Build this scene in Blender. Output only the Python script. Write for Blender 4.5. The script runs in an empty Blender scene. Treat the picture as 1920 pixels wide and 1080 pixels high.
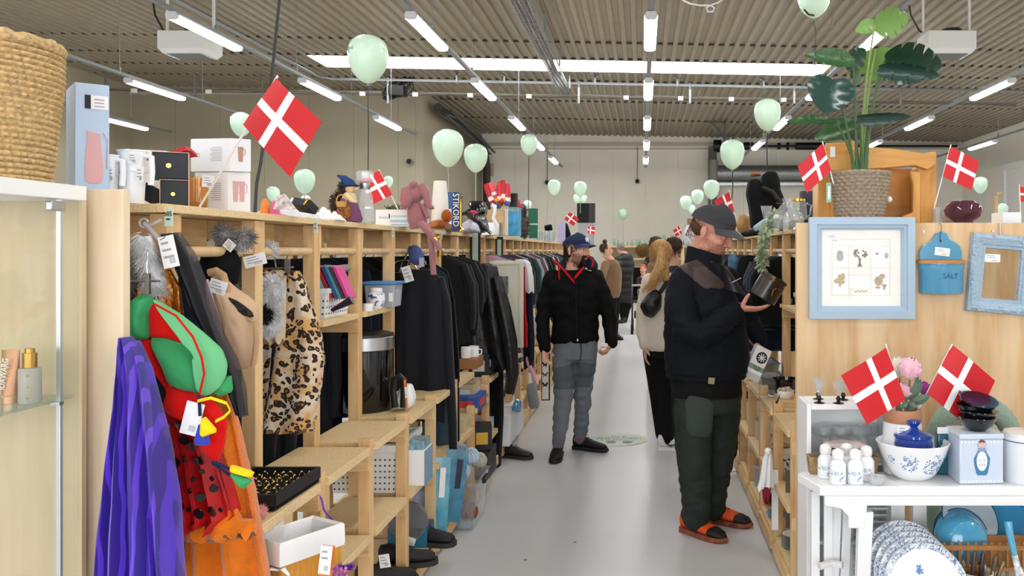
import bpy,bmesh,math,random
from math import sin,cos,pi,radians,sqrt,exp
from mathutils import Vector,Matrix,Euler,noise
random.seed(7)
SC=bpy.context.scene
COL=SC.collection
# camera, world, light, exposure
F,PX,PY,EYE=1600.0,1205.0,470.0,1.64
cd=bpy.data.cameras.new('camera');cam=bpy.data.objects.new('camera',cd);COL.objects.link(cam)
cam.location=(0,0,EYE);cam.rotation_euler=(pi/2,0,0)
cd.sensor_width=36;cd.lens=F/1920*36
cd.shift_x=-(PX-960)/1920;cd.shift_y=-(540-PY)/1920
cd.clip_start=.05;cd.clip_end=200
SC.camera=cam
SC.view_settings.view_transform='Standard';SC.view_settings.look='None'
SC.view_settings.gamma=1;SC.view_settings.use_curve_mapping=False
SC.view_settings.exposure=0.45
SC.cycles.max_bounces=7;SC.cycles.diffuse_bounces=3;SC.cycles.glossy_bounces=3
SC.cycles.transmission_bounces=6;SC.cycles.transparent_max_bounces=12
SC.cycles.caustics_reflective=False;SC.cycles.caustics_refractive=False
SC.cycles.sample_clamp_indirect=6.0
wd=bpy.data.worlds.new('sky');SC.world=wd;wd.use_nodes=True
wd.node_tree.nodes['Background'].inputs[0].default_value=(.86,.93,1,1)
wd.node_tree.nodes['Background'].inputs[1].default_value=1.2
LAMP_E=29.0
SKY_E=5.0
def area(name,loc,rot,sx,sy,power,col):
 l=bpy.data.lights.new(name,'AREA');l.shape='RECTANGLE';l.size=sx;l.size_y=sy
 l.energy=power;l.color=col
 o=bpy.data.objects.new(name,l);COL.objects.link(o);o.location=loc;o.rotation_euler=rot
 return o
for i,x in enumerate((-9.5,-5.2,-0.9,3.4,7.7)):
 area('window_daylight',(x,-6.9,2.4),(radians(90),0,0),3.0,3.2,120,(.97,.985,1))
# helpers
def at(px,py,D):
 return Vector(((px-PX)*D/F,D,EYE-(py-PY)*D/F))
def lin(c):
 return c/12.92 if c<=.04045 else((c+.055)/1.055)**2.4
def hexc(h):
 if not isinstance(h,str):return tuple(h)
 h=h.lstrip('#');return tuple(lin(int(h[i:i+2],16)/255)for i in(0,2,4))
MATS={}
def mat(name,col,rough=.55,metal=0,spec=.5,bump=None,var=None,trans=0,ior=1.45,alpha=1,emit=0,sheen=0,sss=0,coat=0,stretch=None):
 """bump=(scale,strength[,dist]); var=(scale,amount): noise variation of the colour's value"""
 if name in MATS:return MATS[name]
 m=bpy.data.materials.new(name);m.use_nodes=True;MATS[name]=m
 nt=m.node_tree;b=nt.nodes['Principled BSDF'];c=hexc(col)
 b.inputs['Base Color'].default_value=(*c,1);b.inputs['Roughness'].default_value=rough
 b.inputs['Metallic'].default_value=metal;b.inputs['Specular IOR Level'].default_value=spec if rough<.75 else spec*.4
 b.inputs['Transmission Weight'].default_value=trans;b.inputs['IOR'].default_value=ior
 b.inputs['Alpha'].default_value=alpha
 if sheen:b.inputs['Sheen Weight'].default_value=sheen;b.inputs['Sheen Roughness'].default_value=.4
 if sss:b.inputs['Subsurface Weight'].default_value=sss;b.inputs['Subsurface Radius'].default_value=(.03,.02,.015);b.inputs['Subsurface Scale'].default_value=.5
 if coat:b.inputs['Coat Weight'].default_value=coat;b.inputs['Coat Roughness'].default_value=.08
 if emit:b.inputs['Emission Color'].default_value=(*c,1);b.inputs['Emission Strength'].default_value=emit
 if bump or var:
  tc=nt.nodes.new('ShaderNodeTexCoord');mp=nt.nodes.new('ShaderNodeMapping')
  nt.links.new(tc.outputs['Object'],mp.inputs['Vector'])
  if stretch:mp.inputs['Scale'].default_value=stretch
 if bump:
  n=nt.nodes.new('ShaderNodeTexNoise');n.inputs['Scale'].default_value=bump[0];n.inputs['Detail'].default_value=3
  nt.links.new(mp.outputs[0],n.inputs['Vector'])
  bp=nt.nodes.new('ShaderNodeBump');bp.inputs['Strength'].default_value=bump[1]
  bp.inputs['Distance'].default_value=bump[2]if len(bump)>2 else .005
  nt.links.new(n.outputs['Fac'],bp.inputs['Height']);nt.links.new(bp.outputs[0],b.inputs['Normal'])
 if var:
  n=nt.nodes.new('ShaderNodeTexNoise');n.inputs['Scale'].default_value=var[0];n.inputs['Detail'].default_value=4
  nt.links.new(mp.outputs[0],n.inputs['Vector'])
  r=nt.nodes.new('ShaderNodeValToRGB');k=var[1]
  r.color_ramp.elements[0].position=.3;r.color_ramp.elements[1].position=.7
  r.color_ramp.elements[0].color=(*[max(0,x*(1-k))for x in c],1);r.color_ramp.elements[1].color=(*[min(1,x*(1+k))for x in c],1)
  nt.links.new(n.outputs['Fac'],r.inputs['Fac']);nt.links.new(r.outputs['Color'],b.inputs['Base Color'])
 return m
def wood(name,c1,c2,axis='z',scale=9,rough=.55,dist=2.5,rings=None):
 """timber: noise-distorted bands running along one axis"""
 if name in MATS:return MATS[name]
 m=bpy.data.materials.new(name);m.use_nodes=True;MATS[name]=m
 nt=m.node_tree;b=nt.nodes['Principled BSDF'];b.inputs['Roughness'].default_value=rough
 b.inputs['Specular IOR Level'].default_value=.35
 tc=nt.nodes.new('ShaderNodeTexCoord');mp=nt.nodes.new('ShaderNodeMapping')
 s={'x':(.12,1,1),'y':(1,.12,1),'z':(1,1,.12)}[axis]
 mp.inputs['Scale'].default_value=s
 nt.links.new(tc.outputs['Object'],mp.inputs['Vector'])
 inf=nt.nodes.new('ShaderNodeObjectInfo')
 ad=nt.nodes.new('ShaderNodeVectorMath');ad.operation='ADD'
 mu=nt.nodes.new('ShaderNodeVectorMath');mu.operation='SCALE';mu.inputs['Scale'].default_value=7.3
 cb=nt.nodes.new('ShaderNodeCombineXYZ')
 for i in range(3):nt.links.new(inf.outputs['Random'],cb.inputs[i])
 nt.links.new(cb.outputs[0],mu.inputs[0]);nt.links.new(mp.outputs[0],ad.inputs[0]);nt.links.new(mu.outputs[0],ad.inputs[1])
 n=nt.nodes.new('ShaderNodeTexNoise');n.inputs['Scale'].default_value=scale;n.inputs['Detail'].default_value=5
 n.inputs['Distortion'].default_value=.6
 nt.links.new(ad.outputs[0],n.inputs['Vector'])
 w=nt.nodes.new('ShaderNodeMath');w.operation='MULTIPLY';w.inputs[1].default_value=dist*6
 nt.links.new(n.outputs['Fac'],w.inputs[0])
 sn=nt.nodes.new('ShaderNodeMath');sn.operation='SINE';nt.links.new(w.outputs[0],sn.inputs[0])
 r=nt.nodes.new('ShaderNodeMapRange');r.inputs[1].default_value=-1;r.inputs[2].default_value=1
 nt.links.new(sn.outputs[0],r.inputs[0])
 n2=nt.nodes.new('ShaderNodeTexNoise');n2.inputs['Scale'].default_value=scale*9
 nt.links.new(ad.outputs[0],n2.inputs['Vector'])
 mx0=nt.nodes.new('ShaderNodeMath');mx0.operation='MULTIPLY';nt.links.new(r.outputs[0],mx0.inputs[0]);nt.links.new(n2.outputs['Fac'],mx0.inputs[1])
 mx=nt.nodes.new('ShaderNodeMix');mx.data_type='RGBA'
 mx.inputs[6].default_value=(*hexc(c1),1);mx.inputs[7].default_value=(*hexc(c2),1)
 nt.links.new(mx0.outputs[0],mx.inputs[0]);nt.links.new(mx.outputs[2],b.inputs['Base Color'])
 return m
OFF={}
def rotm(rx=0,ry=0,rz=0):
 return Euler((rx,ry,rz)).to_matrix()
class MB:
 def __init__(s):s.v=[];s.f=[];s.m=[];s.mi=0
 def add(s,vs,fs,T=None,o=None):
  k=len(s.v)
  for p in vs:
   p=Vector(p)
   if T is not None:p=T@p
   if o is not None:p=p+Vector(o)
   s.v.append(p)
  for f in fs:s.f.append([i+k for i in f]);s.m.append(s.mi)
  return s
 def mat(s,i):s.mi=i;return s
 def box(s,c,d,T=None):
  x,y,z=d[0]/2,d[1]/2,d[2]/2
  vs=[(-x,-y,-z),(x,-y,-z),(x,y,-z),(-x,y,-z),(-x,-y,z),(x,-y,z),(x,y,z),(-x,y,z)]
  fs=[(0,3,2,1),(4,5,6,7),(0,1,5,4),(1,2,6,5),(2,3,7,6),(3,0,4,7)]
  return s.add(vs,fs,T,c)
 def bb(s,x0,x1,y0,y1,z0,z1):
  return s.box(((x0+x1)/2,(y0+y1)/2,(z0+z1)/2),(abs(x1-x0),abs(y1-y0),abs(z1-z0)))
 def loft(s,rings,caps=True,closed=True,wrap=False):
  n=len(rings[0]);k=len(s.v)
  for r in rings:s.v+=[Vector(p)for p in r]
  R=len(rings)
  for i in range(R if wrap else R-1):
   i2=(i+1)%R
   for j in range(n if closed else n-1):
    j2=(j+1)%n
    s.f.append([k+i*n+j,k+i*n+j2,k+i2*n+j2,k+i2*n+j]);s.m.append(s.mi)
  if caps and closed and not wrap:
   s.f.append([k+j for j in range(n)][::-1]);s.m.append(s.mi)
   s.f.append([k+(R-1)*n+j for j in range(n)]);s.m.append(s.mi)
  return s
 def tube(s,pts,r,n=8,caps=True,wrap=False,sq=None):
  pts=[Vector(p)for p in pts];N=len(pts);rings=[];prev=None
  for i,p in enumerate(pts):
   if wrap:t=pts[(i+1)%N]-pts[i-1]
   else:t=pts[min(i+1,N-1)]-pts[max(i-1,0)]
   if t.length<1e-9:t=Vector((0,0,1))
   t.normalize()
   if prev is None:
    a=Vector((0,0,1))if abs(t.z)<.9 else Vector((1,0,0));u=t.cross(a).normalized()
   else:
    u=prev-t*prev.dot(t)
    u=u.normalized()if u.length>1e-6 else t.orthogonal().normalized()
   prev=u;w=t.cross(u)
   rr=r[i]if isinstance(r,(list,tuple))else r
   ra,rb=rr if isinstance(rr,tuple)else(rr,rr)
   rings.append([p+u*ra*cos(2*pi*j/n)+w*rb*sin(2*pi*j/n)for j in range(n)])
  return s.loft(rings,caps,True,wrap)
 def lathe(s,prof,c=(0,0,0),n=24,T=None,caps=True,sx=1,sy=1,fold=0,nf=0):
  rings=[]
  for r,z in prof:
   q=[]
   for j in range(n):
    a=2*pi*j/n;rr=r*(1+fold*sin(nf*a))if nf else r
    q.append(Vector((rr*sx*cos(a),rr*sy*sin(a),z)))
   rings.append(q)
  if T is not None:rings=[[T@p for p in q]for q in rings]
  rings=[[p+Vector(c)for p in q]for q in rings]
  return s.loft(rings,caps)
 def ball(s,c,r,n=16,m=10,T=None):
  r=(r,r,r)if not isinstance(r,(tuple,list,Vector))else r
  rings=[]
  for i in range(m+1):
   a=-pi/2+pi*i/m;rad=max(cos(a),.02)
   q=[Vector((r[0]*rad*cos(2*pi*j/n),r[1]*rad*sin(2*pi*j/n),r[2]*sin(a)))for j in range(n)]
   if T is not None:q=[T@p for p in q]
   rings.append([p+Vector(c)for p in q])
  return s.loft(rings,True)
 def sheet(s,P,nu,nv,th=.004,matf=None):
  """P(u,v)->point; closed thin slab of thickness th along the normal; matf(u,v)->material index"""
  g=[[Vector(P(i/nu,j/nv))for i in range(nu+1)]for j in range(nv+1)]
  def nrm(i,j):
   a=g[j][min(i+1,nu)]-g[j][max(i-1,0)];b=g[min(j+1,nv)][i]-g[max(j-1,0)][i]
   c=a.cross(b);return c.normalized()if c.length>1e-12 else Vector((0,-1,0))
  k=len(s.v);W=nu+1;L=W*(nv+1)
  nn=[[nrm(i,j)for i in range(W)]for j in range(nv+1)]
  for j in range(nv+1):
   for i in range(W):s.v.append(g[j][i]+nn[j][i]*th/2)
  for j in range(nv+1):
   for i in range(W):s.v.append(g[j][i]-nn[j][i]*th/2)
  for j in range(nv):
   for i in range(nu):
    mi=matf((i+.5)/nu,(j+.5)/nv)if matf else s.mi
    a=k+j*W+i
    s.f.append([a,a+1,a+W+1,a+W]);s.m.append(mi)
    a+=L
    s.f.append([a,a+W,a+W+1,a+1]);s.m.append(mi)
  per=[(i,0)for i in range(W)]+[(nu,j)for j in range(1,nv+1)]+[(i,nv)for i in range(nu-1,-1,-1)]+[(0,j)for j in range(nv-1,0,-1)]
  for q in range(len(per)):
   (i,j),(i2,j2)=per[q],per[(q+1)%len(per)]
   a,b=k+j*W+i,k+j2*W+i2
   mi=matf(min(max(i/nu,.001),.999),min(max(j/nv,.001),.999))if matf else s.mi
   s.f.append([b,a,a+L,b+L]);s.m.append(mi)
  return s
 def prism(s,pts,o,u,w,d):
  """polygon pts (2D) in plane o+u*a+w*b, extruded by vector d"""
  o,u,w,d=map(Vector,(o,u,w,d));k=len(s.v);n=len(pts)
  for a,b in pts:s.v.append(o+u*a+w*b)
  for a,b in pts:s.v.append(o+u*a+w*b+d)
  s.f.append([k+i for i in range(n)]);s.m.append(s.mi)
  s.f.append([k+n+i for i in range(n)][::-1]);s.m.append(s.mi)
  for i in range(n):
   j=(i+1)%n
   s.f.append([k+j,k+i,k+n+i,k+n+j]);s.m.append(s.mi)
  return s
 def build(s,name,mats,parent=None,bevel=0,smooth=38,sub=0):
  me=bpy.data.meshes.new(name)
  if parent is None:
   xs=[p.x for p in s.v];ys=[p.y for p in s.v];zs=[p.z for p in s.v]
   off=Vector(((min(xs)+max(xs))/2,(min(ys)+max(ys))/2,min(zs)))
  else:off=OFF.get(parent.name,Vector((0,0,0)))
  me.from_pydata([p-off for p in s.v],[],s.f)
  if not isinstance(mats,(list,tuple)):mats=[mats]
  for m in mats:me.materials.append(m)
  me.polygons.foreach_set('material_index',[min(i,len(mats)-1)for i in s.m])
  bm=bmesh.new();bm.from_mesh(me);bmesh.ops.recalc_face_normals(bm,faces=bm.faces);bm.to_mesh(me);bm.free()
  me.polygons.foreach_set('use_smooth',[True]*len(me.polygons))
  me.set_sharp_from_angle(angle=radians(smooth))
  o=bpy.data.objects.new(name,me);COL.objects.link(o)
  if parent is None:o.location=off
  else:o.parent=parent
  OFF[o.name]=off
  if bevel:
   b=o.modifiers.new('bevel','BEVEL');b.width=bevel;b.segments=2;b.limit_method='ANGLE';b.angle_limit=radians(40)
  if sub:
   q=o.modifiers.new('subdivision','SUBSURF');q.levels=sub;q.render_levels=sub
  return o
def tag(o,label,cat,group=None,kind=None):
 o['label']=label;o['category']=cat
 if group:o['group']=group
 if kind:o['kind']=kind
 return o
def thing(name,label,cat,loc=(0,0,0),group=None,local=False):
 o=bpy.data.objects.new(name,None);COL.objects.link(o);o.location=loc;o.empty_display_size=.05
 OFF[o.name]=Vector((0,0,0))if local else Vector(loc)
 return tag(o,label,cat,group)
def struct(mb,name,m,**k):
 o=mb.build(name,m,**k);o['kind']='structure';return o
KIDS={}
def dup(root,loc=None,rotz=None,label=None,group=None,rot=None):
 """copy a thing with its parts and sub-parts"""
 def cp(o,par):
  c=o.copy();COL.objects.link(c);c.parent=par;OFF[c.name]=OFF.get(o.name,Vector())
  for ch in[x for x in CH(o)]:cp(ch,c)
  return c
 r=cp(root,None)
 if loc is not None:r.location=loc
 if rotz is not None:r.rotation_euler=(0,0,rotz)
 if rot is not None:r.rotation_euler=rot
 if label:r['label']=label
 if group:r['group']=group
 return r
def CH(o):return list(o.children)
def text_mesh(txt,size,ext=.0006):
 cu=bpy.data.curves.new('t','FONT');cu.body=txt;cu.size=size;cu.extrude=ext;cu.align_x='CENTER';cu.align_y='CENTER';cu.resolution_u=2
 o=bpy.data.objects.new('t',cu);COL.objects.link(o);bpy.context.view_layer.update()
 me=bpy.data.meshes.new_from_object(o.evaluated_get(bpy.context.evaluated_depsgraph_get()))
 vs=[v.co.copy()for v in me.vertices];fs=[list(p.vertices)for p in me.polygons]
 bpy.data.objects.remove(o);bpy.data.curves.remove(cu);bpy.data.meshes.remove(me)
 return vs,fs
def put_text(txt,size,o,u,w,m,parent=None,name='lettering',sx=1,shear=0):
 """flat lettering in the plane o + u*x + w*y"""
 vs,fs=text_mesh(txt,size);o,u,w=Vector(o),Vector(u).normalized(),Vector(w).normalized();n=u.cross(w)
 b=MB();b.add([o+u*(p.x*sx+shear*p.y)+w*p.y+n*p.z for p in vs],fs)
 return b.build(name,m,parent)
def evaluated(o,keepmats=True):
 """bake a mesh object's modifiers into its mesh"""
 bpy.context.view_layer.update()
 me=bpy.data.meshes.new_from_object(o.evaluated_get(bpy.context.evaluated_depsgraph_get()))
 old=o.data;o.modifiers.clear();o.data=me;bpy.data.meshes.remove(old);return o
def nz(p,s=1.0):return noise.noise(Vector(p)*s)
X3,Y3,Z3=Vector((1,0,0)),Vector((0,1,0)),Vector((0,0,1))
# shared materials
M_pine=wood('pine_z','#e8c796','#c8965e','z',7)
M_pineY=wood('pine_y','#e8c796','#c8965e','y',7)
M_pineX=wood('pine_x','#e8c99a','#c39660','x',7)
M_board=mat('chipboard','#e2c697',.6,var=(160,.16))
M_ply=wood('birch_ply','#e9cfa8','#c08d55','z',2.6,.5,2.4)
M_white=mat('white_paint','#f2f2f2',.4)
M_paper=mat('white_paper','#f4f4f4',.6)
M_black=mat('black_plastic','#141415',.4)
M_blackcloth=mat('black_cloth','#121214',.9,bump=(120,.3,.003),var=(30,.3))
M_steel=mat('steel','#b9bcc0',.3,1)
M_galv=mat('galvanised_steel','#9a9d9f',.42,.8,var=(30,.15))
M_chrome=mat('chrome','#e0e0e2',.12,1)
def clearglass(name,col='#ffffff',haze=.0,refl=1.0,rough=.03):
 """thin clear glass: see-through with a Fresnel reflection, haze of the glass's own colour"""
 m=bpy.data.materials.new(name);m.use_nodes=True;MATS[name]=m;nt=m.node_tree;out=nt.nodes['Material Output'];nt.nodes.remove(nt.nodes['Principled BSDF'])
 tr=nt.nodes.new('ShaderNodeBsdfTransparent');gl=nt.nodes.new('ShaderNodeBsdfGlossy');df=nt.nodes.new('ShaderNodeBsdfDiffuse');lw=nt.nodes.new('ShaderNodeLayerWeight');lw.inputs[0].default_value=.5;pw=nt.nodes.new('ShaderNodeMath');pw.operation='POWER';pw.inputs[1].default_value=4;fr=nt.nodes.new('ShaderNodeMath');fr.operation='MULTIPLY_ADD';fr.inputs[1].default_value=.6*refl;fr.inputs[2].default_value=.035*refl;nt.links.new(lw.outputs['Facing'],pw.inputs[0]);nt.links.new(pw.outputs[0],fr.inputs[0]);m1=nt.nodes.new('ShaderNodeMixShader');m2=nt.nodes.new('ShaderNodeMixShader')
 c=hexc(col);tr.inputs[0].default_value=(*[x**.35 for x in c],1);df.inputs[0].default_value=(*c,1);gl.inputs['Roughness'].default_value=rough
 m1.inputs[0].default_value=haze;nt.links.new(tr.outputs[0],m1.inputs[1]);nt.links.new(df.outputs[0],m1.inputs[2]);nt.links.new(fr.outputs[0],m2.inputs[0]);nt.links.new(m1.outputs[0],m2.inputs[1]);nt.links.new(gl.outputs[0],m2.inputs[2]);nt.links.new(m2.outputs[0],out.inputs['Surface']);return m
clearglass('thin_glass','#eef3f6',.12,1.2);clearglass('cut_glass','#f2f6fa',.3,1.6,.08);clearglass('shelf_glass','#d3e9df',.12)
clearglass('showcase_glass','#f5faf7',.02,.9);clearglass('amber_glass','#eab25e',.22,1.3,.08);clearglass('clear_tub','#dfe6f0',.45,.8,.2);clearglass('clear_bin','#e9eef2',.15,.9);clearglass('sea_glass','#a9cdb9',.4,1);clearglass('plum_glass','#6f3f52',.45,1.3,.06);clearglass('film','#b9bec2',.25,1.2,.15);clearglass('clear_plastic','#eef0ff',.3,1)
M_red=mat('flag_red','#cc1420',.5)
M_flagw=mat('flag_white','#fbfbfb',.5)
M_ink=mat('grey_ink','#a3a6ad',.6)
M_dark=mat('dark_ink','#1a1c20',.6)
# setting
XL,XR,YB,YF=-13.2,11.25,30.0,-7.0
YL,XC=22.0,-5.65
def zc(x):return 5.65-.018*x
def floor_mat():
 m=mat('grey_floor','#c3c4c6',.3,spec=.4)
 nt=m.node_tree;b=nt.nodes['Principled BSDF']
 tc=nt.nodes.new('ShaderNodeTexCoord');mp=nt.nodes.new('ShaderNodeMapping');mp.inputs['Scale'].default_value=(.5,2.2,1)
 n=nt.nodes.new('ShaderNodeTexNoise');n.inputs['Scale'].default_value=1.6;n.inputs['Detail'].default_value=5
 nt.links.new(tc.outputs['Object'],mp.inputs[0]);nt.links.new(mp.outputs[0],n.inputs['Vector'])
 r=nt.nodes.new('ShaderNodeValToRGB');r.color_ramp.elements[0].color=(*hexc('#cfd0d3'),1);r.color_ramp.elements[1].color=(*hexc('#d4d5d7'),1)
 r.color_ramp.elements[0].position=.3;r.color_ramp.elements[1].position=.7
 nt.links.new(n.outputs['Fac'],r.inputs[0]);nt.links.new(r.outputs[0],b.inputs['Base Color'])
 rr=nt.nodes.new('ShaderNodeMapRange');rr.inputs[3].default_value=.27;rr.inputs[4].default_value=.36
 nt.links.new(n.outputs['Fac'],rr.inputs[0]);nt.links.new(rr.outputs[0],b.inputs['Roughness'])
 return m
struct(MB().bb(XL-.2,XR+.2,YF-.2,YB+.2,-.15,0),'floor',floor_mat())
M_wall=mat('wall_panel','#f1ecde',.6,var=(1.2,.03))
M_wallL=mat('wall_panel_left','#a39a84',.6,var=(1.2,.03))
def wallpanels(mb,x0,x1,y,z0,z1,step=1.15):
 x=x0;
 while x<x1-.01:
  xe=min(x+step,x1);mb.bb(x+.003,xe-.003,y,y+.032,z0,z1);x=xe
 return mb.bb(x0,x1,y+.03,y+.2,z0,z1)
struct(wallpanels(MB(),XC,XR,YB,0,6.0),'wall_back',M_wall)
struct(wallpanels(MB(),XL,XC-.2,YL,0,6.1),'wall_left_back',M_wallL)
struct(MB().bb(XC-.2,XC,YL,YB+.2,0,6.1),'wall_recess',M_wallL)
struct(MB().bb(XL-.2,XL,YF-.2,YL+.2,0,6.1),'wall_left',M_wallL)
struct(MB().bb(XR,XR+.2,YF-.2,YB+.2,0,6.0),'wall_right',M_wall)
b=MB();xs=[XL];wx=(-9.5,-5.2,-0.9,3.4,7.7)
for x in wx:xs+=[x-1.5,x+1.5]
xs.append(XR)
for i in range(0,len(xs),2):b.bb(xs[i],xs[i+1],YF-.2,YF,0,6)
b.bb(XL,XR,YF-.2,YF,4.0,6);b.bb(XL,XR,YF-.2,YF,0,.8)
struct(b,'wall_front',M_wall)
for i,x in enumerate(wx):
 b=MB()
 for s in(-1.47,0,1.47):b.bb(x+s-.03,x+s+.03,YF-.12,YF-.04,.8,4)
 for z in(.83,2.4,3.97):b.bb(x-1.5,x+1.5,YF-.12,YF-.04,z-.03,z+.03)
 struct(b,'window_%d'%(i+2),M_white)
M_deck=mat('roof_deck','#8f8571',.45,.0,spec=.5,var=(3,.05))
def deck(y0,y1,x0=XL-.2,x1=XR+.2,name='ceiling'):
 prof=[];x=x0;p=.2
 while x<x1:
  for dx,dz in((0,0),(.075,0),(.095,.045),(.18,.045)):prof.append((x+dx,zc(x+dx)+dz))
  x+=p
 bt=MB();rings=[[Vector((a,y,z))for a,z in prof]for y in(y0,y1)]
 bt.loft(rings,False,False)
 rings=[[Vector((a,y,z+.012))for a,z in prof]for y in(y0,y1)]
 bt.loft(rings,False,False)
 return struct(bt,name,M_deck,smooth=10)
SK0,SK1,SKX0,SKX1=18.1,19.2,-7.1,4.0
deck(YF-.2,SK0,name='ceiling');deck(SK1,YB+.2,name='ceiling.001')
deck(SK0,SK1,XL-.2,SKX0,'ceiling.002');deck(SK0,SK1,SKX1,XR+.2,'ceiling.003')
def slab_x(b,x0,x1,y0,y1,dz0,dz1):
 return b.add([(x0,y0,zc(x0)+dz0),(x1,y0,zc(x1)+dz0),(x1,y1,zc(x1)+dz0),(x0,y1,zc(x0)+dz0),(x0,y0,zc(x0)+dz1),(x1,y0,zc(x1)+dz1),(x1,y1,zc(x1)+dz1),(x0,y1,zc(x0)+dz1)],[(0,3,2,1),(4,5,6,7),(0,1,5,4),(1,2,6,5),(2,3,7,6),(3,0,4,7)])
M_sky=mat('rooflight_panel','#fbfdff',.4,emit=SKY_E)
struct(slab_x(MB(),SKX0,SKX1,SK0,SK1,-.006,.06),'window_1',M_sky)
M_purlin=mat('purlin_dark','#4a4438',.7)
struct(slab_x(slab_x(MB(),XL,XR,SK0-.07,SK0-.01,.004,.05),XL,XR,SK1+.01,SK1+.06,.004,.05),'trim_8',M_purlin)
for i,y in enumerate((12.9,16.6,20.4,23.2,26.4)):
 struct(slab_x(MB(),XL,XR,y,y+.06,.012,.04),'trim_%d'%(i+1),M_purlin)
struct(MB().bb(XC,XR,YB-.08,YB,5.32,5.42).bb(XC,XR,YB-.05,YB,5.2,5.23),'trim_6',mat('wall_head_trim','#bdb5a5',.5))
struct(MB().bb(XL,XC-.2,YL-.08,YL,5.66,5.75),'trim_7',MATS['wall_head_trim'])
# ceiling lamps on their tracks
LZ=4.4
M_lamp=mat('lamp_diffuser','#ffffff',.4,emit=LAMP_E)
M_lhouse=mat('lamp_housing','#d8dadb',.4)
M_track=mat('track_grey','#8d9092',.45,.5)
def lamp_proto():
 t=thing('ceiling_lamp','lamp','ceiling lamp',(0,0,0),'batten lamps on the ceiling tracks',local=True)
 h=MB();pr=[(-.075,.045),(-.05,.085),(.05,.085),(.075,.045)]
 h.loft([[Vector((a,y,z))for a,z in pr]for y in(-.84,.84)])
 h.build('housing',M_lhouse,t)
 d=MB();pr=[(-.078,.045),(-.07,0.008),(-.045,-.006),(.045,-.006),(.07,.008),(.078,.045)]
 d.loft([[Vector((a,y,z))for a,z in pr]for y in(-.8,.8)]);d.build('diffuser',M_lamp,t)
 for s in(-1,1):
  e=MB();e.loft([[Vector((a*k,y,z))for a,z in pr]for y,k in((s*.8,1),(s*.84,.92))]);e.build('end_cap',M_lhouse,t)
 return t
LP=None
LROWS=[(-11.4,1,20.6,'in the outermost row by the left wall'),(-8.46,1,20.8,'in the fourth row left of the aisle'),(-5.6,1,21,'in the row ending at the left back wall'),(-2.76,1,29.2,'in the row next left of the aisle'),(.1,1,29.2,'in the row straight over the aisle'),(3.06,1,26.5,'in the row next right of the aisle'),(6.07,1,26.5,'in the second row right of the aisle'),(9.0,1,26.5,'in the outermost row on the right')]
ORD=['nearest','second','third','fourth','fifth','sixth']
for ri,(x,_,yend,where)in enumerate(LROWS):
 t=thing('light_track','grey steel lamp track, '+where.replace('in the','the').replace(' row',' one'),'light track',(x,10,LZ+.09),'lamp tracks hung from the ceiling')
 MB().bb(x-.035,x+.035,-5,yend,LZ+.09,LZ+.13).build('rail',M_track,t)
 y=1.2
 while y<yend:
  MB().tube([(x,y,LZ+.13),(x,y,zc(x)+.01)],.006,6).build('hanger_rod',M_galv,t)
  if y>9:MB().bb(x-.018,x+.018,y-.012,y+.012,LZ+.11,LZ+.2).build('hanger_clip',M_galv,t)
  y+=2.6 if y>8 else 5
 ys=[y for y in(-1.0,3.0,7.0,10.97,14.85,18.75,22.6,26.35)if y<yend-.8]
 seen=0
 for y in ys:
  if LP is None:LP=lamp_proto();o=LP;o.location=(x,y,LZ)
  else:o=dup(LP,(x,y,LZ))
  o['label']='glowing batten lamp, %s %s'%(ORD[seen]if y>9 else 'overhead',where)
  if y>9:seen+=1
# ceiling services
t=thing('cable_tray','wire mesh cable tray with brown cables running along under the ceiling','cable tray',(-1.83,15,5.3))
b=MB();y0,y1=6,20.3;x=-1.83;z=5.32
for dx,dz in((-.13,.1),(-.13,.05),(-.13,0),(-.065,0),(0,0),(.065,0),(.13,0),(.13,.05),(.13,.1)):b.tube([(x+dx,y0,z+dz),(x+dx,y1,z+dz)],.006,4)
y=y0
while y<y1:
 b.tube([(x-.13,y,z+.1),(x-.13,y,z),(x+.13,y,z),(x+.13,y,z+.1)],.005,4,caps=False);y+=.09
b.build('mesh_basket',M_galv,t)
for k,(dx,c)in enumerate(((-.07,'#6b5a4a'),(0,'#8a7d70'),(.06,'#5a4c40'))):
 pts=[(x+dx+.02*sin(i*.9+k),y0+i*(y1-y0)/30,z+.035+.012*sin(i*1.3+k))for i in range(31)]
 MB().tube(pts,.028,8).build('cable',mat('cable%d'%k,c,.6),t)
for y in(12.2,14.6,17.2,19.6):
 MB().bb(x+.14,x+.17,y-.02,y+.02,z+.05,zc(x)).build('bracket',M_galv,t)
t=thing('conduit_pipe','grey steel conduit pipe crossing under the ceiling behind the rooflight','conduit',(0,19.8,5.6))
zp=lambda x:zc(x)-.14
MB().tube([(-7.5,6,zp(-7.5)),(-7.5,19.5,zp(-7.5)),(-7.2,19.8,zp(-7.2)),(9,19.8,zp(9))],.022,8).build('pipe',M_galv,t)
MB().tube([(-7.35,6,zp(-7.5)-.05),(-7.35,19.4,zp(-7.5)-.05),(-7.1,19.68,zp(-7)-.05),(9,19.68,zp(9)-.05)],.016,8).build('pipe',M_galv,t)
for x in(-6.2,-4.3,-3.2,-1.1,.8,2.8,4.4):
 MB().bb(x-.02,x+.02,19.72,19.78,zp(x)-.08,zc(x)+.03).bb(x-.09,x+.09,19.72,19.78,zc(x)-.02,zc(x)+.01).build('clamp',M_galv,t)
t=thing('cable_run','sagging cables with white junction boxes strung across under the ceiling','cable',(0,19.9,5.2))
zr=lambda x:5.22-.0165*x
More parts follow.
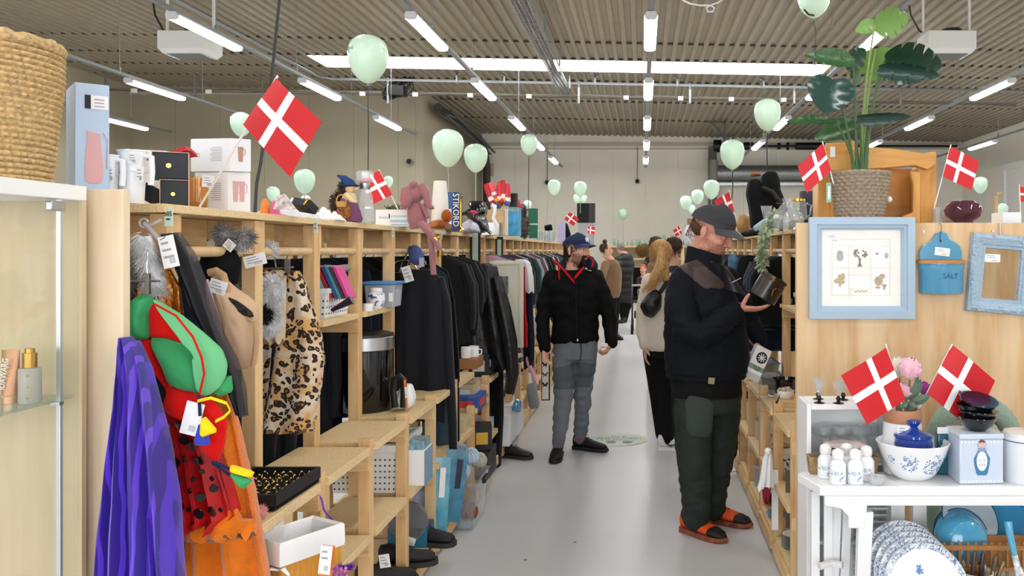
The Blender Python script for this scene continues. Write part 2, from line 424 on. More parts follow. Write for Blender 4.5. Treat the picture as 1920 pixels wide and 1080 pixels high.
for k,(dz,c)in enumerate(((0,'#6a655c'),(.03,'#8f897c'),(-.025,'#57534a'))):
 pts=[(x/4,19.95+.02*k,zr(x/4)+dz+.03*nz((x*.3,k*5,0)))for x in range(-52,36)]
 MB().tube(pts,.012,6).build('cable',mat('runcable%d'%k,c,.6),t)
for px in(252,392,680,779,882,992,1174,1276,1371,1469,1587):
 q=at(px,170+(px-250)*.0145,19.9);MB().bb(q.x-.06,q.x+.06,19.84,19.92,q.z-.045,q.z+.045).build('junction_box',M_white,t,bevel=.008)
for px in(194,363,726,1085,1294,1490,1690):
 q=at(px,185,19.75);MB().bb(q.x-.025,q.x+.025,19.8,19.83,q.z-.1,zc(q.x)-.1).build('drop_channel',M_galv,t)
q=at(935,203,19.6);
def heater(x,y,label):
 t=thing('unit_heater',label,'unit heater',(x,y,4.68),'white unit heaters under the roof')
 b=MB().bb(x-.37,x+.37,y-.27,y+.27,4.72,5.0);b.build('housing',mat('heater_white','#dcdcd8',.45),t,bevel=.01)
 b=MB();b.loft([[Vector((x+a*k,y+c*k,z))for a,c in((-.36,-.26),(.36,-.26),(.36,.26),(-.36,.26))]for k,z in((1,4.72),(.86,4.66))]);b.build('diffuser_hood',MATS['heater_white'],t)
 b=MB()
 for i in range(6):b.bb(x-.26,x+.26,y-.2+i*.075,y-.19+i*.075,4.648,4.662)
 b.build('grille',mat('heater_grille','#6a6a66',.5),t)
 MB().lathe([(.16,5.0),(.16,5.06),(.14,5.08)],(x+.08,y,0),20).build('fan',M_black,t)
 for sx in(-1,1):
  MB().bb(x+sx*.36-.015,x+sx*.36+.015,y-.02,y+.02,5.0,zc(x)+.02).build('bracket',MATS['heater_white'],t)
 MB().tube([(x-.3,y,5.0),(x-.42,y,5.06),(x-.55,y,5.3),(x-.6,y,5.6),(x-.9,y-.4,zc(x-.9))],.014,6).build('power_cable',M_black,t)
 return t
heater(-7.03,13.27,'white ceiling heater with grille above the seagrass basket, left')
heater(4.72,13.27,'white ceiling heater behind the palm leaves, right')
t=thing('duct_bundle','dark ventilation duct and cables along the recess wall corner','duct',(-5.5,25,3))
pts=[Vector((-5.38,22.4,5.4)),Vector((-5.38,24,5.4)),Vector((-5.38,26,5.35)),Vector((-5.38,29,5.15)),Vector((-5.38,29.5,4.5)),Vector((-5.38,29.5,2.0))]
MB().tube(pts,.12,10).build('duct',mat('duct_dark','#3a3732',.5),t)
for k in range(4):
 MB().tube([p+Vector((.16+.07*k,-.1,.04*k-.25+.1*sin(k*3+i)))for i,p in enumerate(pts[:4])],.035,6).build('cable',MATS['duct_dark'],t)
MB().tube([at(907,300,29.6),at(908,303,29.6),at(908,330,29.6),at(908,440,29.6)],.05,8).build('pipe',mat('pipe_grey','#8a867c',.5),t)
q=at(917,318,29.8);MB().bb(q.x-.14,q.x+.14,29.6,29.9,q.z-.2,q.z+.2).build('control_box',mat('ctrl','#b5ab80',.5),t)
b=MB()
for k in range(9):
 a=k*.7;b.tube([at(746,166,19.9)+Vector((.32*cos(s)*(1+.1*sin(k)),.1*sin(k*2),.25*sin(s+.3*k)*(.7+.05*k)))for s in[a+j*.5 for j in range(13)]],.014,5)
b.bb(*[at(746,172,19.9)[i]+s for i in range(3)for s in(-.18 if i!=2 else-.1,.18 if i!=2 else .12)])
tag(b.build('cable_coil',M_black),'coil of black cable bundled on the cable run at the ceiling corner','cable coil')
for i,(px,py,D,lab)in enumerate(((768,303,21.9,'small dark dome camera on the left back wall'),(1026,342,29.9,'small dark dome camera on the back wall behind the balloons'),(1195,340,29.9,'small dark dome camera high on the back wall over the aisle'),(1369,345,29.9,'white dome camera below the roller shutter'))):
 q=at(px,py,D);t=thing('security_camera',lab,'security camera',q,'dome cameras on the walls')
 MB().tube([q+Vector((0,.1,0)),q+Vector((0,-.04,0))],.085,12).build('mount',M_white if i==3 else mat('cam_grey','#8c887e',.5),t)
 MB().ball(q+Vector((0,-.06,0)),.065,12,8).build('dome',M_white if i==3 else M_black,t)
 if i in(1,2):MB().bb(q.x-.01,q.x+.01,D+.05,D+.09,q.z,5.3).build('conduit',mat('cam_grey','#8c887e',.5),t)
t=thing('roller_shutter','silver rolled-up shutter door high on the back wall, right of the aisle','shutter',at(1420,350,29.6))
p0,p1=at(1342,325,29.5),at(1640,325,29.5)
MB().tube([p0,p1],.28,20).build('curtain_roll',M_galv,t)
MB().bb(p0.x,p1.x,29.4,29.6,at(0,348,29.5).z,at(0,343,29.5).z).build('bottom_rail',M_steel,t)
MB().bb(p0.x,p1.x,29.5,29.75,at(0,338,29.5).z,at(0,334,29.5).z).build('guide',mat('shutter_dark','#55554f',.5),t)
q=at(1336,0,29.6)
MB().bb(q.x-.14,q.x+.14,29.5,29.8,0,at(0,275,29.6).z).build('side_channel',mat('shutter_dark','#55554f',.5),t)
MB().tube([at(1338,300,29.3),at(1338,345,29.3)],.15,12).build('motor',mat('pipe_grey','#8a867c',.5),t)
t=thing('shutter_shaft','black drive shaft with bearings above the roller shutter','drive shaft',at(1480,272,29.6))
MB().tube([at(1340,274,29.6),at(1795,274,29.6)],.04,8).build('shaft',M_black,t)
for a,c,r in((1395,1412,.14),(1492,1560,.13),(1338,1352,.22),(1458,1463,.12),(1475,1479,.14)):MB().tube([at(a,274,29.6),at(c,274,29.6)],r,10).build('sleeve',M_black,t)
for px,py,D in((1342,228,26),(1358,243,29)):
 q=at(px+12,py,D);b=MB();s=.035
 b.bb(q.x-.45,q.x+.1,D,D+.05,q.z-s,q.z+s).bb(q.x+.05,q.x+.12,D,D+.05,q.z-.9,q.z);b.tube([(q.x-.3,D,q.z-.05),(q.x+.08,D,q.z-.55)],.025,6)
 b.tube([(q.x+.08,D,q.z),(q.x+.08,D,zc(q.x)+.02)],.02,6)
 tag(b.build('wall_bracket',mat('shutter_dark','#55554f',.5)),'angled steel bracket hung over the shutter, %s'%('the nearer one' if D==26 else 'the lower one by the back wall'),'bracket','steel brackets by the shutter')
q0,q1=at(1858,0,26.4),at(1905,0,25.6)
struct(MB().bb(XR-.12,XR,24.9,25.1,0,4.1).bb(XR-.12,XR,26.3,26.5,0,4.1).bb(XR-.12,XR,24.9,26.5,4.1,4.3).bb(XR-.05,XR,25.1,26.3,0,4.1),'door_1',mat('door_frame_white','#e6e4de',.5))
# timber shelving
def bay(side,y,L,label,xs,first=.852,second=.499,mid=None,lower=True,near=True,far=True,rod=True,group=None,ptop=None,post=True):
 """one unit of the run: near-end frame + boards reaching to the next frame. xs=(lower front, upper front, back)"""
 xl,xu,xb=xs;s=1 if side=='L' else-1
 t=thing('shelving_unit',label,'shelving unit',((xu+xb)/2,y,0),group)
 y-=.03
 def B(name,x0,x1,y0,y1,z0,z1,m,bev=.002):
  return MB().bb(x0,x1,y+y0,y+y1,z0,z1).build(name,m,t,bevel=bev)
 B('post',xu,xu-s*.048,0.03,.09,0,1.744,M_pine)
 B('post',xb,xb+s*.048,0.03,.09,0,1.744,M_pine)
 B('top_board',xb-s*.02,xu+s*.014,.0,L-.002,1.746,1.77,M_board)
 B('apron',xu-s*.15,xu-s*.17,.09,L,1.655,1.745,M_pineY)
 B('bracket',xu-s*.004,xu-s*.03,.092,.114,1.65,1.745,M_pine)
 B('bracket',xu-s*.15,xb+s*.05,.04,.08,1.68,1.744,M_pineX)
 if rod:MB().tube([(xu-s*.024,y+.001,1.637),(xu-s*.024,y+L-.001,1.637)],.0165,12).build('hanging_rod',mat('dowel','#d9b98c',.5,var=(20,.1)),t)
 if mid:
  B('shelf_board',xb+s*.0,xu+s*.014,.092,L,mid-.026,mid,M_board)
  B('rail',xb+s*.05,xu+s*.01,0.005,.029,mid-.09,mid-.027,M_pineX)
 if lower:
  pt=ptop or first+.022
  if near:B('lower_post',xl,xl-s*.05,.03,.075,0,pt,M_pine)
  B('shelf_board',xl+s*.012,xu-s*.05,.077,L-.005,first-.032,first,M_board)
  if near:B('rail',xl+s*.004,xu-s*.05,0,.029,first-.1,first-.034,M_pineX)
  if second:
   B('shelf_board',xl+s*.012,xu-s*.05,.077,L-.005,second-.032,second,M_board)
   if near:B('rail',xl+s*.004,xu-s*.05,0,.029,second-.092,second-.034,M_pineX)
  B('base_board',xl+s*.0,xb+s*.05,.077,L-.005,.10,.125,M_board)
  B('base_rail',xl+s*.014,xl-s*.03,.077,L-.002,.03,.099,M_pineY)
 return t
LXS=(-1.105,-1.33,-1.9);PITCH=.53
LD=[2.93+PITCH*k for k in range(20)]
NM=['second','third','fourth','fifth','sixth','seventh','eighth','ninth','tenth','eleventh','twelfth','thirteenth','fourteenth','fifteenth','sixteenth','seventeenth','eighteenth','nineteenth','twentieth','twenty-first']
bay('L',2.385,.545,'short pine shelving unit right behind the plywood end panel, left of the aisle',LXS,group='pine shelving left of the aisle',first=.852,second=.499,near=False)
for k,y in enumerate(LD):
 low=dict(first=.852,second=.499)if k<5 else dict(first=.60 if k%2 else .72,second=.3)
 bay('L',y,PITCH,'%s pine shelving unit from the plywood end panel, left of the aisle'%NM[k],LXS,mid=1.35 if k in(1,2,6,11)else None,group='pine shelving left of the aisle',**low)
for k in range(6):bay('L',13.56+1.5*k,1.5,'%s long pine shelving unit at the far end of the left run'%['first','second','third','fourth','fifth','sixth'][k],LXS,first=.6,second=.3,group='pine shelving left of the aisle')
for k in range(3):bay('R',4.12+.9*k,.9,'pine shelving unit hidden behind the picture panel, %s of three'%['first','second','third'][k],(1.55,1.75,2.9),lower=False,rod=False,group='pine shelving behind the picture panel')
RXS=(.702,.93,1.5);RP=.54
RD=[4.02+RP*k for k in range(18)]
for k,y in enumerate(RD):
 bay('R',y,RP,'%s pine shelving unit behind the picture panel, right of the aisle'%(['first']+NM)[k],RXS,first=.782,second=.42,mid=1.285 if k in(1,2,3,4,8)else None,group='pine shelving right of the aisle',ptop=.83)
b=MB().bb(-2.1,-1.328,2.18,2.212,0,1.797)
tag(b.build('end_panel',wood('lit_ply','#f4e0c1','#d6b384','z',2.6,.5,2.2),bevel=.002),'plywood end panel beside the glass showcase, left','panel')  # lighter copy of the birch ply, window light worked into its colour
b=MB().bb(.715,2.9,3.965,4.0,0,1.77)
tag(b.build('end_panel',M_ply,bevel=.002),'wide plywood panel the blue picture and mirror hang on','panel')
M_sign=mat('sign_green','#c9dccb',.6)
for px,py,D,w,h,lab,tx in((317,406,2.37,15,37,'pale green section sign on the first shelf post, below the black gift boxes','505'),(592,424,3.42,7,26,'pale green section sign on a shelf post, below the witch doll','0'),(737,436,4.48,4,17,'small pale green section sign on a post below the long white box','1'),(828,441,5.54,3,14,'small pale green section sign on a post below the brown plush','1')):
 q=at(px,py,D);a,c=w*D/F/2,h*D/F/2
 t=thing('section_sign',lab,'sign',q,'section signs on the posts')
 MB().bb(q.x-a,q.x+a,D-.004,D,q.z-c,q.z+c).build('card',M_sign,t)
 put_text(tx,.019 if w>9 else .014,q+Vector((0,-.006,c*.25)),X3,Z3,M_dark,t,sx=.8,name='number')
 MB().bb(q.x-a*.5,q.x+a*.5,D-.0055,D-.004,q.z-c*.35,q.z-c*.2).build('printed_bar',M_dark,t)
for px,py,D,s,lab in((891,470,6.6,1,'black framed pale green sign card hanging at the left shelves, nearer one'),(936,472,7.7,.8,'black framed pale green sign card hanging at the left shelves, farther one')):
 q=at(px,py,D);t=thing('sign_frame',lab,'sign',q,'black framed section cards');w,h=.03*s+.01,.17*s
 MB().bb(q.x-w,q.x+w,D,D+.012,q.z-h,q.z+h).build('frame',M_black,t)
 MB().bb(q.x-w*.55,q.x+w*.55,D-.003,D,q.z-h*.8,q.z+h*.8).build('card',M_sign,t)
 MB().tube([(q.x,D+.006,q.z+h),(q.x,D+.006,1.757)],.004,5).build('hanger_cord',M_black,t)
# cloth and label helpers
def garment(mb,D,rows,th=.04,nf=7,amp=.18,n=44,ph=0,flat=2.0,drop=None):
 """hanging cloth: rows (py, xl, xr) in the photograph's frame at depth D; folds deepen downwards"""
 rings=[];R=len(rows)
 rr=[]
 for i in range(R-1):
  for k in range(4):
   f=k/4;a,c=rows[i],rows[i+1];rr.append([a[j]*(1-f)+c[j]*f for j in range(3)])
 rr.append(list(rows[-1]));N=len(rr)
 for i,(py,xl,xr)in enumerate(rr):
  p0,p1=at(xl,py,D),at(xr,py,D);c=(p0+p1)/2;hw=(p1.x-p0.x)/2;q=[];g=i/(N-1)
  t0=th*min(1,.5+g*.8)
  for j in range(n):
   a=2*pi*j/n;ca,sa=cos(a),sin(a)
   x=hw*math.copysign(abs(ca)**(2/flat*1.0),ca)
   rip=amp*min(t0*2,.12)*(.25+.75*g)*sin(nf*x/hw*1.6+ph+1.3*g+.6*sin(3*g+ph))
   jit=.006*nz((x*9,py*.012,ph))
   y=t0*math.copysign(abs(sa)**.7,sa)+rip+jit
   q.append(Vector((c.x+x,D+y,c.z+.012*sin(j*1.1+ph)*(1 if i==N-1 else 0))))
  rings.append(q)
 return mb.loft(rings)
def puff(mb,poly,D,bulge=.03,back=.01,steps=5,tilt=(0,0)):
 """cushiony patch with the given outline (pixels at depth D), swelling towards the viewer"""
 P=[at(x,y,D)for x,y in poly]
 Q=[]
 for i in range(len(P)):
  a,c=P[i],P[(i+1)%len(P)]
  Q+=[a*.85+c*.15,a*.5+c*.5,a*.15+c*.85]
 cen=sum(Q,Vector())/len(Q);rings=[]
 for k in range(steps):
  s=1-k/(steps);dy=-bulge*sqrt(1-s*s)
  rings.append([cen+(p-cen)*s+Vector((0,dy+.12*bulge*nz(((p.x)*14,k*.7,p.z*14)),0))for p in Q])
 mb.loft(rings[::-1],True)
 k0=len(mb.v);mb.v+=[p+Vector((0,back,0))for p in rings[0]];mb.f.append([k0+i for i in range(len(Q))]);mb.m.append(mb.mi)
 n=len(Q);base=k0-n
 for i in range(n):
  j=(i+1)%n;mb.f.append([base+i,base+j,k0+j,k0+i]);mb.m.append(mb.mi)
 return mb
def fur(mb,pts,L,r=.004,seed=1,droop=.3):
 """tufts: pts = list of (point, normal)"""
 rng=random.Random(seed)
 for p,n in pts:
  d=(Vector(n).normalized()+Vector((rng.uniform(-.5,.5),rng.uniform(-.5,.5),rng.uniform(-.5,.5)-droop))).normalized()
  l=L*rng.uniform(.6,1.2);u=d.orthogonal().normalized()*r;w=d.cross(u)
  k=len(mb.v);p=Vector(p)
  mb.v+=[p+u,p-u*.5+w*.87,p-u*.5-w*.87,p+d*l]
  mb.f+=[[k,k+1,k+3],[k+1,k+2,k+3],[k+2,k,k+3]];mb.m+=[mb.mi]*3
 return mb
def furball(mb,c,r,n,L,seed=1,rr=.004,droop=.2):
 rng=random.Random(seed);r=(r,r,r)if not isinstance(r,tuple)else r;pts=[]
 for i in range(n):
  d=Vector((rng.gauss(0,1),rng.gauss(0,1),rng.gauss(0,1))).normalized()
  pts.append((Vector(c)+Vector((d.x*r[0],d.y*r[1],d.z*r[2])),d))
 mb.ball(c,tuple(x*.97 for x in r),12,8);return fur(mb,pts,L,rr,seed,droop)
M_tag=mat('tag_card','#f3f4f6',.6)
def price_tag(px,py,D,w,h,rot=0,label=None,parent=None,y=None,string=None,lines=3,name='price_tag'):
 """white printed card; a part when parent is given"""
 q=at(px,py,D);a,c=w*D/F,h*D/F;cr,sr=cos(rot),sin(rot)
 u=Vector((cr,0,-sr));v=Vector((sr,0,cr))
 b=MB();b.prism([(-a/2,-c/2),(a/2,-c/2),(a/2,c/2),(-a/2,c/2)],q,u,v,(0,.0012,0))
 b.mat(1)
 for k in range(lines):
  z=c*(.25-.22*k);b.prism([(-a*.36,z),(a*(.1+.2*((k*7)%3)/2),z),(a*(.1+.2*((k*7)%3)/2),z+c*.07),(-a*.36,z+c*.07)],q+Vector((0,-.0006,0)),u,v,(0,.0005,0))
 for k in range(7):
  x=-a*.05+a*.055*k;b.prism([(x,-c*.38),(x+a*.025,-c*.38),(x+a*.025,-c*.2),(x,-c*.2)],q+Vector((0,-.0006,0)),u,v,(0,.0005,0))
 if string:b.mat(2).tube([q+v*c*.5,(q+v*c*.5+string)/2+Vector((.004,0,0)),string],.0012,5)
 if parent is None:
  o=b.build(name,[M_tag,M_ink,M_black]);return tag(o,label,'price tag','white price tags')
 return b.build(name,[M_tag,M_ink,M_black],parent)
def hanger(t,x,D,z=1.637,w=.2,m=None,hook=True,drop=.05):
 """coat hanger whose hook sits over the rod, in the plane y = D"""
 b=MB()
 if hook:b.tube([(x+.018*cos(a),D,z+.018*sin(a))for a in[pi*1.0-pi*k/8 for k in range(9)]]+[(x+.018,D,z-.01),(x,D,z-drop)],.0022,6)
 b.tube([(x-w,D,z-drop-.07),(x-.05,D,z-drop-.01),(x,D,z-drop),(x+.05,D,z-drop-.01),(x+w,D,z-drop-.07),(x-w,D,z-drop-.075)],.004,6)
 return b.build('hanger',m or M_chrome,t)
# special fabrics
def tex_nodes(name,rough=.8):
 m=bpy.data.materials.new(name);m.use_nodes=True;nt=m.node_tree;b=nt.nodes['Principled BSDF'];b.inputs['Roughness'].default_value=rough
 tc=nt.nodes.new('ShaderNodeTexCoord');MATS[name]=m;return m,nt,b,tc
def ramp(nt,src,stops,interp='LINEAR'):
 r=nt.nodes.new('ShaderNodeValToRGB');r.color_ramp.interpolation=interp;e=r.color_ramp.elements
 e[0].position,e[0].color=stops[0][0],(*hexc(stops[0][1]),1);e[1].position,e[1].color=stops[1][0],(*hexc(stops[1][1]),1)
 for p,c in stops[2:]:q=e.new(p);q.color=(*hexc(c),1)
 nt.links.new(src,r.inputs[0]);return r
def leopard():
 m,nt,b,tc=tex_nodes('leopard_fur',.85)
 n=nt.nodes.new('ShaderNodeTexNoise');n.inputs['Scale'].default_value=14;nt.links.new(tc.outputs['Object'],n.inputs['Vector'])
 mx=nt.nodes.new('ShaderNodeMix');mx.data_type='RGBA';mx.blend_type='LINEAR_LIGHT';mx.inputs[0].default_value=.035
 nt.links.new(tc.outputs['Object'],mx.inputs[6]);nt.links.new(n.outputs['Color'],mx.inputs[7])
 v=nt.nodes.new('ShaderNodeTexVoronoi');v.inputs['Scale'].default_value=40;nt.links.new(mx.outputs[2],v.inputs['Vector'])
 n2=nt.nodes.new('ShaderNodeTexNoise');n2.inputs['Scale'].default_value=60;nt.links.new(tc.outputs['Object'],n2.inputs['Vector'])
 ad=nt.nodes.new('ShaderNodeMath');ad.operation='MULTIPLY_ADD';ad.inputs[1].default_value=.35;ad.inputs[2].default_value=-.17
 nt.links.new(n2.outputs['Fac'],ad.inputs[0]);a2=nt.nodes.new('ShaderNodeMath');nt.links.new(v.outputs['Distance'],a2.inputs[0]);nt.links.new(ad.outputs[0],a2.inputs[1])
 r=ramp(nt,a2.outputs[0],[(0,'#a87a44'),(.14,'#8a5a2c'),(.22,'#241713'),(.46,'#2a1a14')])
 q=ramp(nt,n.outputs['Fac'],[(.35,'#e6dccd'),(.62,'#d5a767')])
 m2=nt.nodes.new('ShaderNodeMix');m2.data_type='RGBA';g=nt.nodes.new('ShaderNodeMath');g.operation='GREATER_THAN';g.inputs[1].default_value=.46
 nt.links.new(a2.outputs[0],g.inputs[0]);nt.links.new(g.outputs[0],m2.inputs[0]);nt.links.new(r.outputs[0],m2.inputs[6]);nt.links.new(q.outputs[0],m2.inputs[7])
 nt.links.new(m2.outputs[2],b.inputs['Base Color'])
 bp=nt.nodes.new('ShaderNodeBump');bp.inputs['Strength'].default_value=.6;bp.inputs['Distance'].default_value=.006
 n3=nt.nodes.new('ShaderNodeTexNoise');n3.inputs['Scale'].default_value=130;nt.links.new(tc.outputs['Object'],n3.inputs['Vector']);nt.links.new(n3.outputs['Fac'],bp.inputs['Height']);nt.links.new(bp.outputs[0],b.inputs['Normal'])
 return m
M_leo=leopard()
def striped(name,c1,c2,scale,rough=.45,alpha=1,axis=0,sheen=.3):
 m,nt,b,tc=tex_nodes(name,rough)
 n=nt.nodes.new('ShaderNodeTexNoise');n.inputs['Scale'].default_value=3;nt.links.new(tc.outputs['Object'],n.inputs['Vector'])
 sp=nt.nodes.new('ShaderNodeSeparateXYZ');nt.links.new(tc.outputs['Object'],sp.inputs[0])
 a=nt.nodes.new('ShaderNodeMath');a.operation='MULTIPLY_ADD';a.inputs[1].default_value=.05;nt.links.new(n.outputs['Fac'],a.inputs[0]);nt.links.new(sp.outputs[axis],a.inputs[2])
 s=nt.nodes.new('ShaderNodeMath');s.operation='MULTIPLY';s.inputs[1].default_value=scale;nt.links.new(a.outputs[0],s.inputs[0])
 si=nt.nodes.new('ShaderNodeMath');si.operation='SINE';nt.links.new(s.outputs[0],si.inputs[0])
 r=ramp(nt,si.outputs[0],[(.42,c1),(.5,c2)]);nt.links.new(r.outputs[0],b.inputs['Base Color'])
 b.inputs['Alpha'].default_value=alpha;b.inputs['Sheen Weight'].default_value=sheen
 return m
M_purple=striped('purple_stripe','#2a0c8c','#5f38d2',330)
M_purple2=striped('purple_sheer','#280a86','#4a22bd',200,axis=0)
def cloth_mat(name,c,**k):
 return mat(name,c,.85,bump=(90,.35,.004),sheen=.15,**k)
M_green=cloth_mat('felt_green','#3f9e63');M_greenL=cloth_mat('felt_green_light','#6fbf86');M_fred=cloth_mat('felt_red','#d3120f')
M_orange=mat('fleece_orange','#dc7318',.95,bump=(160,.8,.006),sheen=.5,var=(25,.12))
M_copper=mat('copper_foil','#b06a20',.3,.7,bump=(45,.9,.01))
M_veil=mat('black_veil','#17171a',.6,alpha=.82,bump=(20,.3,.01));M_veil2=mat('black_veil_thin','#35353a',.6,alpha=.5)
M_tulle=mat('red_tulle','#b30d14',.5,alpha=.88,bump=(40,.4,.006),var=(10,.35))
M_beige=cloth_mat('beige_felt','#c9a98a');M_pinkknit=mat('pink_knit','#d8b0b4',.9,bump=(60,.8,.006));M_grey=cloth_mat('grey_felt','#70737a')
M_furgrey=mat('fur_grey','#8c8a8a',.9,var=(20,.6));M_furwhite=mat('fur_white','#d5d5d8',.9,var=(30,.3));M_furblack=mat('fur_black','#1b1a1c',.9)
M_yellow=cloth_mat('felt_yellow','#f0d720');M_blue=cloth_mat('felt_blue','#3848b8');M_navycord=mat('cord_navy','#1c2c48',.8)
# costumes on the nearest rail
def G(name,label,cat,D,rows,m,th=.05,nf=7,amp=.2,ph=0,group='costumes on the nearest rail',part='cloth',**k):
 t=thing(name,label,cat,at(rows[0][1]/2+rows[0][2]/2,rows[-1][0],D),group)
 b=MB();garment(b,D,rows,th,nf,amp,ph=ph,**k);b.build(part,m,t);return t
t=G('purple_dress','shiny purple striped satin costume hanging against the plywood panel edge','costume',2.13,[(632,229,240),(650,228,252),(672,228,264),(700,229,274),(760,226,284),(850,214,296),(950,204,306),(1040,196,314),(1110,192,318)],M_purple,.05,6,.25)
b=MB();garment(b,2.15,[(640,240,258),(690,258,280),(760,264,296),(850,276,316),(950,284,327),(1040,294,333),(1110,298,336)],.04,4,.25,ph=2);b.build('sheer_layer',M_purple2,t)
t=G('orange_costume','fuzzy orange fleece costume hanging below the red tulle skirt','costume',2.411,[(690,395,415),(740,396,428),(800,400,446),(860,392,458),(920,372,476),(1000,348,490),(1080,350,503),(1130,350,508)],M_orange,.05,5,.3,1)
b=MB();garment(b,2.31,[(955,335,445),(985,338,458),(1006,345,440)],.035,5,.2,ph=.5);garment(b,2.32,[(975,400,478),(1000,405,482)],.03,3,.2);b.build('fold_over_hem',M_orange,t)
t=G('tulle_skirt','red tulle skirt with black dots hanging over the orange costume','costume',2.306,[(735,285,330),(770,284,372),(820,292,396),(870,298,416),(920,306,432),(965,316,442),(985,322,420)],M_tulle,.05,9,.3,.4)
rng=random.Random(3)
for i in range(30):
 b=MB();r_,c_=divmod(i,5);f=(r_+.5)/6;py=782+190*f+rng.uniform(-9,9);xl,xr=292+24*f,368+62*f;px=xl+(xr-xl)*((c_+.5+.3*(r_%2))/5.4)+rng.uniform(-5,5);q=at(px,py,2.232-.0*f);r=rng.choice((.007,.009,.012,.015))
 b.tube([q,q+Vector((rng.uniform(-.002,.002),.003,.001))],r,12);b.build('black_dot',mat('dot_black','#17090b',.3),t)
b=MB();garment(b,2.341,[(780,287,400),(850,300,408),(900,305,420),(950,318,430)],.03,7,.25,ph=3);b.build('lining',mat('dark_red_lining','#6e0a10',.8),t)
t=thing('jester_hood','green and red felt jester hood with tassels clipped above the purple costume','costume',at(330,860,2.288),'costumes on the nearest rail')
D0=2.275
b=MB();puff(b,[(240,573),(262,551),(284,556),(284,575),(278,595),(279,634),(245,642),(234,600)],D0,.045);b.build('green_quarter',M_green,t)
b=MB();puff(b,[(277,566),(290,566),(325,605),(362,646),(366,660),(330,640),(279,634),(277,600)],D0+.01,.02);b.build('red_quarter',M_fred,t)
b=MB();puff(b,[(279,634),(310,634),(345,645),(366,662),(382,692),(380,720),(370,738),(340,733),(318,721),(301,680)],D0-.005,.04);b.build('green_quarter',M_green,t)
b=MB();puff(b,[(245,642),(279,635),(300,678),(317,722),(314,752),(298,705),(268,674)],D0+.005,.03);b.build('red_quarter',M_fred,t)
b=MB();puff(b,[(286,562),(292,563),(333,587),(383,627),(414,655),(424,682),(421,705),(409,728),(388,743),(372,740),(384,715),(386,692),(366,648),(325,602)],D0-.02,.03,.01,6);b.build('light_green_brim',M_greenL,t)
b=MB();puff(b,[(300,745),(318,722),(372,740),(398,752),(425,790),(418,840),(404,868),(388,850),(378,800),(340,780),(308,770)],2.262,.035);b.build('red_point',M_fred,t)
b=MB();puff(b,[(396,738),(430,700),(434,735),(412,744)],2.288,.02);b.build('green_point',M_green,t)
b=MB();puff(b,[(276,690),(310,735),(306,770),(280,785),(272,740)],2.244,.025);b.build('black_point',M_blackcloth,t)
b=MB();e=[at(290,570,2.226),at(330,592,2.218),at(362,632,2.213),at(378,670,2.213),at(383,700,2.213),at(374,740,2.222)];b.tube(e,.003,6);b.build('red_piping',M_fred,t)
MB().tube([at(372,740,2.209),at(374,758,2.200),at(375,780,2.200)],.004,6).build('cord',M_navycord,t)
b=MB();b.tube([at(398,866,2.218),at(415,872,2.209),at(440,884,2.200)],.004,6).tube([at(398,868,2.218),at(412,878,2.209),at(430,890,2.200)],.0035,6);b.build('cord',M_navycord,t)
for poly,m,D in(([(378,778),(407,810),(375,822)],M_yellow,2.191),([(374,790),(391,826),(390,836),(362,834)],M_blue,2.200),([(432,872),(475,886),(470,896),(430,884)],M_yellow,2.191),([(428,885),(473,902),(454,919)],M_green,2.182)):
 b=MB();puff(b,poly,D,.014);b.build('tassel',m,t)
b=MB();pts=[at(370,752,2.200),at(395,746,2.182),at(425,756,2.174),at(432,770,2.174),at(420,782,2.182),at(404,790,2.191)]
b.sheet(lambda u,v:pts[min(int(u*5),4)].lerp(pts[min(int(u*5)+1,5)],u*5-min(int(u*5),4))+Vector((0,0,(v-.5)*.008)),15,1,.001);b.build('ribbon',M_yellow,t)
price_tag(360,785,2.204,34,62,.25,parent=t,lines=0)
b=MB();q=at(277,530,2.262);b.bb(q.x-.006,q.x+.006,2.257,2.266,q.z-.03,q.z+.025);b.tube([at(232,527,2.279),at(300,527,2.279)],.003,6).tube([at(277,516,2.266),at(275,500,2.266),at(277,480,2.266),at(277,468,2.275)],.0025,6);b.build('clip_hanger',M_steel,t)
t=thing('black_veil','sheer black tulle veil hanging from a clear clip beside the plywood panel','costume',at(390,780,2.358),'costumes on the nearest rail')
L=[(303,440),(318,480),(345,540),(362,585),(385,625),(412,680),(432,735),(448,775)];R=[(338,436),(366,478),(384,530),(402,585),(416,630),(440,675),(455,725),(459,782)]
def path(P,v):
 i=min(int(v*(len(P)-1)),len(P)-2);f=v*(len(P)-1)-i;return(P[i][0]*(1-f)+P[i+1][0]*f,P[i][1]*(1-f)+P[i+1][1]*f)
def vs(u,v,D=2.358,a=.02,nf=2,p=0):
 l,r=path(L,v),path(R,v);q=at(l[0]*(1-u)+r[0]*u,l[1]*(1-u)+r[1]*u,D);q.y+=a*sin(u*nf*2*pi+2*v+p);return q
MB().sheet(lambda u,v:vs(u,v),40,24,.003).build('front_layer',M_veil2,t)
MB().sheet(lambda u,v:vs(u*.62,v,2.385,.02,3,1),32,20,.004).build('back_layer',M_veil,t)
b=MB();b.tube([at(270,418,2.341),at(280,428,2.341),at(296,446,2.341),at(312,452,2.341)],.006,8).tube([at(272,424,2.341),at(290,419,2.341),at(302,412,2.341)],.005,8).tube([at(270,418,2.341)+Vector((.012*cos(a),0,.012*sin(a)))for a in[k*.6 for k in range(11)]],.003,6)
b.build('clear_clip',mat('clear_plastic','#eef0ff',.1,trans=.7,ior=1.3),t)
price_tag(316,472,2.306,30,60,-.22,parent=t,string=at(300,450,2.306))
b=MB();garment(b,2.36,[(505,236,320),(540,230,342),(600,232,348),(640,238,330)],.03,6,.35)
tag(b.build('foil_costume',M_copper,None,smooth=25),'crinkled copper foil costume between the boas and the jester hood','costume','costumes on the nearest rail')
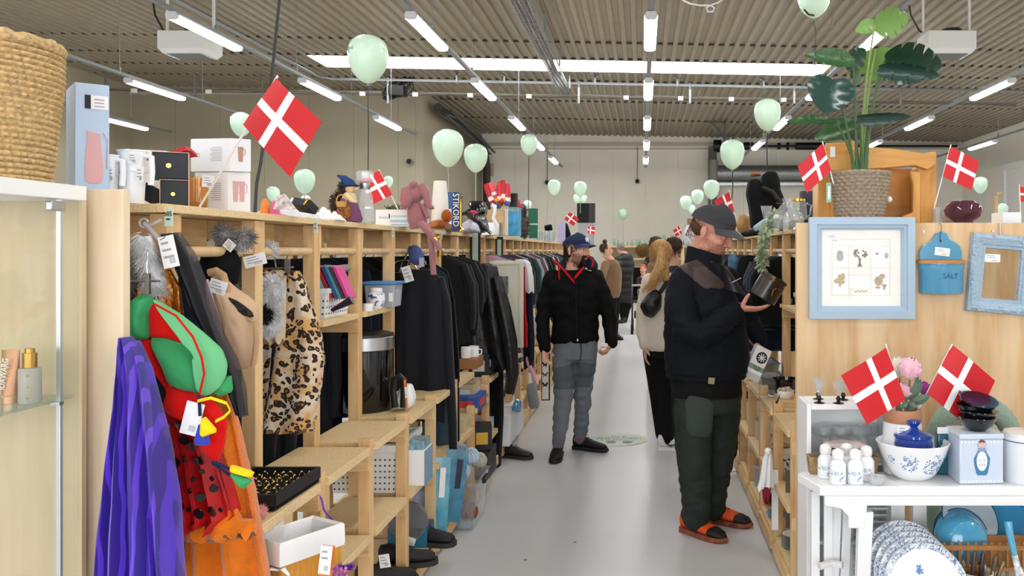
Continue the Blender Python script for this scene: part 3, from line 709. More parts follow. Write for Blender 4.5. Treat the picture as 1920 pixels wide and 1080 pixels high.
def boa(pts,r,n,L,m,label,seed):
 b=MB();rng=random.Random(seed);P=[Vector(p)for p in pts];b.tube(P,r*.8,8);q=[]
 for i in range(n):
  f=rng.random()*(len(P)-1);k=min(int(f),len(P)-2);c=P[k].lerp(P[k+1],f-k);d=Vector((rng.gauss(0,1),rng.gauss(0,1),rng.gauss(0,.5))).normalized();q.append((c+d*r*.7,d+Vector((0,0,-.5))))
 fur(b,q,L,.0014,seed,.6);return tag(b.build('feather_boa',m),label,'boa','costumes on the nearest rail')
boa([at(238,455,2.332),at(240,490,2.332),at(246,520,2.341),at(238,545,2.358)],.024,1500,.06,M_furgrey,'dark grey feather boa hanging next to the plywood panel',3)
boa([at(268,445,2.323),at(275,490,2.323),at(290,530,2.332),at(294,552,2.341)],.028,1500,.03,M_furwhite,'white fluffy boa hanging in front of the dark grey one',4)
t=thing('felt_cap','beige felt cap hanging upside down with a white tag','hat',at(437,690,2.517),'hats on the nearest rail')
b=MB();puff(b,[(398,506),(412,512),(440,540),(470,560),(484,585),(485,640),(478,690),(440,694),(428,650),(420,590),(402,545)],2.517,.06);b.build('crown',M_beige,t)
b=MB();b.tube([at(*p,2.482)for p in((424,560),(440,585),(462,596),(478,604),(480,640),(474,688))],.007,8);b.tube([at(*p,2.490)for p in((392,512),(405,508),(418,516),(425,540),(424,562))],.012,8);b.build('brim_edge',mat('beige_trim','#b8946f',.9,bump=(80,.5)),t)
b=MB();puff(b,[(426,556),(445,565),(470,585),(474,596),(450,590),(432,575)],2.473,.006);b.build('lining',mat('cap_lining','#2a2724',.9,var=(80,.8)),t)
price_tag(408,538,2.464,33,26,.3,parent=t)
b=MB();puff(b,[(386,520),(402,545),(422,580),(432,600),(428,640),(425,655),(412,640),(402,590),(388,560)],2.697,.03)
tag(b.build('knit_hat',M_pinkknit),'pale pink ribbed knit hat tucked behind the beige cap','hat','hats on the nearest rail')
t=thing('trapper_hat','grey trapper hat with fluffy silver fur trim and black tips','hat',at(490,620,3.05),'hats on the nearest rail')
b=MB();puff(b,[(448,480),(470,482),(490,510),(500,540),(492,570),(470,560),(450,530),(440,500)],3.08,.07);b.build('crown',M_grey,t)
b=MB();furball(b,at(510,548,3.05),(.03,.035,.055),1200,.022,5,.0014);furball(b,at(458,535,3.04),(.02,.02,.05),700,.02,6,.0014);furball(b,at(505,600,3.06),(.035,.03,.05),1200,.022,7,.0014);b.build('fur_trim',M_furwhite,t)
b=MB();furball(b,at(498,590,3.03),(.02,.02,.03),600,.016,8,.0014);b.build('dark_fur',M_furblack,t)
price_tag(478,488,2.771,42,22,-.25,parent=t,string=at(455,478,2.771))
t=thing('fur_hat','black furry hat with grey pompom tips over the rail','hat',at(420,540,2.744),'hats on the nearest rail')
b=MB();puff(b,[(380,470),(415,458),(440,466),(450,490),(444,535),(425,520),(395,530),(376,505)],2.771,.06);b.build('crown',M_blackcloth,t)
b=MB();furball(b,at(420,440,2.762),.022,260,.028,9,.002);furball(b,at(458,448,2.762),.024,260,.028,10,.002);furball(b,at(440,455,2.771),(.03,.02,.018),200,.025,12,.002);b.build('pompom',M_furgrey,t)
price_tag(430,460,2.725,20,18,.7,parent=t)
b=MB();furball(b,at(506,468,3.1),.02,240,.02,11,.002);tag(b.build('fur_pompom',M_furwhite),'small white fur pompom on the rail left of the pale skirt','pompom')
for px in(378,391,434,456,470):
 q=at(px,471,2.725 if px<440 else 3.1);b=MB();x,D=-1.576,2.508+(px-378)*.004
 b.tube([(x+.02*cos(a),D,1.637+.02*sin(a))for a in[pi-pi*k/8 for k in range(9)]]+[(x+.02,D,1.61),(x-.01,D,1.57)],.0022,6)
 tag(b.build('hanger_hook',M_chrome),'bare chrome hanger hook over the dowel above the beige cap','hanger','bare hanger hooks above the caps')
t=G('pale_skirt','pale beige skirt with leopard waistband on a clip hanger','costume',3.22,[(512,480,538),(540,482,537),(600,486,534),(640,490,532)],mat('pale_cloth','#cdb698',.85,bump=(70,.3)),.02,4,.2)
b=MB();garment(b,3.2,[(506,482,538),(514,481,539)],.024,5,.2);b.build('waistband',M_leo,t)
b=MB();b.tube([at(482,505,3.19),at(550,501,3.19)],.004,6);q=at(539,498,3.18);b.box(q,(.018,.012,.05));b.tube([at(518,503,3.19),at(516,490,3.2),at(512,476,3.22)],.003,6);b.build('clip_hanger',M_steel,t)
t=G('leopard_waistcoat','leopard print fur waistcoat hanging in front of a shelf post','costume',3.3,[(508,543,560),(530,541,572),(580,533,586),(630,524,602),(670,518,606),(720,512,602),(770,502,592),(806,498,586)],M_leo,.05,3,.12,2)
b=MB();garment(b,3.36,[(640,490,510),(700,478,506),(760,474,500),(800,470,492),(818,472,486)],.03,3,.2);b.build('back_panel',M_leo,t)
b=MB();rng=random.Random(5);pts=[]
for i in range(900):
 f=rng.random();row=[(508,543,560),(580,533,586),(670,518,606),(806,498,586)];k=min(int(f*3),2);g=f*3-k;a,c=row[k],row[k+1]
 sd=rng.choice((1,2));q=at(a[sd]*(1-g)+c[sd]*g,a[0]*(1-g)+c[0]*g,3.3);pts.append((q,Vector((-1 if sd==1 else 1,rng.uniform(-1,.5),-.5))))
for i in range(200):pts.append((at(rng.uniform(498,586),805,3.28),Vector((0,-.3,-1))))
fur(b,pts,.014,.002,5,.5);b.build('fur_fringe',M_leo,t)
t=thing('plastic_bag','clear plastic bag of pale pink stuff behind the purple costume','bag',at(355,1060,2.55))
b=MB();puff(b,[(330,1000),(350,990),(372,1010),(384,1045),(386,1056),(360,1052),(345,1062),(330,1040)],2.55,.07);b.build('wrapper',mat('bag_pink','#d9b5c6',.15,bump=(30,.8,.01),coat=.6),t)
b=MB();furball(b,at(348,1045,2.46),(.03,.025,.035),260,.014,3,.002);tag(b.build('fur_scrap',mat('fur_dark','#55504f',.95)),'dark grey fur scrap lying against the pink plastic bag','fur')
t=thing('ring_tray','black velvet display tray filled with gold rings','tray',at(540,965,2.9))
tray=[Vector((-1.33,2.57,.87)),Vector((-1.11,2.57,.87)),Vector((-1.1,2.9,.87)),Vector((-1.32,2.9,.87))]
b=MB();b.loft([[p+Vector((0,0,z))for p in tray]for z in(-.015,.012)]);b.build('velvet_pad',mat('velvet','#141416',.95,bump=(200,.4)),t)
for i in range(4):
 p,q=tray[i],tray[(i+1)%4];b=MB();n=(q-p).cross(Z3).normalized()*.006;b.loft([[p-n,q-n,q+n,p+n],[a+Vector((0,0,.035))for a in(p-n,q-n,q+n,p+n)]]);b.add([],[]);b.build('side',mat('tray_black','#17171a',.5),t)
M_gold=mat('gold','#d9a94e',.22,1)
rp=None;rng=random.Random(2);n=0
for r in range(8):
 for cx in range(7):
  f=(cx+.6+rng.uniform(-.2,.2))/7.3;g=(r+.6)/8.2;p=tray[0].lerp(tray[1],f).lerp(tray[3].lerp(tray[2],f),g)+Vector((0,0,.016))
  if rng.random()<.12:continue
  if rp is None:
   rp=thing('ring','gold finger ring standing in the black velvet tray','ring',p,'gold rings in the black tray',local=True)
   MB().tube([(.0085*cos(a),0,.0085*sin(a))for a in[2*pi*k/14 for k in range(14)]],.0016,6,wrap=True).build('band',M_gold,rp);MB().ball((0,0,.0095),.0028,8,6).build('stone',mat('ring_stone','#e9e2d2',.1,coat=1),rp);o=rp
  else:o=dup(rp,p)
  o.rotation_euler=(rng.uniform(-.3,.3),0,rng.uniform(.2,1.4))
t=thing('bamboo_hamper','bamboo laundry hamper with white cloth liner and orange tag','hamper',at(570,1150,2.72))
C=Vector((-1.055,2.61,0));R=rotm(0,0,radians(-31));zt=.78
hw,hd=.068,.108
def hc(a,c,z):return C+R@Vector((a,c,0))+Vector((0,0,z))
corn=[(-hw,-hd),(hw,-hd),(hw,hd),(-hw,hd)]
b=MB();b.loft([[hc(a,c,z)for a,c in corn]for z in(.501,zt-.02)],caps=False);b.loft([[hc(a*s,c*s,z)for a,c in corn]for s,z in((1,.501),(.9,.502))]);b.build('bamboo_body',wood('bamboo','#d59a3e','#b9782a','z',60,.4),t)
b=MB();b.loft([[hc(a*s,c*s,z)for a,c in corn]for s,z in((1.06,zt-.06),(1.08,zt-.05),(1.07,zt+.004),(1.02,zt+.01),(.93,zt+.003),(.9,zt-.12),(.86,zt-.19))],caps=False);b.loft([[hc(a*s,c*s,z)for a,c in corn]for s,z in((.86,zt-.19),(.8,zt-.195))]);b.build('liner',mat('liner_white','#ececec',.85,bump=(40,.3)),t,smooth=50)
q=hc(hw*.9,-hd*1.02,zt-.07);b=MB()
for s in(-1,1):b.tube([q,q+Vector((s*.018,-.012,.008)),q+Vector((s*.035,-.01,-.012))],[(.003,.003),(.009,.003),(.004,.002)],8)
b.build('bow',MATS['liner_white'],t)
price_tag(610,1050,2.42,22,54,.12,parent=t,lines=2)
q=at(613,1052,2.43);b=MB();b.prism([(-.018,-.05),(.018,-.05),(.018,.045),(-.018,.045)],q,Vector((cos(.12),0,-sin(.12))),Vector((sin(.12),0,cos(.12))),(0,.0012,0));b.build('orange_tag',mat('tag_orange','#f07a1e',.6),t)
b=MB();furball(b,at(488,960,2.5),.014,240,.012,13,.0016,0);tag(b.build('pompom',mat('pompom_pink','#e5a3a0',.95)),'small pink pompom hanging in front of the ring tray','pompom')
b=MB();b.sheet(lambda u,v:at(592+32*v+4*u,925+60*v,2.9)+Vector((0,.01*sin(v*9),0)),2,14,.002);tag(b.build('ribbon',mat('ribbon_purple','#7d4fc0',.4)),'purple ribbon dangling below the ring tray','ribbon')
b=MB();rng=random.Random(4)
for k in range(60):
 q=at(rng.uniform(612,652),rng.uniform(1062,1095),2.5+rng.uniform(0,.1));b.ball(q,rng.uniform(.005,.009),8,5)
pts=[(at(rng.uniform(625,652),1068,2.52),Vector((1,0,.6)))for k in range(120)];b.mat(1);fur(b,pts,.03,.002,2,0)
tag(b.build('sequin_purse',[mat('sequin','#c77ab8',.2,.4,var=(40,.5)),mat('fringe_purple','#6b2fae',.8)]),'purple sequinned fringe piece under the bamboo hamper','purse')
# glass showcase, far left
TOPL=1.771
def top(px,py):D=(EYE-TOPL)*-F/(PY-py);return at(px,py,D)
SX,SY0,SY1=-1.405,1.75,2.13
t=thing('glass_showcase','tall white-topped glass showcase in front of the plywood panel, left edge','showcase',(-1.65,1.95,0))
MB().bb(-2.0,-1.40,SY0,SY1+.02,1.764,1.802).build('top',M_white,t,bevel=.003)
M_pane=mat('showcase_glass','#f3fbf8',.01,trans=1,ior=1.02,spec=.6)
MB().bb(SX-.006,SX,SY0,2.055,.12,1.764).build('side_glass',M_pane,t)
MB().bb(SX-.006,SX,2.066,SY1-.004,.12,1.764).build('side_glass',M_pane,t)
MB().bb(SX-.008,SX+.002,2.056,2.065,.12,1.764).build('aluminium_strip',mat('alu','#cfd4d8',.3,.7),t)
MB().bb(-2.0,-1.40,SY1,SY1+.018,.0,1.764).build('back_panel',mat('beech_back','#d3bd98',.5,var=(6,.06),stretch=(6,1,.6)),t)
MB().bb(-2.0,-1.40,SY0,SY1,0,.12).build('base',M_white,t)
MB().bb(-1.95,SX-.008,SY0+.02,SY1-.01,1.275,1.283).build('glass_shelf',mat('shelf_glass','#d8efe6',.02,trans=1,ior=1.15),t)
MB().bb(SX-.01,SX+.006,2.02,2.07,1.735,1.758).build('clamp',M_steel,t,bevel=.003)
MB().bb(SX-.02,SX+.004,2.05,2.065,1.268,1.276).build('shelf_pin',M_steel,t)
def ats(px,D):return at(px,740,D)
q=ats(56,2.0);Z=1.2835
t=thing('perfume_bottle','frosted glass bottle with gold cap on the showcase shelf','bottle',(q.x,2.0,Z))
MB().lathe([(.022,0),(.0235,.004),(.0235,.078),(.021,.082),(.012,.083)],(q.x,2.0,Z),24).build('bottle_body',mat('frosted','#d9d2c4',.35,trans=.35),t)
MB().lathe([(.0155,.083),(.0155,.117),(.0145,.118),(.0105,.118),(.0105,.127),(.0095,.128)],(q.x,2.0,Z),24).build('cap',M_gold,t)
for i in range(9):MB().bb(q.x+.009,q.x+.014,1.9755,1.9765,Z+.012+i*.0065,Z+.016+i*.0065).build('lettering',mat('gold_ink','#a98a45',.4,.5),t)if i in(0,4,8)else None
q=ats(20,2.0);t=thing('cream_tube','bronze cosmetic tube with white lettering on the showcase shelf','tube',(q.x,2.0,Z))
b=MB();b.loft([[Vector((q.x+a*w,2.0+c*d,Z+z))for a,c in[(cos(k*pi/10),sin(k*pi/10))for k in range(20)]]for z,w,d in((.018,.019,.018),(.05,.0195,.015),(.1,.021,.007),(.124,.022,.002))]);b.build('tube_body',mat('bronze','#c08a63',.35,.35),t)
MB().lathe([(.019,0),(.0195,.017),(.018,.019)],(q.x,2.0,Z),24).build('cap',mat('bronze_cap','#d9a982',.25,.5),t)
put_text('IDAWARG',.021,Vector((q.x-.002,1.981,Z+.07)),Vector((.14,0,1)),Vector((-1,0,.14)),M_paper,t,sx=.75)
# on the showcase and end panel
t=thing('seagrass_basket','tall woven seagrass basket standing on the white showcase top','basket',(-1.6,2.08,1.803))
b=MB();n=240;rings=[]
for i in range(144):
 z=i/143*.325;R=.158+.026*min(1,z/.25);q=[]
 for j in range(n):
  a=2*pi*j/n;row=z/.325*24
  r=R+.012*abs(sin(pi*row))**.7*(.35+.65*abs(sin(a*30+row*.5)))+.003*nz((cos(a)*6,sin(a)*6,z*20))
  q.append(Vector((-1.6+r*cos(a),2.02+r*sin(a),1.803+z)))
 rings.append(q)
b.loft(rings,caps=False);b.loft([[Vector((-1.6+(p.x+1.6)*k,2.02+(p.y-2.02)*k,p.z))for p in rings[i]]for i,k in((143,1),(143,.94),(3,.92))],caps=False)
b.loft([[Vector((-1.6+.15*cos(2*pi*j/24),2.02+.15*sin(2*pi*j/24),z))for j in range(24)]for z in(1.8035,1.81)])
b.build('woven_body',mat('seagrass','#c9ab7b',.8,bump=(110,.8,.004),var=(90,.3)),t,smooth=60)
b=MB();b.tube([(-1.6+.186*cos(a),2.02+.186*sin(a),2.13+.003*sin(a*20))for a in[2*pi*k/60 for k in range(60)]],[.011+.003*(k%2)for k in range(60)],8,wrap=True);b.build('braided_rim',MATS['seagrass'],t)
b=MB();puff(b,[(0,106),(10,98),(32,88),(50,85),(57,100),(60,112),(30,120),(0,118)],2.02,.02)
tag(b.build('red_paper_flag',M_red),'tip of red paper sticking out of the seagrass basket','paper')
t=thing('pitcher_box','pale blue box showing a pink thermos, standing behind the plywood panel','box',at(150,352,2.3))
k=.85;P0=Vector((at(140,0,2.232).x,2.232,0));A=Vector((cos(radians(41)),sin(radians(41)),0));Bv=Vector((-A.y,A.x,0));a_,b_=.078,.155
z0,z1=TOPL,at(0,160,2.28).z
b=MB();b.loft([[P0+Vector((0,0,z)),P0+A*a_+Vector((0,0,z)),P0+A*a_+Bv*b_+Vector((0,0,z)),P0+Bv*b_+Vector((0,0,z))]for z in(z0,z1)]);b.build('carton',mat('box_blue','#b7cbe6',.45),t,bevel=.002)
nA=Vector((A.y,-A.x,0))
o=P0+A*a_*.56+nA*.0012
pp=[(-.008,0),(-.0135,.004),(-.0165,.014),(-.0165,.05),(-.0145,.1),(-.0115,.135),(-.016,.152),(-.008,.148),(.01,.143),(.0115,.12),(.015,.06),(.0165,.03),(.0155,.012),(.011,.003),(.004,0)]
zz=at(0,345,2.28).z
MB().prism([(x*1.25,z*.92)for x,z in pp],o+Vector((0,0,zz)),A,Z3,nA*.0006).build('thermos_print',mat('print_pink','#d9a7a8',.5),t)
MB().tube([o+A*.02+Vector((0,0,zz+.135)),o+A*.03+Vector((0,0,zz+.115)),o+A*.028+Vector((0,0,zz+.04))],.0015,5).build('handle_print',MATS['print_pink'],t)
o2=P0+A*a_*.72+nA*.0012+Vector((0,0,at(0,193,2.27).z));b=MB();b.prism([(-.02,-.018),(.019,-.018),(.019,.018),(-.02,.018)],o2,A,Z3,nA*.0006);b.mat(1).prism([(-.034,-.018),(-.021,-.018),(-.021,.018),(-.034,.018)],o2,A,Z3,nA*.0006);b.mat(2)
for kk in range(3):b.prism([(-.013,.006-.009*kk),(.01,.006-.009*kk),(.01,.009-.009*kk),(-.013,.009-.009*kk)],o2+nA*.0007,A,Z3,nA*.0003)
b.build('price_sticker',[M_tag,M_dark,M_ink],t)
def jug(px,py,r,h,label,hd=1,tags=()):
 q=top(px,py);t=thing('plastic_jug',label,'jug',(q.x,q.y,TOPL),'white measuring jugs')
 M=mat('jug_white','#eef0f4',.35)
 b=MB();b.lathe([(r*.78,0),(r*.8,.006),(r*.97,h*.97),(r*1.05,h*.98),(r*1.04,h),(r*.95,h),(r*.75,.012)],(q.x,q.y,TOPL),28);b.build('jug_body',M,t)
 b=MB();hx=q.x+hd*r*.9;b.tube([(hx,q.y,TOPL+h*.9),(hx+hd*r*.55,q.y,TOPL+h*.88),(hx+hd*r*.6,q.y,TOPL+h*.6),(hx+hd*r*.5,q.y,TOPL+h*.35)],.008,8);b.build('handle',M,t)
 MB().tube([(q.x+r*.99*cos(a),q.y+r*.99*sin(a),TOPL+h*.6)for a in[2*pi*k/28 for k in range(28)]],.0015,5,wrap=True).build('rim_line',M,t)
 for(tx,ty,w,hh)in tags:price_tag(tx,ty,q.y-r*1.08,w,hh,.05,parent=t,name='price_sticker')
 return q
jug(248,382,.037,.148,'stacked white plastic jugs with handle, in front of the black gift boxes',1,((249,297,18,20),(262,327,14,28)))
jug(200,380,.03,.13,'white plastic jug half hidden behind the blue pitcher box',1,((208,327,12,28),))
q=top(243,392);b=MB();T=rotm(.06,.03,.25);b.box((q.x-.01,q.y+.13,TOPL+.19),(.12,.1,.018),T)
tag(b.build('white_carton',M_paper,bevel=.002),'flat white carton lying across behind the white jugs','box');b=MB();b.bb(q.x-.07,q.x+.05,q.y+.09,q.y+.19,TOPL,TOPL+.165)
tag(b.build('white_box',mat('white_card','#e3e2de',.6),bevel=.002),'white storage box standing behind the white jugs','box')
M_gb=mat('gift_black','#20252c',.5);M_pinkp=mat('pink_paper','#d9b9b0',.6)
def giftbox(px0,px1,py0,py1,D,label,rot=0,z=None):
 p0,p1=at(px0,py1,D),at(px1,py0,D);cx,w,h=(p0.x+p1.x)/2,p1.x-p0.x,p1.z-p0.z;zb=p0.z if z is None else z
 t=thing('gift_box',label,'gift box',(cx,D+w/2,zb),'black gift boxes with a gold dot')
 RZ=Matrix.Rotation(radians(27),3,'Z');OR=Vector((cx,D,0))
 def RB(b):b.v=[OR+RZ@(p-OR)for p in b.v];return b
 RB(MB().bb(cx-w/2,cx+w/2,D,D+w,zb,zb+h)).build('box',M_gb,t,bevel=.002)
 b=MB();e=.002
 for x0,x1,za,zb2 in((-w/2-e,w/2+e,h,h+.002),(-w/2-e,-w/2,0,h),(w/2,w/2+e,0,h)):b.bb(cx+x0,cx+x1,D-.004,D+w*.9,zb+za,zb+zb2)
 RB(b).build('wrapping',M_pinkp,t)
 RB(MB().tube([(cx-w*.05,D-.0018,zb+h*.5),(cx-w*.05,D,zb+h*.5)],w*.075,18)).build('gold_dot',M_gold,t);return zb+h
z=giftbox(304,350,343,395,2.62,'lower black gift box with a gold dot and pink wrapping edge',z=TOPL)
giftbox(290,349,293,342,2.61,'upper black gift box with a gold dot and pink wrapping edge',z=z+.004)
b=MB();q=top(292,391);T=rotm(0,radians(32),.3);b.box((q.x,q.y-.02,TOPL+.043),(.055,.05,.05),T)
tag(b.build('tipped_box',mat('gloss_black','#0d0d0f',.12,coat=.6),bevel=.002),'glossy black box tipped on its corner beside the white jug','box')
b=MB();q=at(310,290,2.66);b.loft([[q+Vector((x,y,.02*nz((x*9,i,0))+z))for x,z in((-.075,-.002),(-.02,.004),(.06,.016),(.065,.004),(0,-.008),(-.07,-.012))]for i,y in enumerate((0,.03,.07))]);tag(b.build('red_pouch',mat('red_pouch','#c4202a',.5)),'red wrapped packet lying on top of the black gift boxes','packet')
b=MB();q=top(290,389);b.bb(q.x-.02,q.x+.02,q.y-.08,q.y-.05,TOPL,TOPL+.0015);b.mat(1).bb(q.x-.004,q.x+.002,q.y-.08,q.y-.05,TOPL+.0015,TOPL+.002).bb(q.x-.02,q.x+.02,q.y-.068,q.y-.062,TOPL+.0015,TOPL+.002)
tag(b.build('paper_flag',[M_red,M_flagw]),'tiny red and white paper flag lying before the tipped black box','flag')
M_amber=mat('amber_glass','#f0c27e',.08,trans=1,ior=1.2,bump=(45,.8,.008));
def tumbler(px,py,r,h,label,dD=0):
 q=top(px,py);q=Vector((q.x,q.y+dD,TOPL));t=thing('tumbler',label,'tumbler',q,'amber tumblers');n=32
 b=MB();rings=[]
 for z,k in((0,.8),(.006,.86),(h*.3,.93),(h*.6,.95),(h,1),(h,.93),(h*.3,.84),(.02,.76)):
  rings.append([q+Vector((r*k*(1+.03*sin(j*8*2*pi/n))*cos(2*pi*j/n),r*k*(1+.03*sin(j*8*2*pi/n))*sin(2*pi*j/n),z))for j in range(n)])
 b.loft(rings);b.build('glass',M_amber,t)
 MB().lathe([(r*.7,.006),(r*.74,.02),(r*.8,h*.28),(.01,h*.26)],q,24).build('coloured_base',mat('amber_deep','#a8661b',.15,trans=.75,ior=1.2),t)
 return q,t
q,t=tumbler(371,398,.034,.118,'amber crackled glass tumbler in front of the white mug boxes, left of two')
price_tag(390,340,q.y-.045,22,22,.1,parent=t,name='price_sticker')
q,t=tumbler(401,399,.031,.112,'amber crackled glass tumbler in front of the white mug boxes, right of two',.07)
price_tag(409,341,q.y-.045,15,22,.05,parent=t,name='price_sticker')
def mugbox(pc,px0,px1,py0,py1,D,label,print_kind):
 """corner towards the viewer at column pc; left face to px0, right face to px1"""
 P=at(pc,py1,D);ph=radians(30);A=Vector((cos(ph),sin(ph),0));
 def ext(v,px):
  s=(px-PX)/F;return(s*P.y-P.x)/(v.x-s*v.y)
 Bd=Vector((-cos(radians(8)),sin(radians(8))*.0+.14,0)).normalized();a,c=ext(A,px1),ext(Bd,px0);h=at(0,py0,D).z-P.z
 t=thing('mug_box',label,'box',P,'white boxes with pink mugs printed on')
 b=MB();far=P+A*a+Bd*c;b.loft([[P+Vector((0,0,z)),P+A*a+Vector((0,0,z)),far+Vector((0,0,z)),P+Bd*c+Vector((0,0,z))]for z in(0,h)]);b.build('carton',mat('mugbox_white','#eceef4',.5),t,bevel=.002)
 n=Vector((A.y,-A.x,0));o=P+n*.0005;b=MB()
 for cx in(.34,.62)if print_kind else(.5,):
  w=a*.13;z0=h*(.28 if print_kind else .3);zh=h*(.5 if print_kind else .45)
  b.prism([(a*cx-w,z0+zh),(a*cx+w,z0+zh),(a*cx+w*.75,z0),(a*cx-w*.75,z0)],o,A,Z3,n*.0004)
  b.tube([o+A*(a*cx+w)+Vector((0,0,z0+zh*.9)),o+A*(a*cx+w*1.7)+Vector((0,0,z0+zh*.8)),o+A*(a*cx+w*1.6)+Vector((0,0,z0+zh*.5)),o+A*(a*cx+w)+Vector((0,0,z0+zh*.4))],.0012,5)
 b.build('mug_print',mat('print_pink' if print_kind else 'print_terracotta','#b98a70',.5),t)
 nb=Vector((Bd.y,-Bd.x,0));nb=nb if nb.y<0 else-nb;b=MB()
 for k in range(9):b.prism([(c*.2,h*(.72-.05*k)),(c*(.45+.03*((k*5)%3)),h*(.72-.05*k)),(c*(.45+.03*((k*5)%3)),h*(.735-.05*k)),(c*.2,h*(.735-.05*k))],P+nb*.0005,Bd,Z3,nb*.0004)
 b.tube([P+Bd*c*.8+Vector((.006*cos(x),0,h*.5+.006*sin(x)))+nb*.0008 for x in[.6+k*.5 for k in range(11)]],.0014,5)
 b.build('small_print',M_ink,t)['kind']='stuff';return P.z+h
z=mugbox(427,365,470,322,400,2.97,'lower white box printed with two pink mugs behind the tumblers',1)
mugbox(431,357,471,259,321,2.96,'upper white box printed with one terracotta mug, topmost of the stack',0)
def heap(name,polys,D,m,label,cat,bulge=.03,group=None):
 b=MB()
 for p in polys:puff(b,p,D,bulge)
 return tag(b.build(name,m),label,cat,group)
M_linen=mat('linen','#e4e6ec',.85,bump=(30,.6,.01))
def fold(px0,px1,py0,py1,m,label,seed,py=None):
 q0,q1=top(px0,py or py1),top(px1,py or py1);D=q0.y;b=MB();rng=random.Random(seed)
 z0=at(0,py1,D).z;z1=at(0,py0,D).z
 def P(u,v):
  a=at(px0+(px1-px0)*u,400,D);bump_=max(0,sin(pi*u)**.5)*max(0,sin(pi*min(v*1.0,1)))**.6
  return Vector((a.x,D+.02+.13*v,max(z0,z0+(z1-z0)*bump_*(.85+.9*nz((u*7+seed,v*6,seed))))))
 b.sheet(P,24,12,.006);return tag(b.build('folded_linen',m),label,'linen','folded linens on the left shelf')
fold(496,575,376,408,M_linen,'white and blue folded linen heap left of the small black gift box',2)
fold(570,626,394,412,mat('linen_white','#ecebea',.85,bump=(60,.6,.01)),'white lace cloth folded right under the small black gift box',5)
fold(455,520,394,406,mat('linen_grey','#d3d3d6',.85),'low pale folded cloth beside the mug boxes',7)
b=MB();q=at(538,382,3.1);b.prism([(-.05,-.02),(.03,-.02),(-.01,.035),(-.035,.03)],q,X3,Z3,(0,.012,0));tag(b.build('toy_bag',mat('pink_print','#e8cdd2',.7,var=(60,.5))),'pink checked scrap lying on the white linen','cloth')
for px,py,m,lab in((475,384,mat('hat_orange','#ee9140',.6),'orange party hat peeking out behind the mug boxes'),(494,388,mat('hat_pink','#e36a94',.6),'pink party hat peeking out behind the mug boxes')):
 q=top(px,403);b=MB();z=at(0,py,q.y).z
 b.lathe([(.04,0),(.042,.004),(.02,.01),(.012,z+.02-TOPL),(.004,z+.03-TOPL)],(q.x-.01,q.y+.12,TOPL),16);tag(b.build('party_hat',m),lab,'hat')
t=thing('bow_gift_box','small black gift box with a gold bow lying on the white linen','gift box',at(575,395,3.2))
T=rotm(-.5,.15,-.3);q=at(572,386,3.2);MB().box(q,(.075,.06,.03),T).build('box',M_gb,t,bevel=.002);MB().tube([q+T@Vector((.02,-.031,-.012)),q+T@Vector((.025,-.031,.015))],.005,8).build('gold_print',M_gold,t)
b=MB();o=q+T@Vector((.025,-.036,.008))
for s in(-1,1):b.tube([o+Vector((s*.008*k,0,.006*sin(k*1.4)))for k in(0,.8,1.6,2.2,1.4,.4)],.0018,5)
b.build('bow',mat('twine','#c4a566',.7),t)
q=top(650,416);D=q.y;t=thing('witch_doll','witch doll with a blue pointed hat, plaid skirt and basket','doll',q);s=D/F
def dp(px,py,dy=0):return at(px,py,D+dy)
b=MB();b.lathe([(24*s,0),(26*s,6*s),(22*s,20*s),(15*s,40*s),(10*s,50*s)],dp(653,416,.07),20,fold=.06,nf=9);b.build('skirt',mat('skirt_plum','#7d4a6c',.85,bump=(60,.5)),t)
b=MB();puff(b,[(633,383),(656,380),(657,412),(632,414)],D,.02);b.build('plaid_apron',mat('plaid','#8a5a35',.85,var=(90,.7)),t)
MB().ball(dp(655,372,.07),(13*s,.035,14*s),14,10).build('bodice',mat('bodice_cream','#dcc79c',.85),t)
b=MB();b.ball(dp(657,352,.07),(10*s,10*s,11*s),14,10);b.ball(dp(667,354,.06),(4*s,3*s,3*s),8,6);b.build('head',mat('doll_skin','#e2b999',.7),t)
b=MB();furball(b,dp(648,352,.09),(11*s,.03,12*s),300,.02,2,.002);furball(b,dp(634,382,.1),(13*s,.035,20*s),400,.02,3,.002);b.build('hair',mat('doll_hair','#4a3a2e',.9),t)
b=MB();b.tube([dp(655,350,.07),dp(654,343,.07),dp(645,334,.07),dp(632,329,.07)],[15*s,10*s,6*s,1.5*s],14);b.lathe([(8*s,0),(20*s,3*s),(20*s,4*s),(8*s,6*s)],dp(655,351,.07),18);b.build('hat',mat('witch_blue','#27406f',.8),t)
b=MB();b.tube([dp(650,366,.02),dp(660,376,.0),dp(668,378,-.01)],[5*s,4.5*s,3*s],8);b.build('arm',MATS['bodice_cream'],t)
b=MB();b.lathe([(8*s,0),(10*s,9*s),(9*s,10*s),(7*s,3*s)],dp(640,388,-.02),14);b.tube([dp(640+9*cos(a),377-12*sin(a),-.02)for a in[pi*k/8 for k in range(9)]],1.2*s,6);b.build('basket',mat('doll_basket','#c09a5a',.8),t)
q=top(684,418);D=q.y;s=D/F;t=thing('glass_decanter','clear cut glass decanter with a steel collar and square stopper','decanter',q)
M_cut=mat('cut_glass','#f4f8ff',.05,trans=.85,ior=1.3,bump=(60,.6,.006))
MB().lathe([(18*s,0),(19*s,3*s),(18*s,20*s),(14*s,52*s),(10*s,62*s),(9*s,64*s)],q,10).build('bottle',M_cut,t,smooth=15)
MB().lathe([(9.5*s,63*s),(10*s,64*s),(10*s,74*s),(9*s,75*s)],q,20).build('collar',M_steel,t)
MB().lathe([(9*s,75*s),(16*s,78*s),(17*s,84*s),(17*s,95*s),(13*s,98*s)],q,8).build('stopper',M_cut,t,smooth=15)
q0,q1=top(704,424),top(793,428);D=4.65
t=thing('glassware_box','long white box with blue glass print and black end label','box',at(748,427,D))
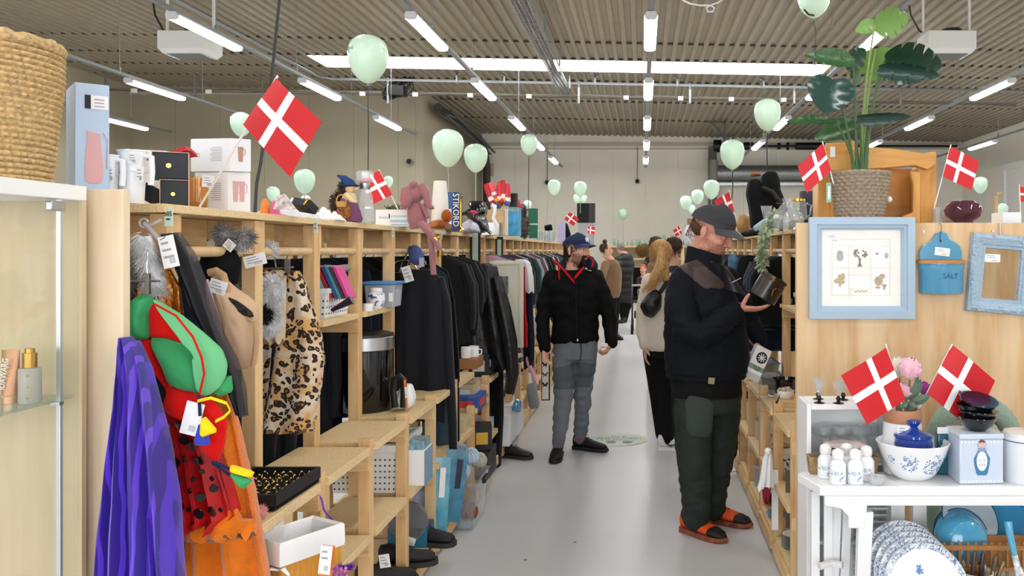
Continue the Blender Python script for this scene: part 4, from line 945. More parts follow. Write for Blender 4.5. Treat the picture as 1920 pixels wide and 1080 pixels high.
p0,p1=at(704,428,D),at(795,393,D);z0=TOPL
MB().bb(p0.x,p1.x,D,D+.1,z0,p1.z).build('carton',M_paper,t,bevel=.002)
pm=at(771,0,D).x;MB().bb(pm,at(788,0,D).x,D-.001,D,z0+.002,p1.z-.004).build('end_label',M_dark,t)
b=MB();b.bb(pm+.006,at(787,0,D).x-.004,D-.002,D-.001,at(0,413,D).z,at(0,397,D).z);b.build('barcode_patch',M_tag,t)
MB().tube([(at(779,0,D).x,D-.002,at(0,420,D).z),(at(779,0,D).x,D-.001,at(0,420,D).z)],.011,14).build('pink_dot',mat('pink_dot','#c02a78',.5),t)
b=MB();M_lb=mat('print_blue','#b9d3e6',.5)
for x0,x1,y0,y1 in((732,768,404,407),(732,768,412,417),(733,764,420,423),(710,728,406,410)):a,c=at(x0,y1,D),at(x1,y0,D);b.bb(a.x,c.x,D-.001,D,a.z,c.z)
b.build('glass_print',M_lb,t)
b=MB();a,c=at(729,410,D),at(731,401,D);b.bb(a.x,c.x,D-.001,D,a.z,c.z);b.build('small_print',M_dark,t);b=MB();a,c=at(765,402,D),at(768,398,D);b.bb(a.x,c.x,D-.001,D,a.z,c.z);b.build('small_print',M_dark,t)
b=MB();rng=random.Random(1);q=at(743,392,4.8)
for k in range(40):
 a=q+Vector((rng.uniform(-.05,.05),rng.uniform(-.02,.03),0));b.tube([a,a+Vector((rng.uniform(-.03,.03),0,rng.uniform(.005,.03)))],.0022,4)
tag(b.build('fir_sprig',mat('fir','#4d5d45',.8)),'small green fir sprig behind the long white box','sprig')
D=4.55;s=D/F;t=thing('elephant_plush','dusty pink plush elephant in gold shoes, legs dangling off the shelf','soft toy',at(785,427,D));M_el=mat('velour_mauve','#a06a6e',.9,bump=(60,.4),sheen=.6)
dp=lambda px,py,dy=0:at(px,py,D+dy)
b=MB();b.tube([dp(785,428,.06),dp(783,412,.06),dp(779,392,.06),dp(778,378,.06)],[16*s,19*s,16*s,9*s],16);b.build('torso',M_el,t)
b=MB();b.ball(dp(777,362,.05),(19*s,19*s,19*s),18,12);b.tube([dp(788,350,.04),dp(799,365,.03),dp(803,383,.02),dp(808,390,.02),dp(813,388,.02)],[11*s,8*s,5.5*s,4.5*s,4*s],12);b.build('head',M_el,t)
b=MB();puff(b,[(752,352),(768,350),(775,368),(768,388),(754,394),(749,375)],D,.02);b.build('ear',M_el,t)
b=MB();puff(b,[(765,345),(774,338),(784,343),(772,352)],D-.01,.01);b.build('tuft',M_el,t)
b=MB();b.tube([dp(790,420,-.03),dp(800,432,-.07),dp(813,445,-.09),dp(822,462,-.1),dp(825,473,-.1)],[8*s,6*s,6*s,5*s,5*s],12);b.build('leg',M_el,t)
b=MB();b.tube([dp(797,424,-.03),dp(806,436,-.06),dp(809,462,-.08),dp(811,490,-.08),dp(813,515,-.08)],[8*s,6*s,5.5*s,5.5*s,5*s],12);b.build('leg',M_el,t)
b=MB();b.tube([dp(825,470,-.1),dp(824,482,-.1)],[6*s,4*s],10);b.build('gold_shoe',M_gold,t);b=MB();b.tube([dp(815,446,-.09),dp(821,451,-.09)],[6.5*s,6*s],10);b.build('gold_cuff',M_gold,t)
b=MB();b.tube([dp(793,384,.04),dp(803,408,.02)],[6*s,4*s],10);b.build('arm',M_el,t)
q=top(818,430);D=q.y;s=D/F;b=MB();b.lathe([(17*s,0),(17*s,4*s),(15*s,60*s),(12*s,91*s),(11*s,93*s),(11*s,90*s)],q+Vector((0,.1,0)),24);tag(b.build('white_vase',mat('vase_white','#e7e4dc',.5)),'tall plain white vase behind the plush elephant','vase')
q=top(830,430);D=q.y;s=D/F;t=thing('brown_plush','rust brown plush toy lying right of the elephant','soft toy',q);M_rust=mat('rust_plush','#a5531f',.9,bump=(60,.5),sheen=.5)
b=MB();b.ball(at(823,421,D+.05),(20*s,.06,9*s),16,10);b.ball(at(838,405,D+.05),(10*s,.05,13*s),16,10);b.build('body',M_rust,t);b=MB();puff(b,[(802,425),(812,414),(824,411),(822,424),(808,430)],D,.02);b.build('ear',mat('rust_light','#b9794a',.8),t)
b=MB();b.ball(at(841,427,D-.02),(8*s,.03,8*s),12,8);b.build('paw',mat('paw_brown','#7f6152',.8),t)
D=5.7;t=thing('quiz_book','thick blue book with white spine lettering standing upright','book',at(850,434,D));p0,p1=at(843,434,D),at(860,360,D)
b=MB();b.bb(at(836,0,D).x,p1.x-.012,D+.01,D+.17,TOPL,p1.z);b.build('cover',mat('book_blue','#2c5b96',.4),t);MB().bb(at(849,0,D).x,p1.x,D,D+.012,TOPL,p1.z).build('spine',mat('book_navy','#1d3560',.4),t,bevel=.002)
put_text('STIKORD',.06,Vector((at(854.5,0,D).x,D-.002,(TOPL+p1.z)/2+.01)),(0,0,-1),X3,M_paper,t,sx=.9)
MB().bb(at(838,0,D).x,at(847,0,D).x,D-.01,D+.002,TOPL,at(0,392,D).z).build('white_booklet',M_paper,t)
q=at(863,432,5.75);s=5.75/F;q.z=TOPL;b=MB();b.lathe([(8*s,0),(8*s,3*s),(3*s,8*s),(2.2*s,30*s),(3*s,50*s),(2*s,56*s),(5*s,66*s),(4*s,67*s)],q,14);tag(b.build('brass_candlestick',M_gold),'slim brass candlestick right of the blue book','candlestick')
D=6.4;s=D/F;t=thing('leather_bag','glossy black leather bag with straps among the far left shelf items','bag',at(893,440,D));q=at(893,440,D);M_gl=mat('gloss_leather','#101012',.18,coat=.5)
b=MB();puff(b,[(876,377),(905,376),(911,392),(907,405),(914,430),(902,438),(884,420),(868,402),(888,395)],D,.1,.1);b.build('bag_body',M_gl,t)
b=MB();b.tube([at(x,y,D-.04)for x,y in((866,402),(880,394),(895,404),(905,425),(921,438))],.012,8);b.build('strap',M_gl,t);b=MB();b.ball(at(887,397,D-.12),(.022,.015,.012),10,6).ball(at(893,399,D-.12),(.015,.015,.01),10,6);b.build('pink_charm',mat('pink_charm','#d8307c',.4),t)
b=MB();puff(b,[(866,420),(880,410),(896,420),(900,436),(880,438),(864,436)],6.3,.05,.05);tag(b.build('silver_cloth',mat('silver_cloth','#b9b6c4',.35,.3,bump=(40,.8,.01))),'crumpled silver cloth lying before the black leather bag','cloth')
D=7.2
p0,p1=at(912,440,D),at(944,393,D);t=thing('wooden_case','small light wooden case behind the white swan figure','box',at(928,440,D));MB().bb(p0.x,p1.x,D,D+.15,TOPL,p1.z).build('case',M_pineX,t,bevel=.003);MB().bb(p0.x-.02,p1.x-.02,D-.1,D-.005,TOPL,at(0,418,D).z).build('silver_tin',M_steel,t)
b=MB();b.tube([at(x,y,7.0)for x,y in((922,385),(928,387),(928,398),(925,408),(932,424),(930,441))],[.02,.018,.014,.014,.018,.008],10);tag(b.build('white_figure',M_white),'slim white curved figurine in front of the wooden case','figurine')
D=7.3;t=thing('bingo_box','blue bingo game box with yellow lettering standing upright','game box',at(955,445,D));p0,p1=at(943,445,D),at(971,388,D);xm=at(953,0,D).x
MB().bb(xm,p1.x,D,D+.2,TOPL,p1.z).build('box',mat('bingo_blue','#3fa4d4',.4,var=(14,.4)),t);MB().bb(p0.x,xm,D-.01,D+.2,TOPL,at(0,392,D).z).build('white_side',M_paper,t)
put_text('BINGO',.037,Vector((at(961,0,D).x,D-.002,at(0,394,D).z)),X3,Z3,mat('bingo_yellow','#f2cf2a',.5),t)
t=thing('cracker_bag','red and white striped party crackers in a clear bag','party crackers',at(935,386,7.2))
for k,(x0,y0,x1,y1,m)in enumerate(((911,345,926,384,'#c4202c'),(920,342,929,372,'#e25a60'),(937,340,938,386,'#d5242f'),(943,338,945,380,'#b51d2a'),(952,345,951,386,'#d1313a'))):
 a,c=at(x0,y0,7.2),at(x1,y1,7.2);MB().tube([a,a.lerp(c,.2),a.lerp(c,.8),c],[.018,.028,.028,.02],10).build('cracker',mat('cracker%d'%k,m,.3),t);MB().tube([a.lerp(c,.62),a.lerp(c,.8)],.0285,10).build('white_band',M_paper,t)
b=MB();rng=random.Random(8)
for k in range(16):b.mi=k%4;b.ball(at(rng.uniform(925,952),rng.uniform(375,388),7.15+rng.uniform(0,.1)),.02,8,6)
tag(b.build('toy_assortment',[mat('toy_b','#2b5fb4',.4),mat('toy_y','#e8a52a',.4),mat('toy_g','#3d8a4a',.4),mat('toy_r','#cf2f35',.4)]),'jumble of small bright toys below the red crackers','toys',kind='stuff')
p0,p1=at(955,388,7.4),at(970,363,7.4);b=MB();b.bb(p0.x,p1.x,7.36,7.44,at(0,388,7.3).z+.0005,p1.z);tag(b.build('black_box',M_black),'small matt black box standing on the bingo box','box')
b=MB();puff(b,[(972,372),(976,378),(974,388),(980,384),(982,390),(974,396),(969,385)],7.55,.02);tag(b.build('ribbon_bow',mat('bow_red','#d94858',.5)),'small red ribbon bow beside the black box','bow')
b=MB();furball(b,at(983,425,8.6),(.045,.05,.11),500,.03,2,.003);furball(b,at(980,395,8.6),(.035,.04,.05),300,.03,4,.003);tag(b.build('zebra_plush',mat('zebra','#57534f',.9,var=(26,.9))),'grey and black furry plush left of the green roll','soft toy')
D=8.9;p0,p1=at(992,447,D),at(1009,391,D);t=thing('mat_roll','dark green rolled mat standing upright on the far left shelf','roll',at(1000,447,D));MB().tube([(at(1000,0,D).x,D,TOPL),(at(1000,0,D).x,D,p1.z)],(p1.x-p0.x)/2,20).build('roll',mat('roll_green','#1d6a52',.6),t);MB().tube([(at(1000,0,D).x,D,at(0,422,D).z),(at(1000,0,D).x,D,at(0,419,D).z)],(p1.x-p0.x)/2*1.02,20).build('tape_band',mat('band_white','#b9d0c4',.5),t)
gp=None;rng=random.Random(6)
for i in range(18):
 q=Vector((at(1013+(i%9)*5.0,0,12.2).x-.12,12+.22*(i//9)+rng.uniform(-.04,.04),TOPL))
 if gp is None:
  gp=thing('drinking_glass','clear drinking glass in the cluster right of the green roll','glass',q,'drinking glasses on the far left shelf',local=True);o=gp
  MB().lathe([(.024,0),(.03,.12),(.028,.12),(.022,.006)],(0,0,0),14).build('bowl',mat('thin_glass','#ffffff',.05,trans=.9,ior=1.15),gp)
 else:o=dup(gp,q)
 o.scale=(rng.uniform(.85,1.1),)*2+(rng.uniform(.7,1.4),)
b=MB();puff(b,[(1047,425),(1062,416),(1070,440),(1066,452),(1050,451)],14,.1,.1);tag(b.build('black_bag',M_blackcloth),'small black bag on the far left shelf below a paper flag','bag')
b=MB();puff(b,[(1020,423),(1034,420),(1036,432),(1022,434)],12.1,.08,.05);tag(b.build('dark_hat',M_blackcloth),'flat dark hat lying over the glasses on the far left shelf','hat')
p0,p1=at(1046,426,13.6),at(1058,416,13.6);b=MB();b.bb(p0.x,p1.x,13.6,13.8,TOPL,p1.z);tag(b.build('lilac_box',mat('lilac','#b3acd6',.5)),'lilac box behind the glasses on the far left shelf','box')
D=21;t=thing('loudspeaker','tall black loudspeaker standing on the far left shelf','loudspeaker',at(1098,416,D));p0,p1=at(1082,417,D),at(1115,381,D);b=MB();b.bb(p0.x,at(1104,0,D).x,D,D+.3,p0.z,p1.z);b.build('front_grille',mat('spk','#19191b',.8),t);b=MB();b.bb(at(1104,0,D).x,p1.x,D+.005,D+.3,p0.z,p1.z);b.build('cabinet_side',mat('spk_side','#0f0f10',.4),t)
b=MB();b.bb(at(1084,0,D).x,at(1112,0,D).x,D+.02,D+.3,TOPL,at(0,418,D).z);tag(b.build('metal_rack',mat('grey_rack','#86888c',.5)),'grey metal box carrying the black loudspeaker','box')
# clothes further along the left rails
RX=-1.354
def hang(name,label,cat,D,rows,m,th=.05,nf=6,amp=.2,ph=0,sleeve=None,group='garments on the left rail',x=None,hg=True,part='cloth'):
 t=thing(name,label,cat,at((rows[0][1]+rows[0][2])/2,rows[-1][0],D),group)
 b=MB();garment(b,D,rows,th,nf,amp,n=40,ph=ph);b.build(part,m,t)
 for sl in sleeve or[]:
  b=MB();b.tube([at(px,py,D+dy)for px,py,r,dy in sl],[(r*D/F,r*D/F*.7)for px,py,r,dy in sl],14);b.build('sleeve',m,t)
 if hg:hanger(t,RX if x is None else x,D,w=(rows[1][2]-rows[1][1])*D/F*.42)
 return t
M_knit=mat('charcoal_knit','#202126',.95,bump=(150,.5,.003),sheen=.15);M_blk2=mat('black_wool','#0e0e10',.95,bump=(60,.4),sheen=.1);M_rib=mat('green_rib','#15302b',.9,bump=(50,.7));M_den=mat('denim_blue','#3d5566',.85,bump=(120,.4),var=(30,.15));M_nyl=mat('black_nylon','#111113',.4,bump=(14,.6,.02))
hang('sweater','charcoal knitted sweater facing the aisle with a white tag','sweater',4.85,[(505,772,806),(515,756,822),(545,742,830),(640,742,832),(760,742,834),(790,743,833)],M_knit,.05,4,.25,0,[[(824,520,12,.02),(836,570,14,.03),(842,680,13,.03),(848,790,12,.02),(850,860,10,.0)]])
hang('cardigan','black wool cardigan hanging right behind the charcoal sweater','cardigan',5.12,[(496,788,818),(508,795,840),(560,800,852),(680,805,862),(840,815,862),(848,820,860)],M_blk2,.05,5,.25,1)
hang('rib_jumper','dark green ribbed jumper between the charcoal sweater and black cardigan','jumper',4.99,[(502,786,818),(515,790,838),(570,800,846),(660,800,846)],M_rib,.03,5,.2,2)
hang('denim_skirt','blue grey skirt showing below the charcoal sweater','skirt',5.03,[(510,790,812),(600,795,830),(730,792,842),(800,790,843),(856,789,843)],M_den,.03,4,.3,1,hg=False)
b=MB();puff(b,[(764,463),(778,459),(788,468),(793,494),(780,498),(768,492)],4.75,.04,.04);tag(b.build('scarf',mat('scarf_blue','#4a5888',.85,bump=(50,.7))),'slate blue scarf draped over the rail above the sweater','scarf')
price_tag(764,514,4.74,17,30,-.3,'white tag hanging from the charcoal sweater on a black string',string=at(758,494,4.74))
price_tag(745,556,4.68,7,26,0,'white tag hanging beside the plastic container with blue lid')
b=MB();q=at(791,490,4.7);b.bb(q.x-.012,q.x+.012,4.69,4.71,q.z-.03,q.z+.02);tag(b.build('clear_clip',mat('clear_plastic','#eef0ff',.1,trans=.7,ior=1.3)),'clear plastic clip hanging beside the slate blue scarf','clip')
hang('puffer_jacket','large shiny black jacket with sleeve reaching into the aisle','jacket',6.35,[(494,870,918),(500,864,932),(530,862,938),(600,864,950),(640,868,958),(668,876,962),(690,905,962)],M_nyl,.09,4,.25,.5,[[(930,520,16,-.03),(944,580,20,-.04),(956,640,20,-.05),(961,700,17,-.04),(955,735,14,-.02)]])
hang('black_trousers','black trousers hanging down below the shiny black jacket','trousers',6.5,[(600,905,940),(690,912,944),(780,916,944),(850,918,940),(884,920,938)],M_blk2,.05,4,.2,0,hg=False)
D=6.85;p0,p1=at(917,652,D),at(981,489,D);t=thing('cabinet_door','cream cabinet door with two small panes propped between the clothes','door leaf',p0)
T=rotm(0,0,0);M_cream=mat('cream_paint','#dedcc9',.5)
MB().bb(p0.x,p1.x,D,D+.025,p0.z,p1.z).build('panel',M_cream,t,bevel=.003);b=MB();b.bb(p0.x+.015,p1.x-.012,D-.012,D,p1.z-.03,p1.z-.012).bb(p0.x+.015,p1.x-.012,D-.012,D,p0.z+.02,p0.z+.035).bb(p1.x-.03,p1.x-.014,D-.012,D,p0.z+.03,p1.z-.03);b.build('moulding',M_cream,t)
for y0,y1 in((552,518),(600,556)):
 a,c=at(938,y0,D),at(953,y1,D);MB().bb(a.x,c.x,D-.003,D,a.z,c.z).build('pane',mat('pane_green','#6f7a72',.3,var=(30,.5)),t)
hang('white_shirt','white shirt with dark lower half just behind the cream door','shirt',7.2,[(486,966,985),(492,968,994),(520,972,1000),(548,974,1001)],mat('shirt_white','#e3e5ea',.85,bump=(40,.5)),.05,4,.2,0)
hang('navy_blouse','navy printed top below the white shirt beside the cream door','top',7.3,[(540,972,998),(580,974,999),(640,978,1002),(690,982,1000)],mat('top_navy','#141a2b',.85,bump=(40,.5)),.05,4,.2,1,hg=False)
hang('red_dress','red garment hanging low beside the cream door','dress',7.1,[(500,976,984),(585,979,986),(610,979,989),(650,979,989)],mat('dress_red','#b3141f',.8),.03,3,.2,1,hg=False)
b=MB();b.tube([at(978,648,7.3),at(988,676,7.28),at(999,700,7.25),at(1008,722,7.2)],[(.03,.02),(.034,.02),(.03,.018),(.02,.014)],12);tag(b.build('pink_trousers',mat('pink_cloth','#e3b4c6',.8,bump=(40,.5))),'pale pink trouser leg dangling out over the aisle','trousers')
PAL=['#17181c','#101114','#23252c','#1a2236','#2c3d52','#cfcfd4','#d8a9b6','#6f4a44','#3c3330','#20242e','#8fa3b5','#1a1a1c','#c9bda9','#5a2430','#2d4a45','#b9b2c6','#2f3546']
PN=['black','black','charcoal','navy','blue','pale grey','pink','brown','dark brown','dark grey','light blue','black','beige','wine red','dark green','lilac','slate']
rng=random.Random(12);gproto={}
def rackrow(x0,d0,d1,step,cols,group,lab,zt=1.6,zb=(.95,1.2),w=(.17,.21)):
 D=d0;n=0
 while D<d1:
  ci=rng.choice(cols);zl=rng.uniform(*zb);ww=rng.uniform(*w);k=(ci,n%3)
  if k not in gproto:
   t=thing('hanging_shirt','x','garment',(0,0,0),group,local=True);b=MB();rings=[]
   for z,h,th in((0,.05,.02),(-.02,.09,.03),(-.06,.18,.035),(-.12,.2,.04),(-.35,.19,.045),(-.62,.2,.05)):
    q=[]
    for j in range(28):
     a=2*pi*j/28;x=h*math.copysign(abs(cos(a))**.8,cos(a));q.append(Vector((x,th*sin(a)+.25*th*sin(x*45+n)*(-z)*1.6,z+.01*sin(j*2+n)*(z<-.6))))
    rings.append(q)
   b.loft(rings);b.build('cloth',mat('rack_cloth%d'%ci,PAL[ci],.88,bump=(40,.5),sheen=.1),t)
   for s in(-1,1):MB().tube([(s*.15,0,-.06),(s*.2,0,-.2),(s*.21,.01,-.4),(s*.2,.02,-.52)],[(.05,.03),(.055,.035),(.045,.03),(.035,.025)],10).build('sleeve',MATS['rack_cloth%d'%ci],t)
   b=MB();b.tube([(.018*cos(a),0,.04+.018*sin(a))for a in[pi-pi*k2/8 for k2 in range(9)]]+[(.018,0,.03),(0,0,-.0)],.0024,6);b.tube([(-.16,0,-.055),(0,0,.0),(.16,0,-.055)],.004,6);b.build('hanger',M_chrome,t)
   gproto[k]=t;o=t
  else:o=dup(gproto[k])
  o.location=(x0,D,zt);o.scale=(ww/.2,1,(zt-zl)/.62);o['group']=group;o['label']='%s garment %s'%(PN[ci],lab(D));n+=1;D+=step*rng.uniform(.7,1.3)
CM=lambda D:['third','fourth','fifth','sixth','seventh','eighth','ninth','tenth','eleventh','twelfth','thirteenth','fourteenth','fifteenth','sixteenth','seventeenth','eighteenth','nineteenth','twentieth'][max(0,min(17,int((D-3.46)/.53)))]
rackrow(RX,5.75,6.2,.16,[0,1,2,11],'garments on the left rail',lambda D:'hanging just before the shiny black jacket, left rail')
rackrow(RX,7.5,13.3,.13,list(range(17)),'garments on the left rail',lambda D:'on the left rail, %s shelving unit from the panel'%CM(D))
rackrow(-1.72,2.6,10.5,.22,[0,1,2,11,3,9],'garments on the rear rail of the left shelving',lambda D:'on the rear rail behind the %s left shelving unit'%CM(D),zb=(.55,.9),w=(.2,.24))
# goods on the left shelves
S1,S2,S0,SM=.852,.499,.125,1.35
M_wpl=mat('white_plastic','#eef0f2',.4)
def perforated(x0,x1,y0,y1,z0,h,label,group,hole='#4a4650'):
 t=thing('storage_basket',label,'basket',((x0+x1)/2,(y0+y1)/2,z0),group);b=MB();k=.93;cx,cy=(x0+x1)/2,(y0+y1)/2
 def ring(s,z):return[Vector((cx+(a-cx)*s,cy+(c-cy)*s,z))for a,c in((x0,y0),(x1,y0),(x1,y1),(x0,y1))]
 b.loft([ring(k,z0),ring(1,z0+h),ring(.965,z0+h),ring(k*.96,z0+.01)]);b.build('body',M_wpl,t,bevel=.003)
 b=MB();b.loft([ring(1.0,z0+h*.86),ring(1.04,z0+h*.86),ring(1.04,z0+h),ring(.97,z0+h+.004)],caps=False);b.build('rim',M_wpl,t)
 b=MB();nx,nzz=max(3,int((x1-x0)/.022)),max(2,int(h*.68/.024))
 for i in range(nx):
  for j in range(nzz):
   u,v=(i+.5)/nx,(j+.7)/(nzz+.6)*.8;s=k+(1-k)*v;X=cx+(x0+(x1-x0)*u-cx)*s;Y=cy+(y0-cy)*s;b.tube([(X,Y-.0012,z0+h*v),(X,Y+.001,z0+h*v)],.0048,6)
 ny=max(3,int((y1-y0)/.03))
 for i in range(ny):
  for j in range(nzz):
   u,v=(i+.5)/ny,(j+.7)/(nzz+.6)*.8;s=k+(1-k)*v;Y=cy+(y0+(y1-y0)*u-cy)*s;X=cx+(x1-cx)*s;b.tube([(X-.001,Y,z0+h*v),(X+.0012,Y,z0+h*v)],.0048,6)
 o=b.build('hole_pattern',mat('hole_dark',hole,.7),t);o['kind']='stuff';return t
perforated(-1.66,-1.345,3.63,3.93,SM,.125,'white perforated basket holding paperbacks on the upper shelf','white perforated baskets')
bk=[('#3a7d4a',602),('#8fb6cc',610),('#b3202c',618),('#2f4f86',627),('#4f8fa6',634),('#3a3a40',640),('#d13a8c',648)]
for c,px in bk:
 D=3.72;p=at(px-2,529,D);T=rotm(0,radians(-24),0);b=MB();o=thing('paperback','%s paperback leaning in the white basket on the upper shelf'%{'#3a7d4a':'green','#8fb6cc':'pale blue','#b3202c':'red','#2f4f86':'dark blue','#4f8fa6':'teal','#3a3a40':'dark grey','#d13a8c':'pink'}[c],'book',p,'paperbacks in the white basket')
 MB().box(p,(.013,.1,.15),T).build('cover',mat('book'+c[1:],c,.5),o,bevel=.001);MB().box(p+T@Vector((0,.003,.001)),(.009,.098,.1505),T).build('pages',M_paper,o)
b=MB();puff(b,[(606,495),(625,498),(648,495),(652,506),(640,512),(610,512)],3.9,.06,.05);tag(b.build('grey_cushion',mat('cushion_grey','#8d8880',.85)),'grey cushion stuffed behind the paperbacks on the upper shelf','cushion')
b=MB();b.tube([at(622,582,3.5),at(645,570,3.5),at(660,562,3.5)],[.008,.014,.018],10);tag(b.build('hair_brush',mat('brush_dark','#2a1838',.3)),'dark purple brush lying before the white basket of paperbacks','brush')
q=at(700,572,4.2);t=thing('ginger_jar','blue and white lidded ginger jar beside the plastic container','jar',(q.x,4.25,SM));M_bw=None
def bluewhite(name,scale=28,thr=(.52,.6),c='#2d5fae',base='#f4f5f7'):
 m,nt,b,tc=tex_nodes(name,.15);n=nt.nodes.new('ShaderNodeTexNoise');n.inputs['Scale'].default_value=scale;n.inputs['Detail'].default_value=3;n.inputs['Distortion'].default_value=1.5
 nt.links.new(tc.outputs['Object'],n.inputs['Vector']);r=ramp(nt,n.outputs['Fac'],[(thr[0],base),(thr[1],c)]);nt.links.new(r.outputs[0],b.inputs['Base Color']);return m
M_bw=bluewhite('blue_white_porcelain')
MB().lathe([(.026,0),(.03,.005),(.042,.05),(.04,.075),(.028,.085)],(q.x,4.25,SM),24).build('body',M_bw,t);MB().lathe([(.028,.086),(.029,.1),(.026,.104),(.003,.106)],(q.x,4.25,SM),24).build('lid',M_white,t)
b=MB();b.lathe([(.022,0),(.024,.03),(.022,.036)],(at(690,575,4.1).x,4.1,SM),20);tag(b.build('white_pot',M_white),'small white pot in front of the ginger jar','pot')
p0,p1=at(688,575,4.4),at(745,527,4.4);t=thing('food_container','clear plastic container with a blue lid on the upper shelf','container',(p0.x,4.4,SM));b=MB();b.loft([[Vector((x,y,z))for x,y in((p0.x+.01-e,4.36-e),(p1.x-.01+e,4.36-e),(p1.x-.01+e,4.5+e),(p0.x+.01-e,4.5+e))]for z,e in((SM,0),(p1.z-.018,.008))]);b.build('tub',mat('clear_tub','#dfe6f0',.2,trans=.55,ior=1.2),t,bevel=.004);MB().bb(p0.x-.008,p1.x+.008,4.34,4.52,p1.z-.016,p1.z-.002).build('lid',mat('lid_blue','#4f8fd6',.35),t,bevel=.003)
MB().bb(p1.x-.03,p1.x-.01,4.35,4.352,SM+.03,SM+.075).build('price_sticker',M_tag,t)
t=thing('waste_bin','black cylindrical waste bin with a steel band under the lid','bin',(-1.5,4.24,S1));c=(-1.39,4.25,S1)
MB().lathe([(.142,0),(.146,.006),(.146,.298),(.144,.3)],c,48).build('body',mat('bin_black','#0c0c0e',.08,coat=.5),t);MB().lathe([(.147,.3),(.149,.302),(.149,.362),(.147,.364)],c,48).build('steel_band',M_steel,t);MB().lathe([(.147,.364),(.145,.376),(.12,.384),(.01,.386)],c,48).build('lid',mat('bin_lid','#1b1b1d',.35),t)
t=thing('steam_iron','black and white steam iron standing on its heel with an orange tag','iron',at(752,768,4.17));D=4.17
b=MB();puff(b,[(752,722),(768,722),(776,745),(772,764),(742,768),(738,760)],D+.03,.03,.05);b.build('body',M_white,t);b=MB();b.tube([at(x,y,D-.01)for x,y in((741,764),(737,735),(739,710),(750,706),(757,712),(757,740),(756,764))],[(.012,.016)]*7,10);b.build('handle',M_black,t)
b=MB();b.sheet(lambda u,v:at(757+4*u+3*v,712+38*v,D-.04),2,6,.002);b.build('orange_tag',mat('tag_orange','#f07a1e',.6),t);price_tag(761,736,D-.045,4,20,-.05,parent=t);b=MB();b.sheet(lambda u,v:at(760+4*u+2*v,750+55*v,D-.035),2,6,.002);b.build('hanging_strap',mat('strap_pink','#c98d84',.7),t)
perforated(-1.47,-1.15,4.0,4.42,S2,.23,'large white perforated basket on the second shelf under the waste bin','white perforated baskets')
p=at(790,903,4.3);t=thing('cardboard_box','white box with blue end on the second shelf, right of the perforated basket','box',(p.x,4.3,S2));MB().bb(-1.145+.0,-1.06,4.14,4.3,S2+.0,S2+.17).build('carton',M_paper,t,bevel=.002);MB().bb(-1.06,-1.058,4.141,4.299,S2,S2+.168).build('blue_end',mat('end_blue','#7f9fb8',.5),t);MB().bb(-1.14,-1.065,4.16,4.28,S2+.171,S2+.215).build('folded_blister',mat('blister','#7ea4b4',.15,var=(50,.5)),t)
M_shoe=mat('shoe_black','#131315',.6,bump=(60,.5))
def shoe(o,ang,label,L=.29,group=None,m=M_shoe,sole='#2e2c2b',lace=None,z=0,parent=None):
 t=thing('shoe',label,'shoe',(o[0],o[1],z),group,local=True)if parent is None else parent
 b=MB();b.loft([[Vector((x*L,w*sin(a)*1.0,zb+hh*(1+cos(a))/2 if False else zb+hh*(.5+.5*cos(a))))for a in[2*pi*k/18 for k in range(18)]]for x,w,zb,hh in((-.5,.026,.02,.07),(-.46,.036,.016,.095),(-.3,.04,.016,.1),(-.15,.042,.016,.085),(.05,.047,.016,.065),(.25,.05,.016,.052),(.4,.045,.018,.042),(.48,.028,.02,.028))])
 b.build('upper',m,t);b=MB();P=[(x*L,s*w)for x,w,s in((-.52,.02,1),(-.47,.039,1),(-.2,.042,1),(.1,.051,1),(.3,.054,1),(.45,.045,1),(.53,.02,1))];P=P+[(x,-y)for x,y in P[::-1]];b.prism(P,(0,0,0),X3,Y3,(0,0,.024));b.build('sole',mat('sole_'+sole[1:],sole,.7),t)
 b=MB()
 for k in range(4):x=(-.02+.075*k)*L;zz=.098-.012*k;b.tube([(x,-.025,zz-.012),(x+.01,0,zz),(x,.025,zz-.012)],.003,5)
 b.build('laces',lace or M_black,t)
 if parent is None:t.location=(o[0],o[1],z);t.rotation_euler=(0,0,ang)
 return t
for k,(x,y,a,lab)in enumerate(((-1.16,3.86,.5,'black shoe with a white tag on the bottom shelf, left one'),(-1.13,4.1,.3,'black shoe on the bottom shelf, toe behind the tagged one'),(-1.10,4.4,-.2,'black shoe with grey sole sticking out of the bottom shelf'))):shoe((x,y),a,lab,z=S0+.002,group='black shoes on the bottom left shelf',L=.27)
price_tag(721,1052,3.66,20,25,-.15,'white tag on the left black shoe, bottom shelf');price_tag(770,1015,4.2,17,14,.3,'white tag lying on the rear black shoe, bottom shelf')
p0,p1=at(759,1002,4.35),at(800,918,4.35);t=thing('cat_print_box','grey box printed with cats at the back of the bottom shelf','box',(-1.2,4.45,S0));MB().bb(-1.24,-1.09,4.6,4.63,S0,.44).build('panel',mat('cat_print','#a9b2c4',.5,var=(14,.6)),t)
b=MB();c=Vector((-1.2,4.35,S0+.13));b.tube([c,c+Vector((.0,.03,.0))],.1,28);tag(b.build('kitchen_scale',mat('scale_grey','#70747c',.35)),'round grey scale disc leaning on the bottom shelf below the cats','scale')
p=at(760,1030,4.3);b=MB();b.bb(-1.3,-1.1,4.35,4.5,S0,S0+.1);tag(b.build('teal_box',mat('teal_box','#1e6484',.4,var=(16,.5))),'teal box on the bottom shelf behind the black shoes','box')
